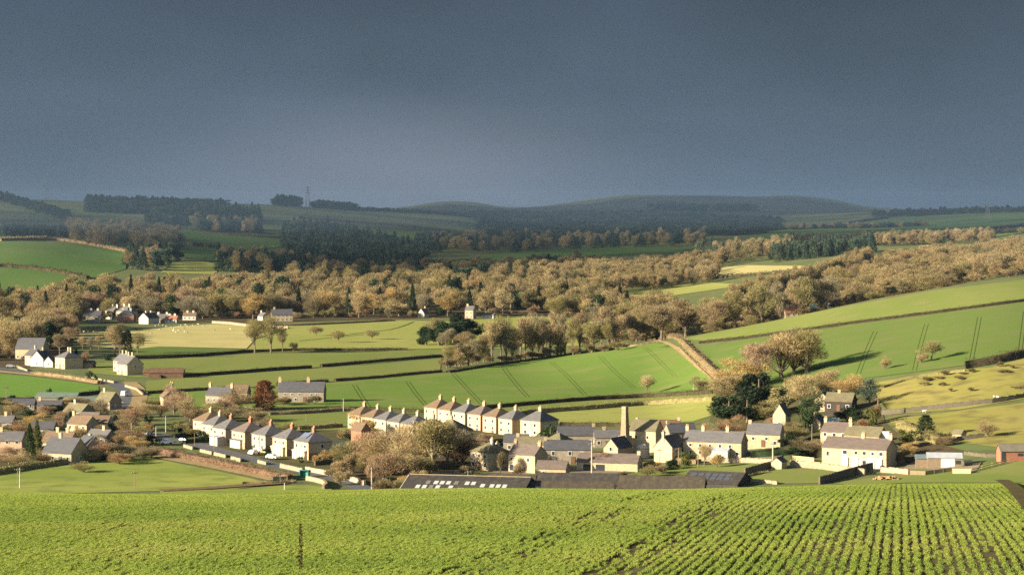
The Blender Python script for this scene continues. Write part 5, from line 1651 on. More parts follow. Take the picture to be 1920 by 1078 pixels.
lv = [(14, 690, 40, 60), (30, 684, 32, 50), (78, 688, 30, 40), (10, 740, 40, 60), (40, 770, 36, 60), (80, 745, 34, 50), (66, 800, 34, 50), (110, 800, 30, 46), (146, 770, 26, 40), (120, 830, 30, 44), (176, 745, 24, 40), (236, 742, 36, 60), (218, 715, 26, 56),
      (250, 728, 30, 60), (192, 715, 34, 60), (170, 696, 30, 46), (235, 790, 38, 50), (260, 770, 34, 52), (245, 815, 40, 46), (186, 860, 34, 44), (120, 880, 26, 40), (80, 850, 26, 44), (20, 860, 30, 50), (190, 780, 24, 34), (155, 668, 22, 50), (220, 690, 26, 60), (265, 705, 28, 50)]
gh = ['rosy', 'tan', 'brown', 'olive', 'russet', 'grey', 'ochre']
near_words = ['beside the pinkish far-left house', 'behind the meadow-side house', 'by the village road', 'among the bungalows', 'near the road bend', 'at the meadow hedge', 'between the village houses']
for i, (px, d, h_, w_) in enumerate(lv):
    hue = gh[i % 7]
    w3 = near_words[0] if px < 45 else near_words[1] if px < 100 and d < 760 else near_words[3] if px < 150 and d > 760 else near_words[5] if d < 712 else near_words[4] if px > 200 and d > 760 else near_words[2] if px > 180 else near_words[6]
    T('fine', px, 0, h_, w_, hue, '%s bare garden tree %s' % (HUEWORD[hue], w3), 'bare garden trees of the left village', d=d)
for i, (px, d, h_, w_, hue) in enumerate([(12, 880, 20, 34, 'darkgreen'), (35, 905, 16, 30, 'green'), (120, 905, 16, 30, 'darkgreen'), (88, 862, 18, 26, 'green'), (190, 700, 12, 16, 'darkgreen'), (205, 770, 22, 24, 'yellowgreen'), (165, 860, 18, 24, 'darkgreen'), (8, 760, 26, 30, 'darkgreen'), (240, 708, 14, 24, 'green'), (50, 850, 14, 22, 'green'), (262, 860, 16, 22, 'darkgreen'), (275, 820, 18, 20, 'green')]):
    T('bush', px, 0, h_, w_, hue, '%s garden bush %s' % (HUEWORD[hue], near_words[i % 5 + 2] if px > 60 else 'near the left edge of the village'), 'garden bushes of the left village', d=d)
for i, (px, d, h_, w_, hue) in enumerate([(590, 690, 22, 20, 'ochre'), (600, 694, 18, 24, 'tan'), (562, 694, 12, 18, 'yellowgreen'), (500, 718, 12, 22, 'green'), (470, 730, 10, 16, 'green'), (435, 745, 12, 20, 'green'), (385, 762, 18, 40, 'darkgreen'), (360, 775, 18, 44, 'olive'), (345, 790, 22, 36, 'olive'), (330, 800, 18, 30, 'yellowgreen')]):
    T('bush' if hue in HUES and 'green' in hue else 'shrub', px, 0, h_, w_, hue, '%s front garden shrub below the %s front-row house' % (HUEWORD[hue], ordn[min(i, 6)] if i < 7 else 'farthest'), 'front garden shrubs', d=d)

r_ = np.random.default_rng(77)
wd = ['by the lush field edge', 'behind the far bungalows', 'among the left village roofs', 'behind the meadow hedge', 'by the village road bend']
for i in range(46):
    px, d = r_.uniform(-10, 285), r_.uniform(690, 915)
    if d > 780 and px > 225:
        continue
    k = ['fine', 'shrub', 'evergreen', 'fine', 'bush', 'shrub'][i % 6]
    hue = ['brown', 'olive', 'darkgreen', 'grey', 'green', 'dark'][i % 6]
    if k == 'fine':
        hue = ['brown', 'olive', 'rosy', 'grey', 'tan', 'dark'][i // 2 % 6]
    T(k, px, 0, r_.uniform(14, 30) * (1 if k == 'fine' else .75), r_.uniform(26, 44), hue, '%s %s %s' % (HUEWORD[hue], {'fine': 'bare garden tree', 'shrub': 'bare shrub', 'evergreen': 'rounded evergreen', 'bush': 'evergreen bush'}[k], wd[0] if d > 880 else wd[1] if d > 830 and px < 130 else wd[4] if px > 190 and d > 760 else wd[3] if d < 715 else wd[2]), 'garden growth of the left village', d=d)
# garden growth packed between the buildings
INF = [(1480, 735, 30, 46, 'dark', 'fine', 'beside the dark roof of the white gable'), (1500, 722, 30, 44, 'olive', 'fine', 'below the layered cedar'), (1488, 705, 24, 40, 'darkgreen', 'evergreen', 'right of the lit cottage'), (1512, 696, 24, 44, 'dark', 'fine', 'left of the long farmhouse'),
       (1530, 690, 22, 36, 'brown', 'fine', 'at the left end of the long farmhouse'), (1496, 676, 20, 36, 'darkgreen', 'evergreen', 'behind the little hut'), (1690, 660, 26, 30, 'olive', 'fine', 'right of the long farmhouse gable'), (1712, 668, 24, 34, 'ochre', 'fine', 'behind the farmhouse gable'),
       (1700, 690, 20, 34, 'yellowgreen', 'bush', 'above the corrugated sheds'), (1738, 690, 40, 26, 'darkgreen', 'cypress', 'standing alone above the corrugated sheds'), (1752, 684, 22, 40, 'olive', 'fine', 'right of the lone dark conifer'), (1775, 676, 18, 40, 'brown', 'fine', 'behind the grey corrugated shed'),
       (1855, 682, 30, 36, 'tan', 'fine', 'beside the red-brown stable'), (1690, 652, 20, 22, 'russet', 'shrub', 'against the shaded farmhouse gable'), (1590, 748, 24, 40, 'black', 'evergreen', 'below the dark timber house'), (1615, 742, 22, 36, 'darkgreen', 'evergreen', 'right below the dark timber house'),
       (1620, 725, 16, 26, 'russet', 'shrub', 'behind the older farmhouse roof'), (1345, 668, 22, 30, 'ochre', 'shrub', 'in front of the white porch'), (1290, 680, 22, 26, 'yellowgreen', 'bush', 'by the terrace cottages end'), (1260, 672, 18, 26, 'darkgreen', 'evergreen', 'below the cream gable'), (1225, 672, 18, 30, 'russet', 'shrub', 'between cart shed and cream gable'),
       (1215, 655, 22, 30, 'olive', 'fine', 'at the end of the cart shed'), (1240, 662, 16, 40, 'brown', 'shrub', 'along the lower garden hedge'), (1170, 655, 12, 24, 'brown', 'shrub', 'below the cart shed'), (1040, 640, 14, 24, 'brown', 'shrub', 'behind the rounded-end barn'), (975, 655, 20, 24, 'brown', 'shrub', 'at the bay window farmhouse foot'), (1000, 648, 12, 20, 'tan', 'shrub', 'at the farmhouse corner'),
       (1400, 735, 22, 30, 'olive', 'fine', 'behind the cottage chimneys at right'), (1290, 756, 20, 34, 'brown', 'fine', 'beside the brown-roofed bungalow'), (1240, 775, 10, 16, 'darkgreen', 'bush', 'in the paddock hedge'), (1100, 776, 12, 20, 'green', 'bush', 'at the paddock hedge behind the farm'), (1080, 772, 10, 18, 'darkgreen', 'bush', 'beside the green rounded evergreen'),
       (625, 700, 26, 26, 'olive', 'fine', 'by the solar-panelled house'), (612, 695, 22, 24, 'ochre', 'fine', 'at the gable of the solar-panelled house'), (650, 700, 16, 30, 'darkgreen', 'evergreen', 'behind the garden shed'), (690, 770, 24, 40, 'tan', 'fine', 'among the garden sheds'), (790, 745, 30, 44, 'brown', 'fine', 'in front of the mossy middle-row house'), (640, 690, 18, 40, 'dark', 'shrub', 'at the left edge of the thicket'),
       (870, 740, 20, 26, 'darkgreen', 'bush', 'below the rear row'), (890, 725, 26, 44, 'brown', 'fine', 'below the rear row at the back lane'), (930, 745, 14, 30, 'darkgreen', 'evergreen', 'below the fifth rear-row house'), (905, 745, 24, 36, 'rosy', 'fine', 'below the fourth rear-row house'),
       (500, 800, 20, 40, 'brown', 'fine', 'behind the third front-row house'), (540, 790, 18, 40, 'olive', 'fine', 'behind the second front-row house'), (470, 830, 26, 50, 'tan', 'fine', 'behind the brick-walled house'), (430, 830, 30, 50, 'brown', 'fine', 'behind the fifth front-row house'), (390, 840, 34, 44, 'olive', 'fine', 'behind the farthest front-row house'), (355, 830, 30, 40, 'brown', 'fine', 'left of the farthest front-row house'),
       (270, 850, 26, 40, 'tan', 'fine', 'on the verge inside the village junction'), (250, 835, 22, 40, 'russet', 'fine', 'on the bank by the village road'), (285, 890, 20, 30, 'olive', 'fine', 'left of the pinkish junction house'), (590, 905, 14, 30, 'dark', 'shrub', 'at the right of the long cottage'), (530, 900, 16, 30, 'brown', 'shrub', 'below the long cottage windows'), (500, 905, 26, 30, 'rosy', 'fine', 'between the bronze conifer and the long cottage')]
for (px, d, h_, w_, hue, k, wh) in INF:
    word = {'fine': 'bare tree', 'evergreen': 'evergreen', 'bush': 'bush', 'shrub': 'bare shrub', 'cypress': 'conifer'}[k]
    T(k, px, 0, h_ * 1.15, w_ * 1.25, hue, '%s %s %s' % (HUEWORD[hue], word, wh), d=d)

r_ = np.random.default_rng(91)
for i in range(14):
    px = r_.uniform(1655, 1930)
    py = float(np.interp(px, [1655, 1760, 1930], [735, 702, 680])) + r_.uniform(0, 50) * (0.3 if i < 9 else 1)
    T('shrub', px, py, r_.uniform(5, 11), r_.uniform(14, 34), ['olive', 'dark', 'brown'][i % 3], '%s on the rough pasture, %s' % (['low olive gorse bush', 'low dark scrub bush', 'low brown tussock bush'][i % 3], 'by the upper edge' if i < 9 else 'out in the open'), 'scrub bushes of the rough pasture')

# ------------------------------------------------------------------ parkland and field trees
T('open', 478, 663, 70, 46, 'olive', 'left tree of the tall pair on the hedge below the straw pasture')
T('open', 508, 663, 76, 50, 'olive', 'right tree of the tall pair on the hedge below the straw pasture')
T('open', 530, 660, 44, 26, 'olive', 'slim bare tree right of the tall pair')
T('spread', 550, 661, 20, 18, 'brown', 'small bare hawthorn right of the slim tree')
T('spread', 593, 630, 20, 32, 'brown', 'leftmost of three small round parkland trees')
T('spread', 635, 643, 26, 30, 'olive', 'middle of three small round parkland trees')
T('spread', 698, 637, 20, 32, 'olive', 'rightmost of three small round parkland trees')
T('open', 215, 668, 62, 50, 'tan', 'pale bare tree left of the ivy-clad trees')
T('tall', 225, 672, 66, 34, 'dark', 'dark bare tree with ivy on the dark green strip')
T('cypress', 240, 667, 48, 18, 'darkgreen', 'dark ivy-clad tree right of the ivy pair')
T('open', 258, 663, 42, 34, 'olive', 'round bare tree at the left corner of the straw pasture')
T('bush', 205, 675, 12, 30, 'darkgreen', 'dark bushes at the foot of the ivy trees')
T('bush', 240, 672, 10, 30, 'darkgreen', 'low dark bush right of the ivy trees')
T('evergreen', 95, 655, 54, 42, 'darkgreen', 'dark pine at the wood edge behind the far road houses')
T('evergreen', 38, 655, 40, 50, 'darkgreen', 'dark evergreen behind the stone chapel')
T('open', 130, 650, 40, 44, 'brown', 'brown bare tree at the left end of the straw pasture')
T('conifer', 143, 672, 20, 12, 'darkgreen', 'small dark conifer right of the far cream house')
for i, (px, py, h_, w_) in enumerate([(155, 655, 26, 20), (170, 656, 24, 20), (185, 655, 26, 22), (112, 668, 46, 36), (160, 690, 34, 22)]):
    T('open', px, py, h_, w_, ['tan', 'grey', 'tan', 'brown', 'rosy'][i], '%s sapling of the thin row below the straw pasture' % ['leftmost', 'second', 'third', 'broad brown', 'rosy'][i])
# dark copse
for px, d, h_, w_, k, hue, lab in [(798, 1318, 36, 46, 'evergreen', 'darkgreen', 'dark evergreen at the left end of the dark copse'), (822, 1312, 46, 46, 'evergreen', 'darkgreen', 'second dark evergreen from the left of the dark copse'), (850, 1335, 56, 58, 'evergreen', 'black', 'tallest black evergreen of the dark copse'),
                                   (882, 1325, 50, 54, 'evergreen', 'black', 'black evergreen at the right end of the dark copse'), (866, 1316, 46, 50, 'evergreen', 'darkgreen', 'dark evergreen inside the right half of the dark copse'), (836, 1300, 40, 42, 'round', 'grey', 'grey bare tree in front of the middle of the dark copse'),
                                   (872, 1290, 34, 48, 'round', 'brown', 'brown domed bare tree in front of the right of the dark copse'), (812, 1340, 46, 44, 'round', 'olive', 'olive bare tree behind the left of the dark copse')]:
    T(k, px, 0, h_, w_, hue, lab, d=d)
# strip of thin trees along the top of the bright field
x = 838
i = 0
while x < 1165:
    t = (x - 838) / 327.0
    py = 691 - 34 * t
    h_ = RNG.uniform(.82, 1.12) * float(np.interp(x, [838, 895, 930, 1060, 1165], [42, 50, 84, 76, 56]))
    T(['open', 'tall', 'openlow', 'tall'][i % 4], x, py - RNG.uniform(0, 5), h_, RNG.uniform(30, 50), ['olive', 'brown', 'tan', 'olive', 'grey'][i % 5], '%s bare tree, number %s from left in the strip above the wheat field' % (HUEWORD[['olive', 'brown', 'tan', 'olive', 'grey'][i % 5]], ['one', 'two', 'three', 'four', 'five', 'six', 'seven', 'eight', 'nine', 'ten', 'eleven', 'twelve', 'thirteen', 'fourteen', 'fifteen', 'sixteen', 'seventeen', 'eighteen', 'nineteen', 'twenty', 'twenty-one', 'twenty-two', 'twenty-three', 'twenty-four', 'twenty-five', 'twenty-six', 'twenty-seven', 'twenty-eight', 'twenty-nine', 'thirty'][i % 30]), 'strip of bare trees above the wheat field')
    if i % 2 == 0:
        T('shrub', x + 6, py - 1, RNG.uniform(14, 30), RNG.uniform(30, 48), ['brown', 'olive'][i // 2 % 2], 'low %s undergrowth shrub at the foot of the wheat field tree strip' % HUEWORD[['brown', 'olive'][i // 2 % 2]], 'undergrowth of the tree strip')
    x += RNG.uniform(7, 17)
    i += 1

# ------------------------------------------------------------------ woods
WOODS = []
FAR = {'bare': [], 'conifer': []}


def pl(xs, ys, x):
    return np.interp(x, xs, ys)


def wood(u0, u1, dmin, dmax, n, kinds, hues, hr, wr, where, group, su=22.0, sd=45.0, avoid=True, far=False, jd=1.0, seed=0, skipf=True):
    """trees dart-thrown between two distance profiles; nearest ones first as things, far=True joins a far mass"""
    r = np.random.default_rng(1000 + seed)
    got = []
    tries = 0
    while len(got) < n and tries < n * 40:
        tries += 1
        u = r.uniform(u0, u1)
        a, b = pl(*dmin, u), pl(*dmax, u)
        if b <= a:
            continue
        d = math.exp(r.uniform(math.log(a), math.log(b)))
        ok = True
        for (uu, dd) in got:
            if abs(uu - u) < su and abs(dd - d) < sd and ((uu - u) / su) ** 2 + ((dd - d) / sd) ** 2 < 1:
                ok = False
                break
        if not ok:
            continue
        P = at_d(u, d)
        if skipf and any(f[0] < P.x < f[1] and f[2] < P.y < f[3] and in_poly1(P.x, P.y, f[4]) for f in FPOLY):
            continue
        got.append((u, d))
        k = kinds[r.integers(0, len(kinds))]
        hue = hues[r.integers(0, len(hues))]
        h_, w_ = r.uniform(*hr), r.uniform(*wr)
        if far:
            FAR['conifer' if k in ('conifer', 'evergreen') else 'bare'].append((P.x, P.y, P.z, h_, w_))
        else:
            if k in ('conifer', 'cypress'):
                w_ *= 0.5
            hw = HUEWORD[hue]
            nm = {'round': 'broad round', 'tall': 'tall', 'open': 'thin open', 'openlow': 'loose', 'fine': 'fine-twigged', 'spread': 'spreading', 'evergreen': 'rounded evergreen', 'conifer': 'pointed', 'shrub': 'low', 'cypress': 'columnar', 'bush': 'low evergreen'}[k]
            WOODS.append((d, k, P, h_, w_, hue, '%s %s %s %s' % (nm, hw, 'shrub' if k in ('shrub', 'bush') else 'tree', where(u, d)), group))


def foot(pts, dmin=480, dmax=11500):
    us, ds = [], []
    for x, y in pts:
        us.append(x)
        ds.append(hit(x, y, dmin, dmax).y)
    return us, ds


def shift(p, k):
    return p[0], [d + k for d in p[1]]


LIT = ['tan', 'olive', 'tan', 'grey', 'olive', 'rosy', 'pale', 'brown', 'dark', 'ochre', 'grey']
BRN = ['brown', 'olive', 'tan', 'russet', 'grey', 'brown']


def w_valley(u, d):
    lm = [(60, 'behind the stone chapel'), (140, 'left of the far hamlet'), (260, 'behind the far hamlet'), (340, 'behind the white bungalow'), (450, 'above the sheep pasture'), (560, 'behind the shaded cottage'), (700, 'behind the parkland trees'), (800, 'beside the white gable'), (900, 'behind the tall pink-white house'), (1000, 'at the top of the parkland'), (1110, 'behind the small white house'), (9999, 'under the lit belt')]
    for x, s in lm:
        if u < x:
            break
    return s + (', front of the wood' if d < 1720 else ', deep in the wood' if d > 1950 else ', in the wood')


VX = [-140, 0, 60, 110, 140, 260, 330, 450, 560, 760, 830, 1000, 1100, 1180, 1300]
VMIN = [1180, 1180, 1210, 1300, 1620, 1650, 1640, 1650, 1640, 1655, 1660, 1690, 1560, 1430, 1500]
VMAX = [1700, 1750, 1800, 1900, 2000, 2050, 2060, 2150, 2200, 2250, 2250, 2200, 1850, 1700, 1600]
wood(-130, 1180, (VX, VMIN), (VX, [a + (b - a) * 0.28 for a, b in zip(VMIN, VMAX)]), 66, ['round', 'round', 'tall', 'round', 'fine', 'round'], LIT, (13, 20), (15, 22), w_valley, 'bare trees of the valley wood', 20, 40, seed=1)
wood(-130, 1180, shift((VX, VMIN), 40), (VX, [a + (b - a) * 0.32 for a, b in zip(VMIN, VMAX)]), 80, ['round'], LIT, (13, 20), (15, 22), w_valley, '', 18, 40, far=True, seed=101)
wood(-130, 1250, (VX, [a + (b - a) * 0.28 for a, b in zip(VMIN, VMAX)]), (VX, VMAX), 330, ['round'], LIT, (15, 23), (15, 23), w_valley, 'bare trees of the valley wood', 17, 45, far=True, seed=2)
wood(-60, 1200, (VX, VMIN), (VX, VMAX), 70, ['conifer', 'evergreen', 'evergreen', 'conifer'], ['darkgreen', 'green', 'black', 'darkgreen'], (15, 24), (12, 18), w_valley, 'dark evergreens of the valley wood', 26, 50, seed=3)
wood(-60, 1200, (VX, [a - 10 for a in VMIN]), (VX, [a + 30 for a in VMIN]), 60, ['shrub'], BRN, (4, 7), (6, 11), lambda u, d: w_valley(u, 0), 'shrubs along the edge of the valley wood', 12, 20, seed=4)
wood(412, 545, (VX, [1850] * 15), (VX, [1960] * 15), 16, ['conifer'], ['darkgreen', 'green'], (16, 20), (14, 18), lambda u, d: 'in the dark conifer block above the sheep pasture', 'conifer block in the valley wood', 7, 30, seed=41)
wood(-130, 140, ([-130, 20, 140], [1170, 1190, 1330]), ([-130, 20, 140], [1330, 1350, 1480]), 26, ['round', 'openlow', 'fine', 'tall'], ['brown', 'olive', 'rosy', 'grey', 'tan'], (13, 20), (13, 19), lambda u, d: '%s in the left wood behind the chapel' % ('at the left edge' if u < 40 else 'at the right end'), 'bare trees of the left wood', 16, 30, seed=42)
# wood behind the brow of the right hillside
RX = [1150, 1230, 1300, 1400, 1500, 1600]
RMIN = [1240, 1240, 1215, 1225, 1235, 1240]


def w_right(u, d):
    lm = [(1180, 'beside the small white house'), (1260, 'behind the top of the grass track'), (1340, 'behind the left end of the upper pasture'), (1430, 'above the middle of the upper pasture'), (1520, 'left of the peeping lodges'), (9999, 'around the peeping lodges')]
    for x, s in lm:
        if u < x:
            break
    return s + (', front rank' if d < 1330 else ', rear rank')


wood(1145, 1570, (RX, RMIN), (RX, [1440, 1480, 1480, 1430, 1400, 1380]), 44, ['round', 'tall', 'openlow', 'openlow', 'round'], ['brown', 'olive', 'grey', 'olive', 'brown', 'tan'], (14, 23), (13, 20), w_right, 'bare trees behind the brow of the right hillside', 15, 36, seed=5)
wood(1145, 1570, shift((RX, RMIN), 90), (RX, [1470, 1500, 1500, 1450, 1420, 1400]), 22, ['round'], LIT, (14, 20), (14, 19), w_right, '', 16, 30, far=True, seed=51)
wood(1150, 1600, (RX, RMIN), (RX, [a + 60 for a in RMIN]), 40, ['shrub', 'fine'], ['olive', 'brown', 'dark'], (4, 8), (8, 12), w_right, 'undergrowth behind the brow of the right hillside', 10, 20, far=True, seed=6)
# scrub wood on the right
SX = [1560, 1640, 1740, 1850, 2000]
SMIN = [1240, 1200, 1180, 1170, 1170]
SMAX = [1780, 1930, 1980, 1880, 1800]


def w_scrub(u, d):
    lm = [(1610, 'beside the flat white house'), (1680, 'right of the flat white house'), (1760, 'above the middle of the long brow'), (1840, 'above the right of the long brow'), (9999, 'at the right edge')]
    for x, s in lm:
        if u < x:
            break
    return s + (', low on the scrub' if d < 1330 else ', high on the scrub' if d > 1520 else ', mid scrub')


wood(1560, 2010, (SX, SMIN), (SX, [a + 110 for a in SMIN]), 30, ['round'], LIT, (7, 12), (10, 15), w_scrub, '', 17, 34, far=True, seed=7)
wood(1560, 2010, (SX, [a + 60 for a in SMIN]), (SX, SMAX), 330, ['round'], LIT, (9, 15), (13, 20), w_scrub, '', 11, 24, far=True, seed=71)
wood(1560, 2010, (SX, SMIN), (SX, SMAX), 70, ['shrub'], ['olive', 'tan', 'brown'], (4, 7), (9, 14), w_scrub, 'shrubs of the scrub hillside', 14, 30, seed=8)
# straight belt of thin trunks
BX = [1330, 1400, 1500, 1600, 1680]
wood(1370, 1630, (BX, [1660, 1720, 1800, 1850, 1880]), (BX, [1690, 1760, 1840, 1890, 1920]), 90, ['tall', 'open'], ['brown', 'rosy', 'brown', 'russet'], (15, 19), (9, 12), lambda u, d: 'in the straight belt %s the flat white house' % ('well left of' if u < 1480 else 'just left of' if u < 1590 else 'behind'), 'thin trees of the straight belt', 5, 20, far=True, seed=9, skipf=False)
# lit belts in the middle distance (far mass, too many to pick apart)
MX = [980, 1080, 1200, 1330, 1400, 1700]
BF = foot([(1000, 576), (1100, 560), (1200, 546), (1330, 531)], 1400, 2600)
wood(1010, 1345, shift(BF, 0), shift(BF, 130), 120, ['round'], LIT, (13, 17), (10, 14), lambda u, d: '', '', 6, 10, far=True, seed=10, skipf=False)
wood(1000, 1360, (MX, [2200, 2220, 2260, 2330, 2350, 2350]), (MX, [2560, 2620, 2640, 2640, 2640, 2600]), 150, ['round'], LIT, (15, 21), (15, 22), lambda u, d: '', '', 14, 40, far=True, seed=11)
wood(1340, 1480, (MX, [2560] * 6), (MX, [2760] * 6), 40, ['round'], LIT, (16, 24), (12, 18), lambda u, d: '', '', 8, 40, far=True, seed=12)
wood(1450, 1640, (MX, [2480] * 6), (MX, [2600] * 6), 60, ['conifer'], LIT, (16, 24), (9, 12), lambda u, d: '', '', 5, 30, far=True, seed=13)
wood(1310, 1360, (MX, [2600] * 6), (MX, [2700] * 6), 5, ['conifer'], LIT, (24, 30), (8, 11), lambda u, d: '', '', 5, 30, far=True, seed=131)
wood(1600, 1860, ([1600, 1860], [2850, 2650]), ([1600, 1860], [3000, 2800]), 80, ['round'], LIT, (13, 18), (12, 16), lambda u, d: '', '', 6, 40, far=True, seed=14, skipf=False)
wood(1480, 1640, ([1480, 1640], [2900, 2900]), ([1480, 1640], [3200, 3200]), 24, ['round'], LIT, (14, 20), (14, 18), lambda u, d: '', '', 10, 60, far=True, seed=15)
wood(1540, 2000, ([1540, 2000], [3250, 3000]), ([1540, 2000], [3280, 3030]), 70, ['round'], LIT, (5, 9), (9, 15), lambda u, d: '', '', 3, 8, far=True, seed=151, skipf=False)
# left hill woods
wood(-60, 135, (MX, [2960] * 6), (MX, [3060] * 6), 60, ['conifer'], LIT, (13, 17), (8, 10), lambda u, d: '', '', 3, 20, far=True, seed=16)
wood(130, 335, ([130, 335], [2820, 2760]), ([130, 335], [3150, 3100]), 80, ['round'], LIT, (17, 26), (17, 24), lambda u, d: '', '', 9, 40, far=True, seed=17)
wood(232, 330, ([230, 330], [2420, 2480]), ([230, 330], [2560, 2720]), 22, ['conifer', 'evergreen', 'round'], LIT, (18, 24), (14, 17), lambda u, d: '', '', 9, 40, far=True, seed=18)
wood(365, 485, ([365, 485], [3350, 3350]), ([365, 485], [3500, 3500]), 40, ['round', 'conifer'], LIT, (18, 24), (14, 20), lambda u, d: '', '', 6, 40, far=True, seed=19, skipf=False)
wood(408, 545, ([408, 545], [2480, 2480]), ([408, 545], [2620, 2620]), 46, ['conifer', 'round', 'round'], LIT, (16, 24), (13, 18), lambda u, d: '', '', 7, 40, far=True, seed=20, skipf=False)
wood(532, 800, ([532, 640, 800], [2650, 2620, 2700]), ([532, 640, 720, 800], [3500, 3550, 3300, 2900]), 230, ['conifer', 'conifer', 'evergreen'], LIT, (18, 28), (12, 17), lambda u, d: '', '', 7, 60, far=True, seed=21)
wood(540, 1120, ([540, 800, 1120], [2350, 2380, 2400]), ([540, 800, 1120], [2650, 2720, 2750]), 120, ['round', 'round', 'conifer'], LIT, (14, 20), (14, 20), lambda u, d: '', '', 12, 40, far=True, seed=22)
wood(790, 1320, ([790, 1320], [3050, 3100]), ([790, 1320], [3450, 3500]), 130, ['conifer', 'round'], LIT, (15, 24), (14, 20), lambda u, d: '', '', 8, 60, far=True, seed=23)
# skyline plantations
wood(165, 420, ([165, 300, 420], [3950, 3900, 3900]), ([165, 420], [4500, 4500]), 300, ['evergreen', 'evergreen', 'conifer'], LIT, (10, 15), (18, 24), lambda u, d: '', '', 5, 90, far=True, seed=24)
wood(370, 485, ([370, 485], [3650, 3650]), ([370, 485], [3950, 3950]), 70, ['conifer', 'evergreen'], LIT, (18, 26), (14, 18), lambda u, d: '', '', 5, 60, far=True, seed=25)
wood(275, 350, ([275, 350], [3520, 3520]), ([275, 350], [3640, 3640]), 26, ['conifer', 'evergreen'], LIT, (14, 20), (12, 16), lambda u, d: '', '', 4, 60, far=True, seed=26)
wood(520, 558, ([514, 566], [4700, 4700]), ([514, 566], [4900, 4900]), 60, ['evergreen'], LIT, (18, 23), (18, 24), lambda u, d: '', '', 3, 60, far=True, seed=27)
wood(592, 664, ([580, 672], [4800, 4800]), ([580, 672], [5000, 5000]), 90, ['evergreen'], LIT, (13, 18), (18, 24), lambda u, d: '', '', 3, 60, far=True, seed=28)
wood(672, 900, ([672, 900], [4900, 4900]), ([672, 900], [5300, 5300]), 110, ['evergreen'], LIT, (6, 9), (16, 22), lambda u, d: '', '', 4, 90, far=True, seed=29)
wood(-60, 130, ([-60, 0, 130], [4350, 4300, 3600]), ([-60, 0, 130], [4500, 4480, 3720]), 70, ['evergreen', 'conifer'], LIT, (12, 17), (14, 18), lambda u, d: '', '', 4, 60, far=True, seed=30)
wood(900, 1460, ([900, 1460], [3800, 3700]), ([900, 1200, 1460], [5900, 6200, 4600]), 700, ['conifer', 'evergreen'], LIT, (9, 14), (26, 40), lambda u, d: '', '', 8, 100, far=True, seed=31)
wood(1220, 1415, ([1220, 1415], [6500, 6500]), ([1220, 1415], [6700, 6700]), 70, ['evergreen'], LIT, (17, 25), (24, 32), lambda u, d: '', '', 4, 60, far=True, seed=32)
wood(1640, 1980, ([1640, 1980], [4450, 4350]), ([1640, 1980], [4750, 4650]), 120, ['evergreen', 'conifer'], LIT, (8, 14), (16, 24), lambda u, d: '', '', 4, 60, far=True, seed=33)
wood(1480, 1740, ([1480, 1740], [3900, 3750]), ([1480, 1740], [3960, 3810]), 60, ['evergreen', 'round'], LIT, (7, 11), (14, 20), lambda u, d: '', '', 4, 20, far=True, seed=34, skipf=False)

WOODS.sort(key=lambda w: w[0])
for (d, k, P, h_, w_, hue, lab, grp) in WOODS:
    tree(k, P, h_, w_, hue, lab, grp)

FARP = {'bare': [bare_proto(110 + i, 15, 6.6, 0.06, 5200, 18, 0.85, 0.085, material=M_TWIG_FAR)[1] for i in range(4)] + [bare_proto(130 + i, 16, 5.4, 0.10, 4600, 15, 0.9, 0.085, 'column', material=M_TWIG_FAR)[1] for i in range(3)],
        'conifer': [conifer_proto(120, 16, 4.2, 1600, 0.0, 1.1, 0.26, material=M_LEAF_FAR)[1], conifer_proto(121, 16, 4.0, 1600, 0.0, 1.1, 0.26, material=M_LEAF_FAR)[1], evergreen_proto(122, 16, 6.0, 2200, 15, 0.0, 1.1, 0.28, material=M_LEAF_FAR)[1]]}
for key, lab, nat in (('bare', 'far bare woods and belts of trees across the valley', (15, 13)), ('conifer', 'far dark conifer plantations on the hills', (16, 9))):
    A = np.array(FAR[key])
    n = len(A)
    rots = np.zeros((n, 3))
    rots[:, 2] = RNG.uniform(0, 6.28, n)
    s = A[:, 4] / nat[1]
    scl = np.stack([s, s, A[:, 3] / nat[0]], 1)
    scatter_object('far_bare_wood' if key == 'bare' else 'conifer_plantation', A[:, :3] - np.array([0, 0, 0.5]), rots, scl, RNG.integers(0, len(FARP[key]), n), FARP[key], lab, 'woodland')
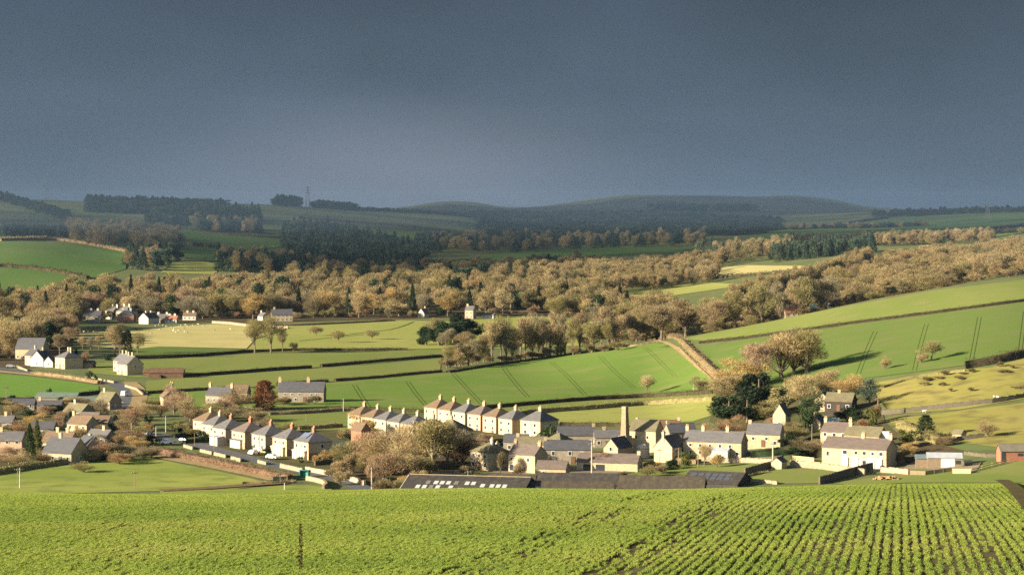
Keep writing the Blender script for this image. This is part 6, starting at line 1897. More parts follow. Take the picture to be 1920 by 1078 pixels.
# ------------------------------------------------------------------ hedges, walls, fences
def hedge(pts, h, w, hue, label, dens=5.0, dmin=480, dmax=4600, name='hedge', cat='hedge', sl=0.45, wd=0.09, group=None, leafy=False, seed=0):
    line = px_line(pts, dmin, dmax)
    r = np.random.default_rng(500 + seed + len(label))
    V, F = [], []
    P = []
    for a, b in zip(line[:-1], line[1:]):
        L = (b - a).length
        if L < 0.05:
            continue
        t = (b - a) / L
        nx, ny = -t.y, t.x
        n = max(2, int(L * dens * (h + w)))
        s = r.random(n)
        # points over the two faces and the top
        k = r.random(n) * (2 * h + w)
        off = np.where(k < h, -w / 2, np.where(k > h + w, w / 2, k - h - w / 2)) + r.normal(0, 0.08 * w, n)
        hh = h * (1 + 0.16 * np.sin(s * L / 3.7 + a.x) + 0.10 * np.sin(a.y + s * L / 1.3))
        z = np.where(k < h, k, np.where(k > h + w, 2 * h + w - k, h)) / h * hh * 0.95 + r.normal(0, 0.07, n)
        x = a.x + t.x * s * L + nx * off
        y = a.y + t.y * s * L + ny * off
        P.append(np.stack([x, y, z_at(x, y) + z], 1))
    P = np.concatenate(P)
    Dn = unit(r.normal(size=P.shape) + np.array([0, 0, 0.5]))
    V, F = slivers(P, Dn, sl, wd, r)
    # a dense core so that it stands as a body
    cv, cf = [], []
    pts2 = line
    for i, p in enumerate(pts2):
        t = pts2[min(i + 1, len(pts2) - 1)] - pts2[max(i - 1, 0)]
        nn = Vector((-t.y, t.x, 0)).normalized()
        for (o_, z_) in ((-0.42, -0.6), (-0.40, 0.72), (0.0, 0.86), (0.40, 0.72), (0.42, -0.6)):
            q = p + nn * (o_ * w * r.uniform(.85, 1.1))
            zz = z_ * h * r.uniform(.88, 1.08) if z_ > 0 else z_
            cv.append((q.x, q.y, zs(q.x, q.y) + zz))
    m = len(pts2)
    for i in range(m - 1):
        for k in range(4):
            b0 = i * 5 + k
            cf.append((b0, b0 + 1, b0 + 6))
            cf.append((b0, b0 + 6, b0 + 5))
    cf += [(0, 1, 2), (0, 2, 3), (0, 3, 4)]
    e = (m - 1) * 5
    cf += [(e, e + 2, e + 1), (e, e + 3, e + 2), (e, e + 4, e + 3)]
    off = len(V)
    V = np.concatenate([V, np.array(cv)])
    F = np.concatenate([F, np.array(cf) + off])
    me = np_mesh(name, V, F, M_LEAF if leafy else M_TWIG)
    o = link(bpy.data.objects.new(name, me))
    o.color = (*HUES[hue], 1)
    return tag(o, label, cat, group)


def wall(pts, h, label, material=None, w=0.5, dmin=480, dmax=2600, name='stone_wall', cat='wall', group=None, step=1.5):
    """dry stone wall: uneven courses, cope stones standing proud"""
    line = px_line(pts, dmin, dmax, smooth=False)
    P = [line[0]]
    for p in line[1:]:
        n = max(1, int((p - P[-1]).length / step))
        a = P[-1].copy()
        for j in range(1, n + 1):
            P.append(a.lerp(p, j / n))
    r = random.Random(len(label))
    m = MB()
    vs, fs = [], []
    for i, p in enumerate(P):
        t = P[min(i + 1, len(P) - 1)] - P[max(i - 1, 0)]
        nn = Vector((-t.y, t.x, 0)).normalized()
        z = zs(p.x, p.y)
        hh = h * r.uniform(0.90, 1.08)
        for (o_, z_) in ((-.55, -.8), (-.5, hh * .5), (-.40, hh), (.40, hh), (.5, hh * .5), (.55, -.8)):
            q = p + nn * (o_ * w * r.uniform(.9, 1.12))
            vs.append((q.x, q.y, z + z_))
    for i in range(len(P) - 1):
        for k in range(5):
            fs.append((i * 6 + k, i * 6 + k + 1, i * 6 + k + 7, i * 6 + k + 6))
    e = (len(P) - 1) * 6
    fs += [tuple(range(5, -1, -1)), tuple(e + k for k in range(6))]
    m.add(vs, fs)
    root = m.build(name, material or STONE, None)
    tag(root, label, cat, group)
    c = MB()
    for i in range(len(P) - 1):
        a, b = P[i], P[i + 1]
        q = (a + b) / 2
        t = (b - a).normalized()
        nn = Vector((-t.y, t.x, 0))
        z = zs(q.x, q.y) + h * r.uniform(.98, 1.04)
        l, ww, hh = (b - a).length * .42, w * .5, .14 * r.uniform(.7, 1.4)
        pts8 = [(q + t * (sx * l) + nn * (sy * ww)) for sx, sy in ((-1, -1), (1, -1), (1, 1), (-1, 1))]
        c.add([(p.x, p.y, z - .05) for p in pts8] + [(p.x, p.y, z + hh) for p in pts8], [(0, 1, 5, 4), (1, 2, 6, 5), (2, 3, 7, 6), (3, 0, 4, 7), (4, 5, 6, 7)])
    o = c.build('cope', material or STONE, root)
    return root


H = hedge
H([(248, 673), (330, 671), (400, 666), (460, 661), (560, 658), (680, 658), (765, 657)], 1.8, 2.0, 'hedge', 'dark hedge below the straw pasture and the yellow parkland', 3)
H([(300, 709), (400, 703), (520, 694), (583, 690)], 1.7, 1.8, 'hedge', 'left length of the upper long hedge across the green valley fields', 3.5)
H([(602, 688), (660, 683), (740, 676), (830, 669)], 1.7, 1.8, 'hedgebrown', 'right length of the upper long hedge across the green valley fields', 3.5)
H([(275, 739), (330, 735), (400, 731), (463, 727)], 1.5, 1.6, 'hedgebrown', 'left length of the lower long hedge above the wheat field', 3.5)
H([(520, 722), (560, 719), (615, 716)], 1.5, 1.6, 'hedge', 'middle length of the lower long hedge above the wheat field', 3.5)
H([(628, 715), (690, 711), (760, 704), (828, 698)], 1.5, 1.6, 'hedgebrown', 'right length of the lower long hedge above the wheat field', 3.5)
H([(612, 768), (700, 771), (800, 775), (850, 771), (960, 762), (1100, 750), (1220, 744), (1338, 737)], 1.7, 2.2, 'hedge', 'long hedge along the foot of the bright wheat field', 3.5)
H([(960, 781), (1010, 774), (1100, 768), (1200, 759), (1338, 751)], 2.0, 2.4, 'olive', 'parallel hedge between the grass strip and the yellow paddock', 3.5)
H([(1050, 798), (1100, 799), (1165, 800)], 1.6, 2.0, 'hedge', 'dark hedge at the bottom of the yellow paddock behind the farm', 3.5)
H([(1312, 644), (1400, 635), (1500, 621), (1600, 607), (1750, 588), (1930, 564), (2010, 552)], 1.4, 1.2, 'hedgeshade', 'long shade-coloured hedge dividing the two fields of the right hillside', 3.5, dmax=1300)
H([(1236, 633), (1262, 637), (1284, 650), (1318, 680), (1352, 712)], 2.2, 2.8, 'brown', 'broad brown hedge bank on the right side of the grass track', 2.6, dmax=1400)
H([(1272, 652), (1300, 679), (1338, 714)], 0.6, 1.2, 'tan', 'pale dead grass edge on the left side of the grass track', 4, dmax=1400)
H([(288, 848), (330, 857), (390, 868), (440, 880), (490, 891), (545, 901)], 2.1, 2.4, 'lane', 'long brown hedge along the lane in front of the front row', 7)
H([(-30, 893), (60, 878), (110, 871), (150, 866), (215, 858), (288, 848)], 1.8, 2.2, 'olive', 'olive hedge between the left village gardens and the meadow', 6)
H([(60, 702), (120, 708), (186, 720)], 1.8, 2.2, 'brown', 'brown hedge between the far road and the lush field', 4)
H([(-30, 752), (60, 751), (120, 746), (188, 737)], 1.6, 2.0, 'hedge', 'dark hedge along the lower side of the lush field', 4)
H([(330, 811), (350, 808), (366, 806)], 1.7, 1.6, 'darkgreen', 'uppermost clipped garden hedge left of the front row', 6, leafy=True)
H([(325, 822), (350, 819), (380, 816)], 1.7, 1.6, 'darkgreen', 'middle clipped garden hedge left of the front row', 6, leafy=True)
H([(345, 833), (370, 830), (400, 826)], 1.7, 1.6, 'darkgreen', 'lowest clipped garden hedge left of the front row', 6, leafy=True)
H([(505, 778), (560, 776), (640, 770), (665, 769)], 1.3, 1.6, 'brown', 'low hedge in front of the long shaded cottage', 4)
H([(560, 806), (600, 804), (640, 800)], 1.6, 2.0, 'brown', 'brown hedge at the bottom of the light green paddock', 5)
H([(1810, 690), (1850, 684), (1885, 676), (1930, 664)], 2.8, 5.0, 'hedge', 'dark gorse scrub along the edge of the deep green field', 3, name='gorse', cat='gorse')
H([(1655, 728), (1690, 715), (1740, 704), (1810, 696)], 0.8, 1.6, 'olive', 'low rough growth on the upper edge of the rough pasture', 3)
H([(1150, 655), (1200, 648), (1238, 641)], 1.4, 2.2, 'brown', 'brown hedge along the brow of the bright wheat field', 3.5)
H([(840, 699), (920, 686), (1000, 675), (1080, 664), (1150, 656)], 1.2, 2.4, 'hedge', 'dark hedge bottom beneath the strip of trees', 3.5)
H([(1240, 862), (1290, 868), (1310, 869)], 1.6, 2.4, 'brown', 'brown garden hedge in front of the cream gable-fronted house', 6)
H([(1262, 843), (1290, 846), (1300, 850)], 2.4, 2.6, 'green', 'green garden hedge beside the cream gable-fronted house', 6, leafy=True)
H([(1410, 858), (1440, 857), (1475, 852)], 2.2, 3.5, 'darkgreen', 'dark green garden hedge below the lit cottage', 5, leafy=True)
H([(1476, 848), (1505, 850), (1530, 858)], 2.6, 4.5, 'hedge', 'dark shrubbery left of the long farmhouse', 5)
H([(1690, 800), (1730, 818), (1765, 832)], 2.4, 4.0, 'olive', 'olive shrub bank behind the corrugated sheds', 4)
H([(640, 824), (660, 826), (690, 828)], 1.8, 2.0, 'darkgreen', 'dark green hedge behind the nearest front-row house', 5, leafy=True)
H([(672, 826), (690, 824), (700, 823)], 2.0, 2.5, 'yellowgreen', 'yellow-green garden hedge below the garden sheds', 5, leafy=True)
H([(1440, 886), (1400, 893), (1395, 896)], .6, 1.0, 'olive', 'low grass bank at the corner of the right barns', 5)
H([(455, 908), (500, 908), (555, 905)], 0.9, 1.2, 'brown', 'rough brown growth at the end of the stubble bank', 6)
H([(820, 905), (850, 902), (900, 900)], 1.4, 2.0, 'brown', 'brown growth behind the rooflit barn', 5)
# far hill hedges
for pts, hue, lab in [([(300, 424), (400, 440), (545, 449)], 'hedge', 'hedge along the top of the shaded green hill field'),
                      ([(335, 457), (420, 467), (545, 494)], 'hedge', 'long sloping hedge below the shaded green hill field'),
                      ([(0, 501), (60, 505), (110, 512), (165, 524)], 'hedge', 'broken hedge across the rounded left hill field'),
                      ([(0, 452), (90, 449), (160, 457), (240, 474)], 'brown', 'brown hedge along the brow of the rounded left hill field'),
                      ([(560, 410), (700, 421), (880, 439)], 'hedge', 'dark hedge along the foot of the dun moor'),
                      ([(1445, 433), (1560, 424), (1665, 409)], 'hedge', 'dark hedge high on the right shaded hillside'),
                      ([(1640, 455), (1700, 450), (1800, 438), (1925, 423)], 'hedge', 'long dark hedge low on the right shaded hillside')]:
    H(pts, 4.0, 5.0, hue, lab, 0.5, 1800, 5500, sl=1.6, wd=0.4)
H([(1320, 524), (1400, 519), (1530, 506)], 3.0, 4.0, 'hedge', 'dark hedge below the pale straw field', 1.0, 1700, 3000, sl=1.2, wd=0.3)
H([(470, 613), (560, 611), (650, 607), (740, 602)], 1.6, 2.0, 'brown', 'brown hedge between the parkland and the wood edge', 2.0)

FIELDSTONE = mat('lichened_field_stone', (0.285, 0.235, 0.155), (0.215, 0.175, 0.115), 1.2, c3=(0.15, 0.125, 0.085), scale2=2.5)
WALL_DK = mat('weathered_shade_stone', (0.115, 0.097, 0.068), (0.085, 0.072, 0.052), 0.8, c3=(0.07, 0.07, 0.045), scale2=3.0)  # mossy dark stone; also holds the shade of unlit walls in its colour
wall([(574, 884), (600, 889), (640, 897), (684, 911)], 1.3, 'bright cream stone wall along the right side of the lane', STONE_PALE, 0.7)
wall([(575, 900), (592, 903), (606, 907), (612, 913), (606, 918)], 1.1, 'curved stone wall round the corner of the near meadow', FIELDSTONE, 0.7)
wall([(1318, 866), (1360, 867), (1400, 867), (1448, 869)], 1.2, 'pale stone wall in front of the terrace cottages', FIELDSTONE)
wall([(1482, 874), (1540, 879), (1590, 886), (1622, 891)], 1.6, 'long pale dry stone wall left of the long farmhouse', FIELDSTONE)
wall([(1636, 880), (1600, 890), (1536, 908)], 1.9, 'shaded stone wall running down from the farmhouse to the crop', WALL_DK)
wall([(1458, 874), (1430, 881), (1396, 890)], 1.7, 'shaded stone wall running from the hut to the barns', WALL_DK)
wall([(1390, 905), (1420, 904), (1458, 908)], 0.8, 'low stone wall at the edge of the crop right of the barns', FIELDSTONE)
wall([(1652, 885), (1680, 887), (1704, 890)], 1.3, 'brick and stone garden wall at the corner of the long farmhouse', mat('pinkish_brick', (0.36, 0.24, 0.17), (0.30, 0.19, 0.13), 1.2))
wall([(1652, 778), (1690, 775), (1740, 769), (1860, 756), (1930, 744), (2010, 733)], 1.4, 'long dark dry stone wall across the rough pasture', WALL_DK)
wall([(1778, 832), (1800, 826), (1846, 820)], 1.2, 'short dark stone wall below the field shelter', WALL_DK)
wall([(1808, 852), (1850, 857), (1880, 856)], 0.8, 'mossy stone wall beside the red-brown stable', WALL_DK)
wall([(398, 606), (430, 608), (470, 613), (540, 616)], 1.5, 'pale stone wall along the top of the sheep pasture', FIELDSTONE)
wall([(345, 838), (362, 843)], 0.8, 'first buff garden wall of the front row from the road junction', FIELDSTONE)
wall([(376, 847), (398, 852)], 0.8, 'second buff garden wall of the front row from the road junction', FIELDSTONE)
wall([(402, 853), (424, 858)], 0.8, 'third buff garden wall of the front row from the road junction', FIELDSTONE)
wall([(434, 861), (452, 866)], 0.9, 'fourth buff garden wall of the front row from the road junction', FIELDSTONE)
wall([(484, 869), (500, 873)], 1.0, 'pale garden wall left of the white parked car', FIELDSTONE)
wall([(526, 878), (568, 887)], 1.3, 'pale garden wall below the solar-panelled house', FIELDSTONE)
wall([(590, 873), (625, 868), (645, 862)], 1.2, 'dark stone wall right of the solar-panelled house', WALL_DK)
wall([(812, 897), (850, 893), (884, 893)], 1.5, 'grey stone yard wall behind the rooflit barn', STONE_GREY)
wall([(1405, 856), (1440, 852), (1460, 846)], 1.2, 'dark stone wall at the gable of the terrace cottages', WALL_DK)
wall([(160, 709), (200, 716), (214, 719)], 0.9, 'pale stone wall at the inside of the road bend', FIELDSTONE)
wall([(32, 689), (52, 697)], 0.9, 'pale roadside wall below the stone chapel', FIELDSTONE)
wall([(1082, 632), (1110, 633), (1132, 636)], 1.8, 'bright yard wall below the small white house', WHITE, 1.0)
wall([(235, 726), (256, 732), (268, 742)], 1.0, 'pale roadside wall on the outer side of the bend', FIELDSTONE)


def fence(pts, label, h=1.2, step=2.4, material=WOOD, rails=3, dmax=1000, board=False):
    line = px_line(pts, 480, dmax, smooth=False)
    P = [line[0]]
    for p in line[1:]:
        n = max(1, int((p - P[-1]).length / step))
        a = P[-1].copy()
        for j in range(1, n + 1):
            P.append(a.lerp(p, j / n))
    root = empty('fence', P[0], 0, label, 'fence')
    o0 = P[0]
    for p in P:
        add_obj('post', cached(('fpost', h, material.name), lambda: MB().box(-.07, .07, -.07, .07, -.5, h + .1).mesh('post', material)), root, (p.x - o0.x, p.y - o0.y, zs(p.x, p.y) - o0.z))
    for a, b in zip(P[:-1], P[1:]):
        for k in range(rails):
            z = h * (k + .6) / rails
            th = h / rails * (.46 if board else .2)
            q, s = Vector((a.x - o0.x, a.y - o0.y, zs(a.x, a.y) - o0.z + z)), Vector((b.x - o0.x, b.y - o0.y, zs(b.x, b.y) - o0.z + z))
            t = (s - q).normalized()
            nn = Vector((-t.y, t.x, 0)) * .03
            v = []
            for c in (q, s):
                for sx, sz in ((-1, -1), (1, -1), (1, 1), (-1, 1)):
                    v.append(c + nn * sx + Vector((0, 0, th * sz)))
            MB().add(v, [(0, 1, 2, 3), (7, 6, 5, 4), (0, 4, 5, 1), (1, 5, 6, 2), (2, 6, 7, 3), (3, 7, 4, 0)]).build('rail', material, root)
    return root


PALEWOOD = mat('pale_new_timber', (0.38, 0.31, 0.17), (0.32, 0.26, 0.14), 1.0)
fence([(1786, 888), (1820, 888)], 'pale timber slat fence below the white-doored shed', 1.3, 2.4, PALEWOOD, 4, board=True)
fence([(1706, 890), (1735, 891), (1785, 884)], 'dark timber fence between garden wall and pale slat fence', 1.1, 2.4, WOOD, 3, board=True)
fence([(512, 902), (540, 901), (562, 899)], 'green-painted fence at the lane corner', 1.2, 2.4, mat('green_paint', (0.035, 0.10, 0.06)), 3, board=True)
fence([(1486, 862), (1508, 864), (1526, 866)], 'pale timber garden fence right of the little hut', 1.2, 2.2, PALEWOOD, 3, board=True)
fence([(1822, 886), (1860, 876), (1890, 868)], 'thin wire and post fence climbing right of the sheds', 1.1, 3.0, PALEWOOD, 2)

# ------------------------------------------------------------------ poles
POLEW = mat('pale_pole_timber', (0.42, 0.37, 0.26), (0.35, 0.30, 0.21), 2.0)
POLED = mat('brown_pole_timber', (0.20, 0.155, 0.105), (0.16, 0.12, 0.08), 2.0)


def pole(px, py, hpx, label, d=None, material=POLEW, arm=True, group=None, lamp=False, r=0.14):
    P = at_d(px, d) if d else hit(px, py, 480, 2000)
    h = hpx * P.y / FPX
    root = empty('lamp_post' if lamp else 'utility_pole', P, 0.4, label, 'lamp post' if lamp else 'pole', group)
    MB().tube([(0, 0, -1), (0, 0, h)], [r * 1.15, r * .8], 8).build('shaft', material, root)
    if lamp:
        MB().tube([(0, 0, h - .1), (0.3, 0, h + .15), (0.9, 0, h + .2)], [.05, .05, .04], 6).build('arm', material, root)
        MB().box(.7, 1.3, -.16, .16, h + .1, h + .26).build('lamp_head', ZINC, root)
    elif arm:
        MB().box(-.9, .9, -.06, .06, h - .55, h - .42).build('crossarm', material, root)
        for x in (-.8, -.25, .25, .8):
            MB().tube([(x, 0, h - .42), (x, 0, h - .2)], [.05, .04], 6).build('insulator', WHITE, root)
    return root


pole(34, 0, 38, 'pale pole standing at the left edge of the near meadow', 630)
pole(30, 0, 30, 'thinner pole beside the pale one at the left of the meadow', 640, POLED, r=.1)
pole(250, 0, 34, 'slender pole in the middle of the near meadow', 628, POLED, r=.1)
pole(12, 752, 28, 'brown pole on the edge of the lush field', None, POLED)
pole(244.6, 0, 28, 'pale pole among the shrubs by the village road', 770)
pole(290.6, 0, 34, 'pale pole at the lane end of the long brown hedge', 748)
pole(309, 0, 31, 'pale pole on the pavement across the village road', 790)
pole(276, 0, 24, 'pale pole at the wall below the pinkish junction house', 850)
pole(644, 771, 24, 'pale pole on the paddock edge right of the long cottage')
pole(574, 790, 14, 'small leaning post in the light green paddock', 0, POLED, False, r=.1)
pole(1110, 0, 70, 'tallest pale pole standing in the farm courtyard', 650, r=.2)
pole(877, 0, 28, 'slim green-grey pole at the corner of the farmhouse garden', 636, r=.1)
pole(1238, 0, 36, 'slim brown pole against the cream gable', 680, POLED, r=.11)
pole(1273.6, 0, 37, 'brown pole between the gable house and the terrace cottages', 678, POLED, r=.16)
pole(1310, 0, 28, 'short pole in front of the terrace cottages', 672, POLED, False, r=.13)
pole(1450.6, 0, 50, 'tall pale pole beside the little hut', 655, r=.2)
pole(1524, 0, 34, 'pole among shrubs left of the older farmhouse', 715, POLED)
pole(1648, 0, 40, 'brown pole behind the right end of the older farmhouse', 742, POLED, r=.18)
pole(696, 0, 46, 'pale pole rising from brambles left of the rooflit barn', 622, r=.14)
pole(665, 0, 22, 'double-armed lamp post below the middle row of houses', 738, ZINC, lamp=True, r=.09)
pole(524, 0, 22, 'thin pole behind the green-painted fence', 640, POLED, r=.08)
pole(532, 0, 14, 'short white post at the edge of the near meadow', 626, WHITE, False, r=.12)
pole(363, 0, 26, 'lamp post beside the front gardens at the row middle', 742, POLED, lamp=True, r=.09)
pole(400, 0, 26, 'lamp post in front of the white front extension', 730, POLED, lamp=True, r=.09)
pole(1300, 735, 16, 'thin white post in the corner of the wheat field', None, WHITE, False, r=.1)


# ------------------------------------------------------------------ pylons on the skyline
STEEL = mat('weathered_steel', (0.10, 0.105, 0.11))


def pylon(px, d, h, label):
    P = at_d(px, d)
    root = empty('pylon', P, 0.3, label, 'pylon')
    m = MB()
    b, t = h * .11, h * .018
    lv_ = [0, .22, .42, .58, .72, .84, .95]
    for sx, sy in ((-1, -1), (1, -1), (1, 1), (-1, 1)):
        m.tube([(sx * b, sy * b, -1), (sx * t, sy * t, h)], [.28, .16], 4)
    for i in range(len(lv_) - 1):
        a, c = lv_[i], lv_[i + 1]
        ra, rc = b + (t - b) * a, b + (t - b) * c
        for (s1, s2) in (((-1, -1), (1, -1)), ((1, -1), (1, 1)), ((1, 1), (-1, 1)), ((-1, 1), (-1, -1))):
            m.tube([(s1[0] * ra, s1[1] * ra, a * h), (s2[0] * rc, s2[1] * rc, c * h)], .13, 3, False)
            m.tube([(s2[0] * ra, s2[1] * ra, a * h), (s1[0] * rc, s1[1] * rc, c * h)], .13, 3, False)
    m.build('tower', STEEL, root)
    for k, w_ in ((.66, .20), (.79, .26), (.92, .18)):
        MB().tube([(-w_ * h, 0, k * h + .02 * h), (0, 0, k * h), (w_ * h, 0, k * h + .02 * h)], [.1, .3, .1], 4).build('cross_arm', STEEL, root)
    return root


pylon(1852, 3900, 32, 'steel lattice pylon on the shaded hillside at the right')
pylon(577, 4800, 42, 'steel lattice pylon on the skyline between two plantations')
pylon(88, 4600, 36, 'steel lattice pylon on the skyline at the far left')


# ------------------------------------------------------------------ cars
def car_meshes(van):
    def mk():
        if van:
            prof = [(-2.3, .35), (-2.3, 1.9), (-2.2, 2.0), (1.0, 2.0), (1.7, 1.25), (2.25, 1.05), (2.35, .4)]
        else:
            prof = [(-2.05, .35), (-2.1, .85), (-1.75, .98), (-1.35, 1.42), (0.35, 1.45), (1.05, .98), (1.95, .82), (2.05, .4)]
        n = len(prof)
        w = .85
        vs = [(x, -w * (1 if z < 1.0 else .86), z) for x, z in prof] + [(x, w * (1 if z < 1.0 else .86), z) for x, z in prof]
        fs = [tuple(range(n)), tuple(range(2 * n - 1, n - 1, -1))] + [(i, n + i, n + (i + 1) % n, (i + 1) % n) for i in range(n)]
        body = MB().add(vs, fs).mesh('body')
        if van:
            g = MB().box(.55, 1.25, -.88, .88, 1.35, 1.85)
        else:
            g = MB().add([(-1.5, -.80, 1.02), (.85, -.80, 1.02), (.3, -.765, 1.38), (-1.25, -.765, 1.38), (-1.5, .80, 1.02), (.85, .80, 1.02), (.3, .765, 1.38), (-1.25, .765, 1.38)], [(0, 1, 2, 3), (7, 6, 5, 4), (0, 4, 5, 1), (1, 5, 6, 2), (2, 6, 7, 3), (3, 7, 4, 0)])
        gl = g.mesh('window_band', GLASS)
        wh = MB().tube([(0, -.1, 0), (0, .1, 0)], [.33, .33], 12).mesh('wheel', mat('tyre_rubber', (0.02, 0.02, 0.02)))
        return body, gl, wh
    return cached(('car', van), mk)


def car(px, d, rot, colr, label, van=False, lift=0.28):
    P = at_d(px, d, lift)
    root = empty('parked_van' if van else 'parked_car', P, math.radians(rot), label, 'van' if van else 'car')
    b, g, wh = car_meshes(van)
    o = add_obj('body', b, root)
    if not o.data.materials:
        o.data.materials.append(None)
    o.material_slots[0].link = 'OBJECT'
    o.material_slots[0].material = mat('car_paint_%s' % colr, {'white': (.72, .72, .72), 'red': (.30, .03, .03), 'grey': (.16, .19, .18), 'blue': (.06, .10, .2), 'black': (.03, .03, .035), 'silver': (.42, .44, .46)}[colr], rough=.3, spec=.5)
    o2 = add_obj('window_band', g, root)
    if not van:
        o2.scale = (1, 1.03, 1)
    for sx in (-1.3, 1.3):
        for sy in (-.8, .8):
            add_obj('wheel', wh, root, (sx, sy, .33))


car(510, 703, -38, 'white', 'white car parked below the drainpiped front-row house')
car(475, 716, 62, 'white', 'white car on the drive below the brick-walled house')
car(275, 780, 70, 'silver', 'big pale car parked at the village junction')
car(281, 800, 75, 'red', 'dark red car behind the big pale car')
car(310, 748, 20, 'white', 'white car with a dark screen at the lane end')
car(232, 945, 80, 'white', 'white van on the road inside the bend', True)
car(219, 905, 10, 'silver', 'silver car parked by the dark stone house')
car(208, 893, 8, 'white', 'white van parked by the dark stone house', True)
car(1735, 655, 10, 'grey', 'grey-green car parked left of the white-doored shed')
car(295, 1058, 5, 'white', 'white car beside the rusty barns')
car(18, 1120, 10, 'silver', 'silver car on the far road at the left edge')
car(1396, 700, 25, 'blue', 'blue car at the gable of the terrace cottages')
car(345, 752, -30, 'black', 'black car by the front gardens')

# ------------------------------------------------------------------ sheep
def sheep_mesh():
    m = MB()
    # body, neck and head as one skin: rings along the spine
    ring = [(-.62, .62, .06), (-.58, .66, .22), (-.3, .68, .33), (.1, .68, .34), (.42, .70, .29), (.58, .82, .17), (.70, .95, .13), (.84, .93, .12), (.98, .84, .07)]
    pts = [(x, 0, z) for x, z, r_ in ring]
    m.tube(pts, [r_ for x, z, r_ in ring], 10)
    for x in (-.4, .38):
        for y in (-.16, .16):
            m.tube([(x, y, .5), (x + .02, y, .26), (x, y, -.03)], [.09, .055, .045], 6)
    for y in (-1, 1):
        m.tube([(.80, y * .08, 1.0), (.78, y * .22, .98)], [.05, .02], 5)
    return m.mesh('sheep', mat('wool', (0.50, 0.46, 0.36), (0.42, 0.38, 0.30), 3.0), True)


SM = sheep_mesh()
sp = [(292, 613), (298, 611), (306, 612), (312, 614), (322, 616), (326, 619), (330, 625), (336, 614), (340, 612), (345, 617), (348, 611), (352, 613), (346, 624), (351, 626), (362, 612), (372, 610), (382, 613), (402, 621), (432, 619), (284, 628), (300, 620), (325, 622), (335, 622), (150, 625), (158, 624), (165, 625), (176, 624)]
for i, (px, py) in enumerate(sp):
    P = hit(px, py, 480, 1750)
    P.z += .2
    o = bpy.data.objects.new('sheep', SM)
    o.location = P
    o.rotation_euler = (0, 0, RNG.uniform(0, 6.28))
    link(o)
    tag(o, 'white sheep grazing on the pale straw pasture' if px > 200 else 'white sheep at the narrow left end of the straw pasture', 'sheep', 'sheep on the straw pasture' if px > 200 else 'sheep at the left end of the pasture')
for px, py, lab in [(1733, 775, 'lone white sheep beside the long dark wall'), (1864, 748, 'left sheep of the pair high on the rough pasture'), (1871, 749, 'right sheep of the pair high on the rough pasture')]:
    P = hit(px, py, 480, 900)
    P.z += .15
    o = bpy.data.objects.new('sheep', SM)
    o.location = P
    o.rotation_euler = (0, 0, RNG.uniform(0, 6.28))
    link(o)
    tag(o, lab, 'sheep', 'sheep on the rough pasture')

# ------------------------------------------------------------------ log pile by the crop
P = at_d(1665, 622, .1)
r = empty('log_pile', P, math.radians(-8), 'low heap of orange-brown logs in the grass behind the crop', 'log pile')
LOGM = [mat('fresh_log', (0.42, 0.26, 0.12), (0.34, 0.20, 0.09), 3.0), mat('old_log', (0.24, 0.15, 0.085), (0.19, 0.12, 0.07), 3.0)]
for i in range(44):
    ly = RNG.integers(0, 3)
    x = RNG.uniform(-3.3 + ly * .8, 3.3 - ly * .8)
    o = MB().tube([(-.7, 0, 0), (.7, 0, 0)], [RNG.uniform(.12, .2)] * 2, 7).build('log', LOGM[i % 2], r)
    o.location = (x, RNG.uniform(-.8 + ly * .25, .8 - ly * .25), .15 + ly * .3)
    o.rotation_euler = (RNG.uniform(-.15, .15), RNG.uniform(-.15, .15), RNG.uniform(-.6, .6) + (1.5 if i % 3 == 0 else 0))

# teal bus shelter at the lane corner
P = at_d(570, 655)
r = empty('bus_shelter', P, math.radians(-20), 'small teal shelter at the lane corner', 'shelter')
TEAL = mat('teal_paint', (0.06, 0.22, 0.19))
MB().box(-1.3, 1.3, .55, .62, -.3, 2.1).build('back_panel', TEAL, r)
MB().box(-1.3, -1.23, -.6, .55, -.3, 2.1).build('side_panel', TEAL, r)
MB().box(1.23, 1.3, -.6, .55, -.3, 2.1).build('side_panel', TEAL, r)
MB().box(-1.45, 1.45, -.75, .75, 2.1, 2.2).build('roof', mat('teal_roof', (0.05, 0.17, 0.15)), r)

# dry dock stalk standing up out of the crop, close by
P = hit(563, 1074, near=True)
hs = 92 * P.y / FPX
r = empty('dock_stalk', P, 0.4, 'dry dark dock stalk standing in the near crop', 'weed')
DRY = mat('dry_dock', (0.060, 0.034, 0.020), (0.085, 0.050, 0.028), 12.0)
MB().tube([(0, 0, -.05), (.012, 0, hs * .5), (.004, 0, hs)], [.008, .006, .003], 6).build('stem', DRY, r)
for k in range(13):
    z = hs * (.12 + .86 * k / 12)
    m = MB()
    rr = np.random.default_rng(k)
    for q in range(16):
        a, b = rr.uniform(0, 6.28), rr.uniform(.008, .034 - .012 * k / 12)
        x, y, zz = b * math.cos(a), b * math.sin(a), rr.uniform(-.022, .022)
        m.add([(x - .006, y, zz - .008), (x + .006, y + .004, zz - .008), (x, y - .004, zz + .012)], [(0, 1, 2)])
    o = m.build('seed_cluster', DRY, r)
    o.location = (.012 * (1 - abs(z / hs - .5) * 2), 0, z)
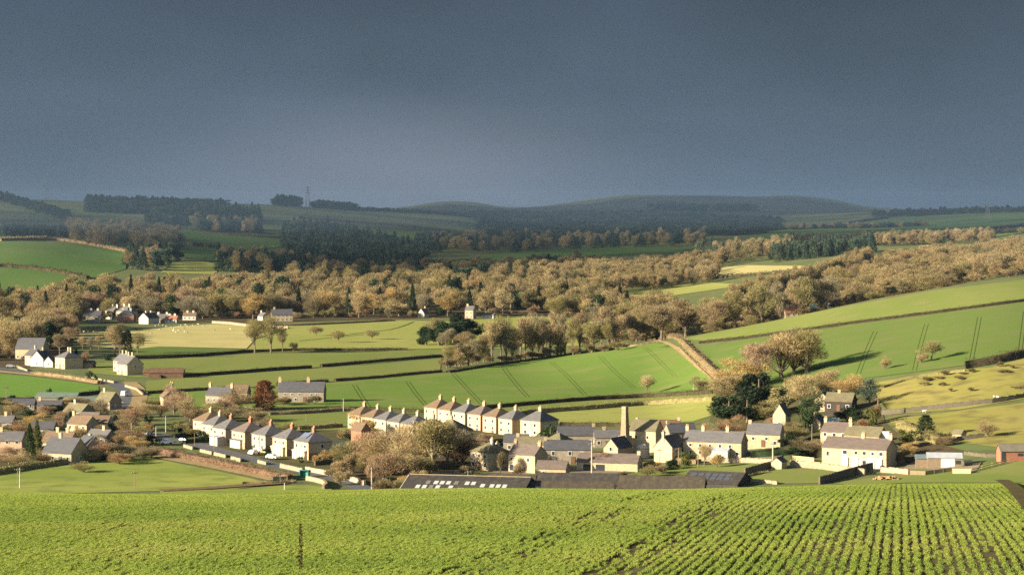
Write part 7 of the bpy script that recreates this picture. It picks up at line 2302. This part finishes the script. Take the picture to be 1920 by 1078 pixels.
# ------------------------------------------------------------------ the storm cloud whose shadow lies on the far hills
def vapour():
    # thin enough in places to let some sun through
    m = bpy.data.materials.new('storm_cloud_vapour')
    m.use_nodes = True
    t = m.node_tree
    for n in list(t.nodes):
        t.nodes.remove(n)
    o = N(t, 'ShaderNodeOutputMaterial')
    co = N(t, 'ShaderNodeTexCoord')
    no = N(t, 'ShaderNodeTexNoise')
    no.inputs['Scale'].default_value = 0.0022
    no.inputs['Detail'].default_value = 4.0
    t.links.new(co.outputs['Object'], no.inputs['Vector'])
    r = N(t, 'ShaderNodeMapRange')
    r.inputs['From Min'].default_value = 0.35
    r.inputs['From Max'].default_value = 0.68
    r.inputs['To Min'].default_value = 0.38
    r.inputs['To Max'].default_value = 0.72
    t.links.new(no.outputs['Fac'], r.inputs['Value'])
    d = N(t, 'ShaderNodeBsdfDiffuse')
    d.inputs['Color'].default_value = (0.75, 0.77, 0.82, 1)
    tr = N(t, 'ShaderNodeBsdfTransparent')
    mx = N(t, 'ShaderNodeMixShader')
    t.links.new(r.outputs[0], mx.inputs[0])
    t.links.new(d.outputs[0], mx.inputs[1])
    t.links.new(tr.outputs[0], mx.inputs[2])
    t.links.new(mx.outputs[0], o.inputs['Surface'])
    return m


def build_cloud():
    HC = 1150.0
    off = HC / math.tan(SUN_EL)
    ox, oy = math.cos(SUN_T) * off, math.sin(SUN_T) * off
    us = np.linspace(-900, 3000, 150)
    edge = np.interp(us, [-900, -300, 240, 330, 420, 560, 800, 1000, 1200, 1450, 1700, 2200, 3000], [3300, 3250, 3150, 2720, 2480, 2440, 2560, 2720, 2830, 2950, 3040, 3100, 3100])
    edge = edge + 70 * np.sin(us / 61.0) + 45 * np.sin(us / 23.0 + 1)
    ts = np.linspace(0, 1, 90)
    Y = edge[None, :] * (12450.0 / edge[None, :]) ** ts[:, None]
    X = (us[None, :] - 960) / FPX * Y
    cx, cy = X - ox, Y - oy
    lump = 22 * np.sin(cx / 210.0) * np.sin(cy / 260.0 + 1) + 14 * np.sin(cx / 77.0 + cy / 91.0) + 8 * np.sin(cx / 33.0 - cy / 41.0)
    rim = np.clip(np.minimum(ts, 1 - ts) / 0.06, 0, 1)[:, None] * np.clip(np.minimum(np.arange(150), np.arange(149, -1, -1)) / 8.0, 0, 1)[None, :]
    zb = HC + lump * 0.6 + 25 * (1 - rim)
    zt = HC + 30 + 160 * np.sqrt(rim) + lump * 2
    n, m = Y.shape
    V = np.concatenate([np.stack([cx.ravel(), cy.ravel(), zb.ravel()], 1), np.stack([cx.ravel(), cy.ravel(), zt.ravel()], 1)])
    i = np.arange(n - 1)[:, None] * m + np.arange(m - 1)[None, :]
    Fb = np.stack([i, i + m, i + 1 + m, i + 1], -1).reshape(-1, 4)
    Ft = np.stack([i, i + 1, i + 1 + m, i + m], -1).reshape(-1, 4) + n * m
    loop = list(range(m)) + [k * m + m - 1 for k in range(1, n)] + list(range((n - 1) * m + m - 2, (n - 1) * m - 1, -1)) + [k * m for k in range(n - 2, 0, -1)]
    Fs = np.array([(a, b, b + n * m, a + n * m) for a, b in zip(loop, loop[1:] + loop[:1])])
    me = np_mesh('storm_cloud', V, np.concatenate([Fb, Ft, Fs]), vapour())
    me.polygons.foreach_set('use_smooth', [True] * len(me.polygons))
    o = link(bpy.data.objects.new('storm_cloud', me))
    tag(o, 'dark storm cloud overhead whose shadow falls on the far hills', 'cloud', kind='structure')


build_cloud()


# ------------------------------------------------------------------ the air
def build_haze():
    m = bpy.data.materials.new('damp_air')
    m.use_nodes = True
    t = m.node_tree
    for n in list(t.nodes):
        t.nodes.remove(n)
    o = N(t, 'ShaderNodeOutputMaterial')
    v = N(t, 'ShaderNodeVolumePrincipled')
    v.inputs['Color'].default_value = (0.40, 0.64, 1.0, 1)
    v.inputs['Density'].default_value = HAZE
    v.inputs['Anisotropy'].default_value = 0.2
    t.links.new(v.outputs[0], o.inputs['Volume'])
    zmin, zmax = 1e9, -1e9
    for ob in bpy.data.objects:
        if ob.type == 'MESH' and ob.name.startswith('ground'):
            zz = np.empty(len(ob.data.vertices) * 3, np.float32)
            ob.data.vertices.foreach_get('co', zz)
            zmin, zmax = zz[2::3].min(), zz[2::3].max()
    top = max(zmax + 45, CAMZ + 25)
    b = MB().box(-8200, 8200, -200, 12800, float(zmin) - 1.5, float(top)).build('haze', m)
    tag(b, 'thin damp air lying over the whole valley', 'haze', kind='stuff')


HAZE = 4.4e-5
if HAZE > 0:
    build_haze()
# ------------------------------------------------------------------ labels: tell look-alike trees apart by their place
by = {}
for o in bpy.data.objects:
    if o.parent is None and o.get('category') in ('tree', 'shrub', 'bush'):
        by.setdefault(o['label'], []).append(o)
ORD = ['second', 'third', 'fourth', 'fifth', 'sixth', 'seventh', 'eighth', 'ninth', 'tenth']
for lab, obs in by.items():
    n = len(obs)
    if n < 2:
        continue
    obs.sort(key=lambda o: o.location.x / o.location.y)
    for i, o in enumerate(obs):
        if n == 2:
            w_ = ('left one of two', 'right one of two')[i]
        else:
            w_ = 'leftmost' if i == 0 else 'rightmost' if i == n - 1 else ORD[min(i - 1, 8)] + ' from left'
        new = lab + ', ' + w_
        if len(new.split()) <= 16:
            o['label'] = new
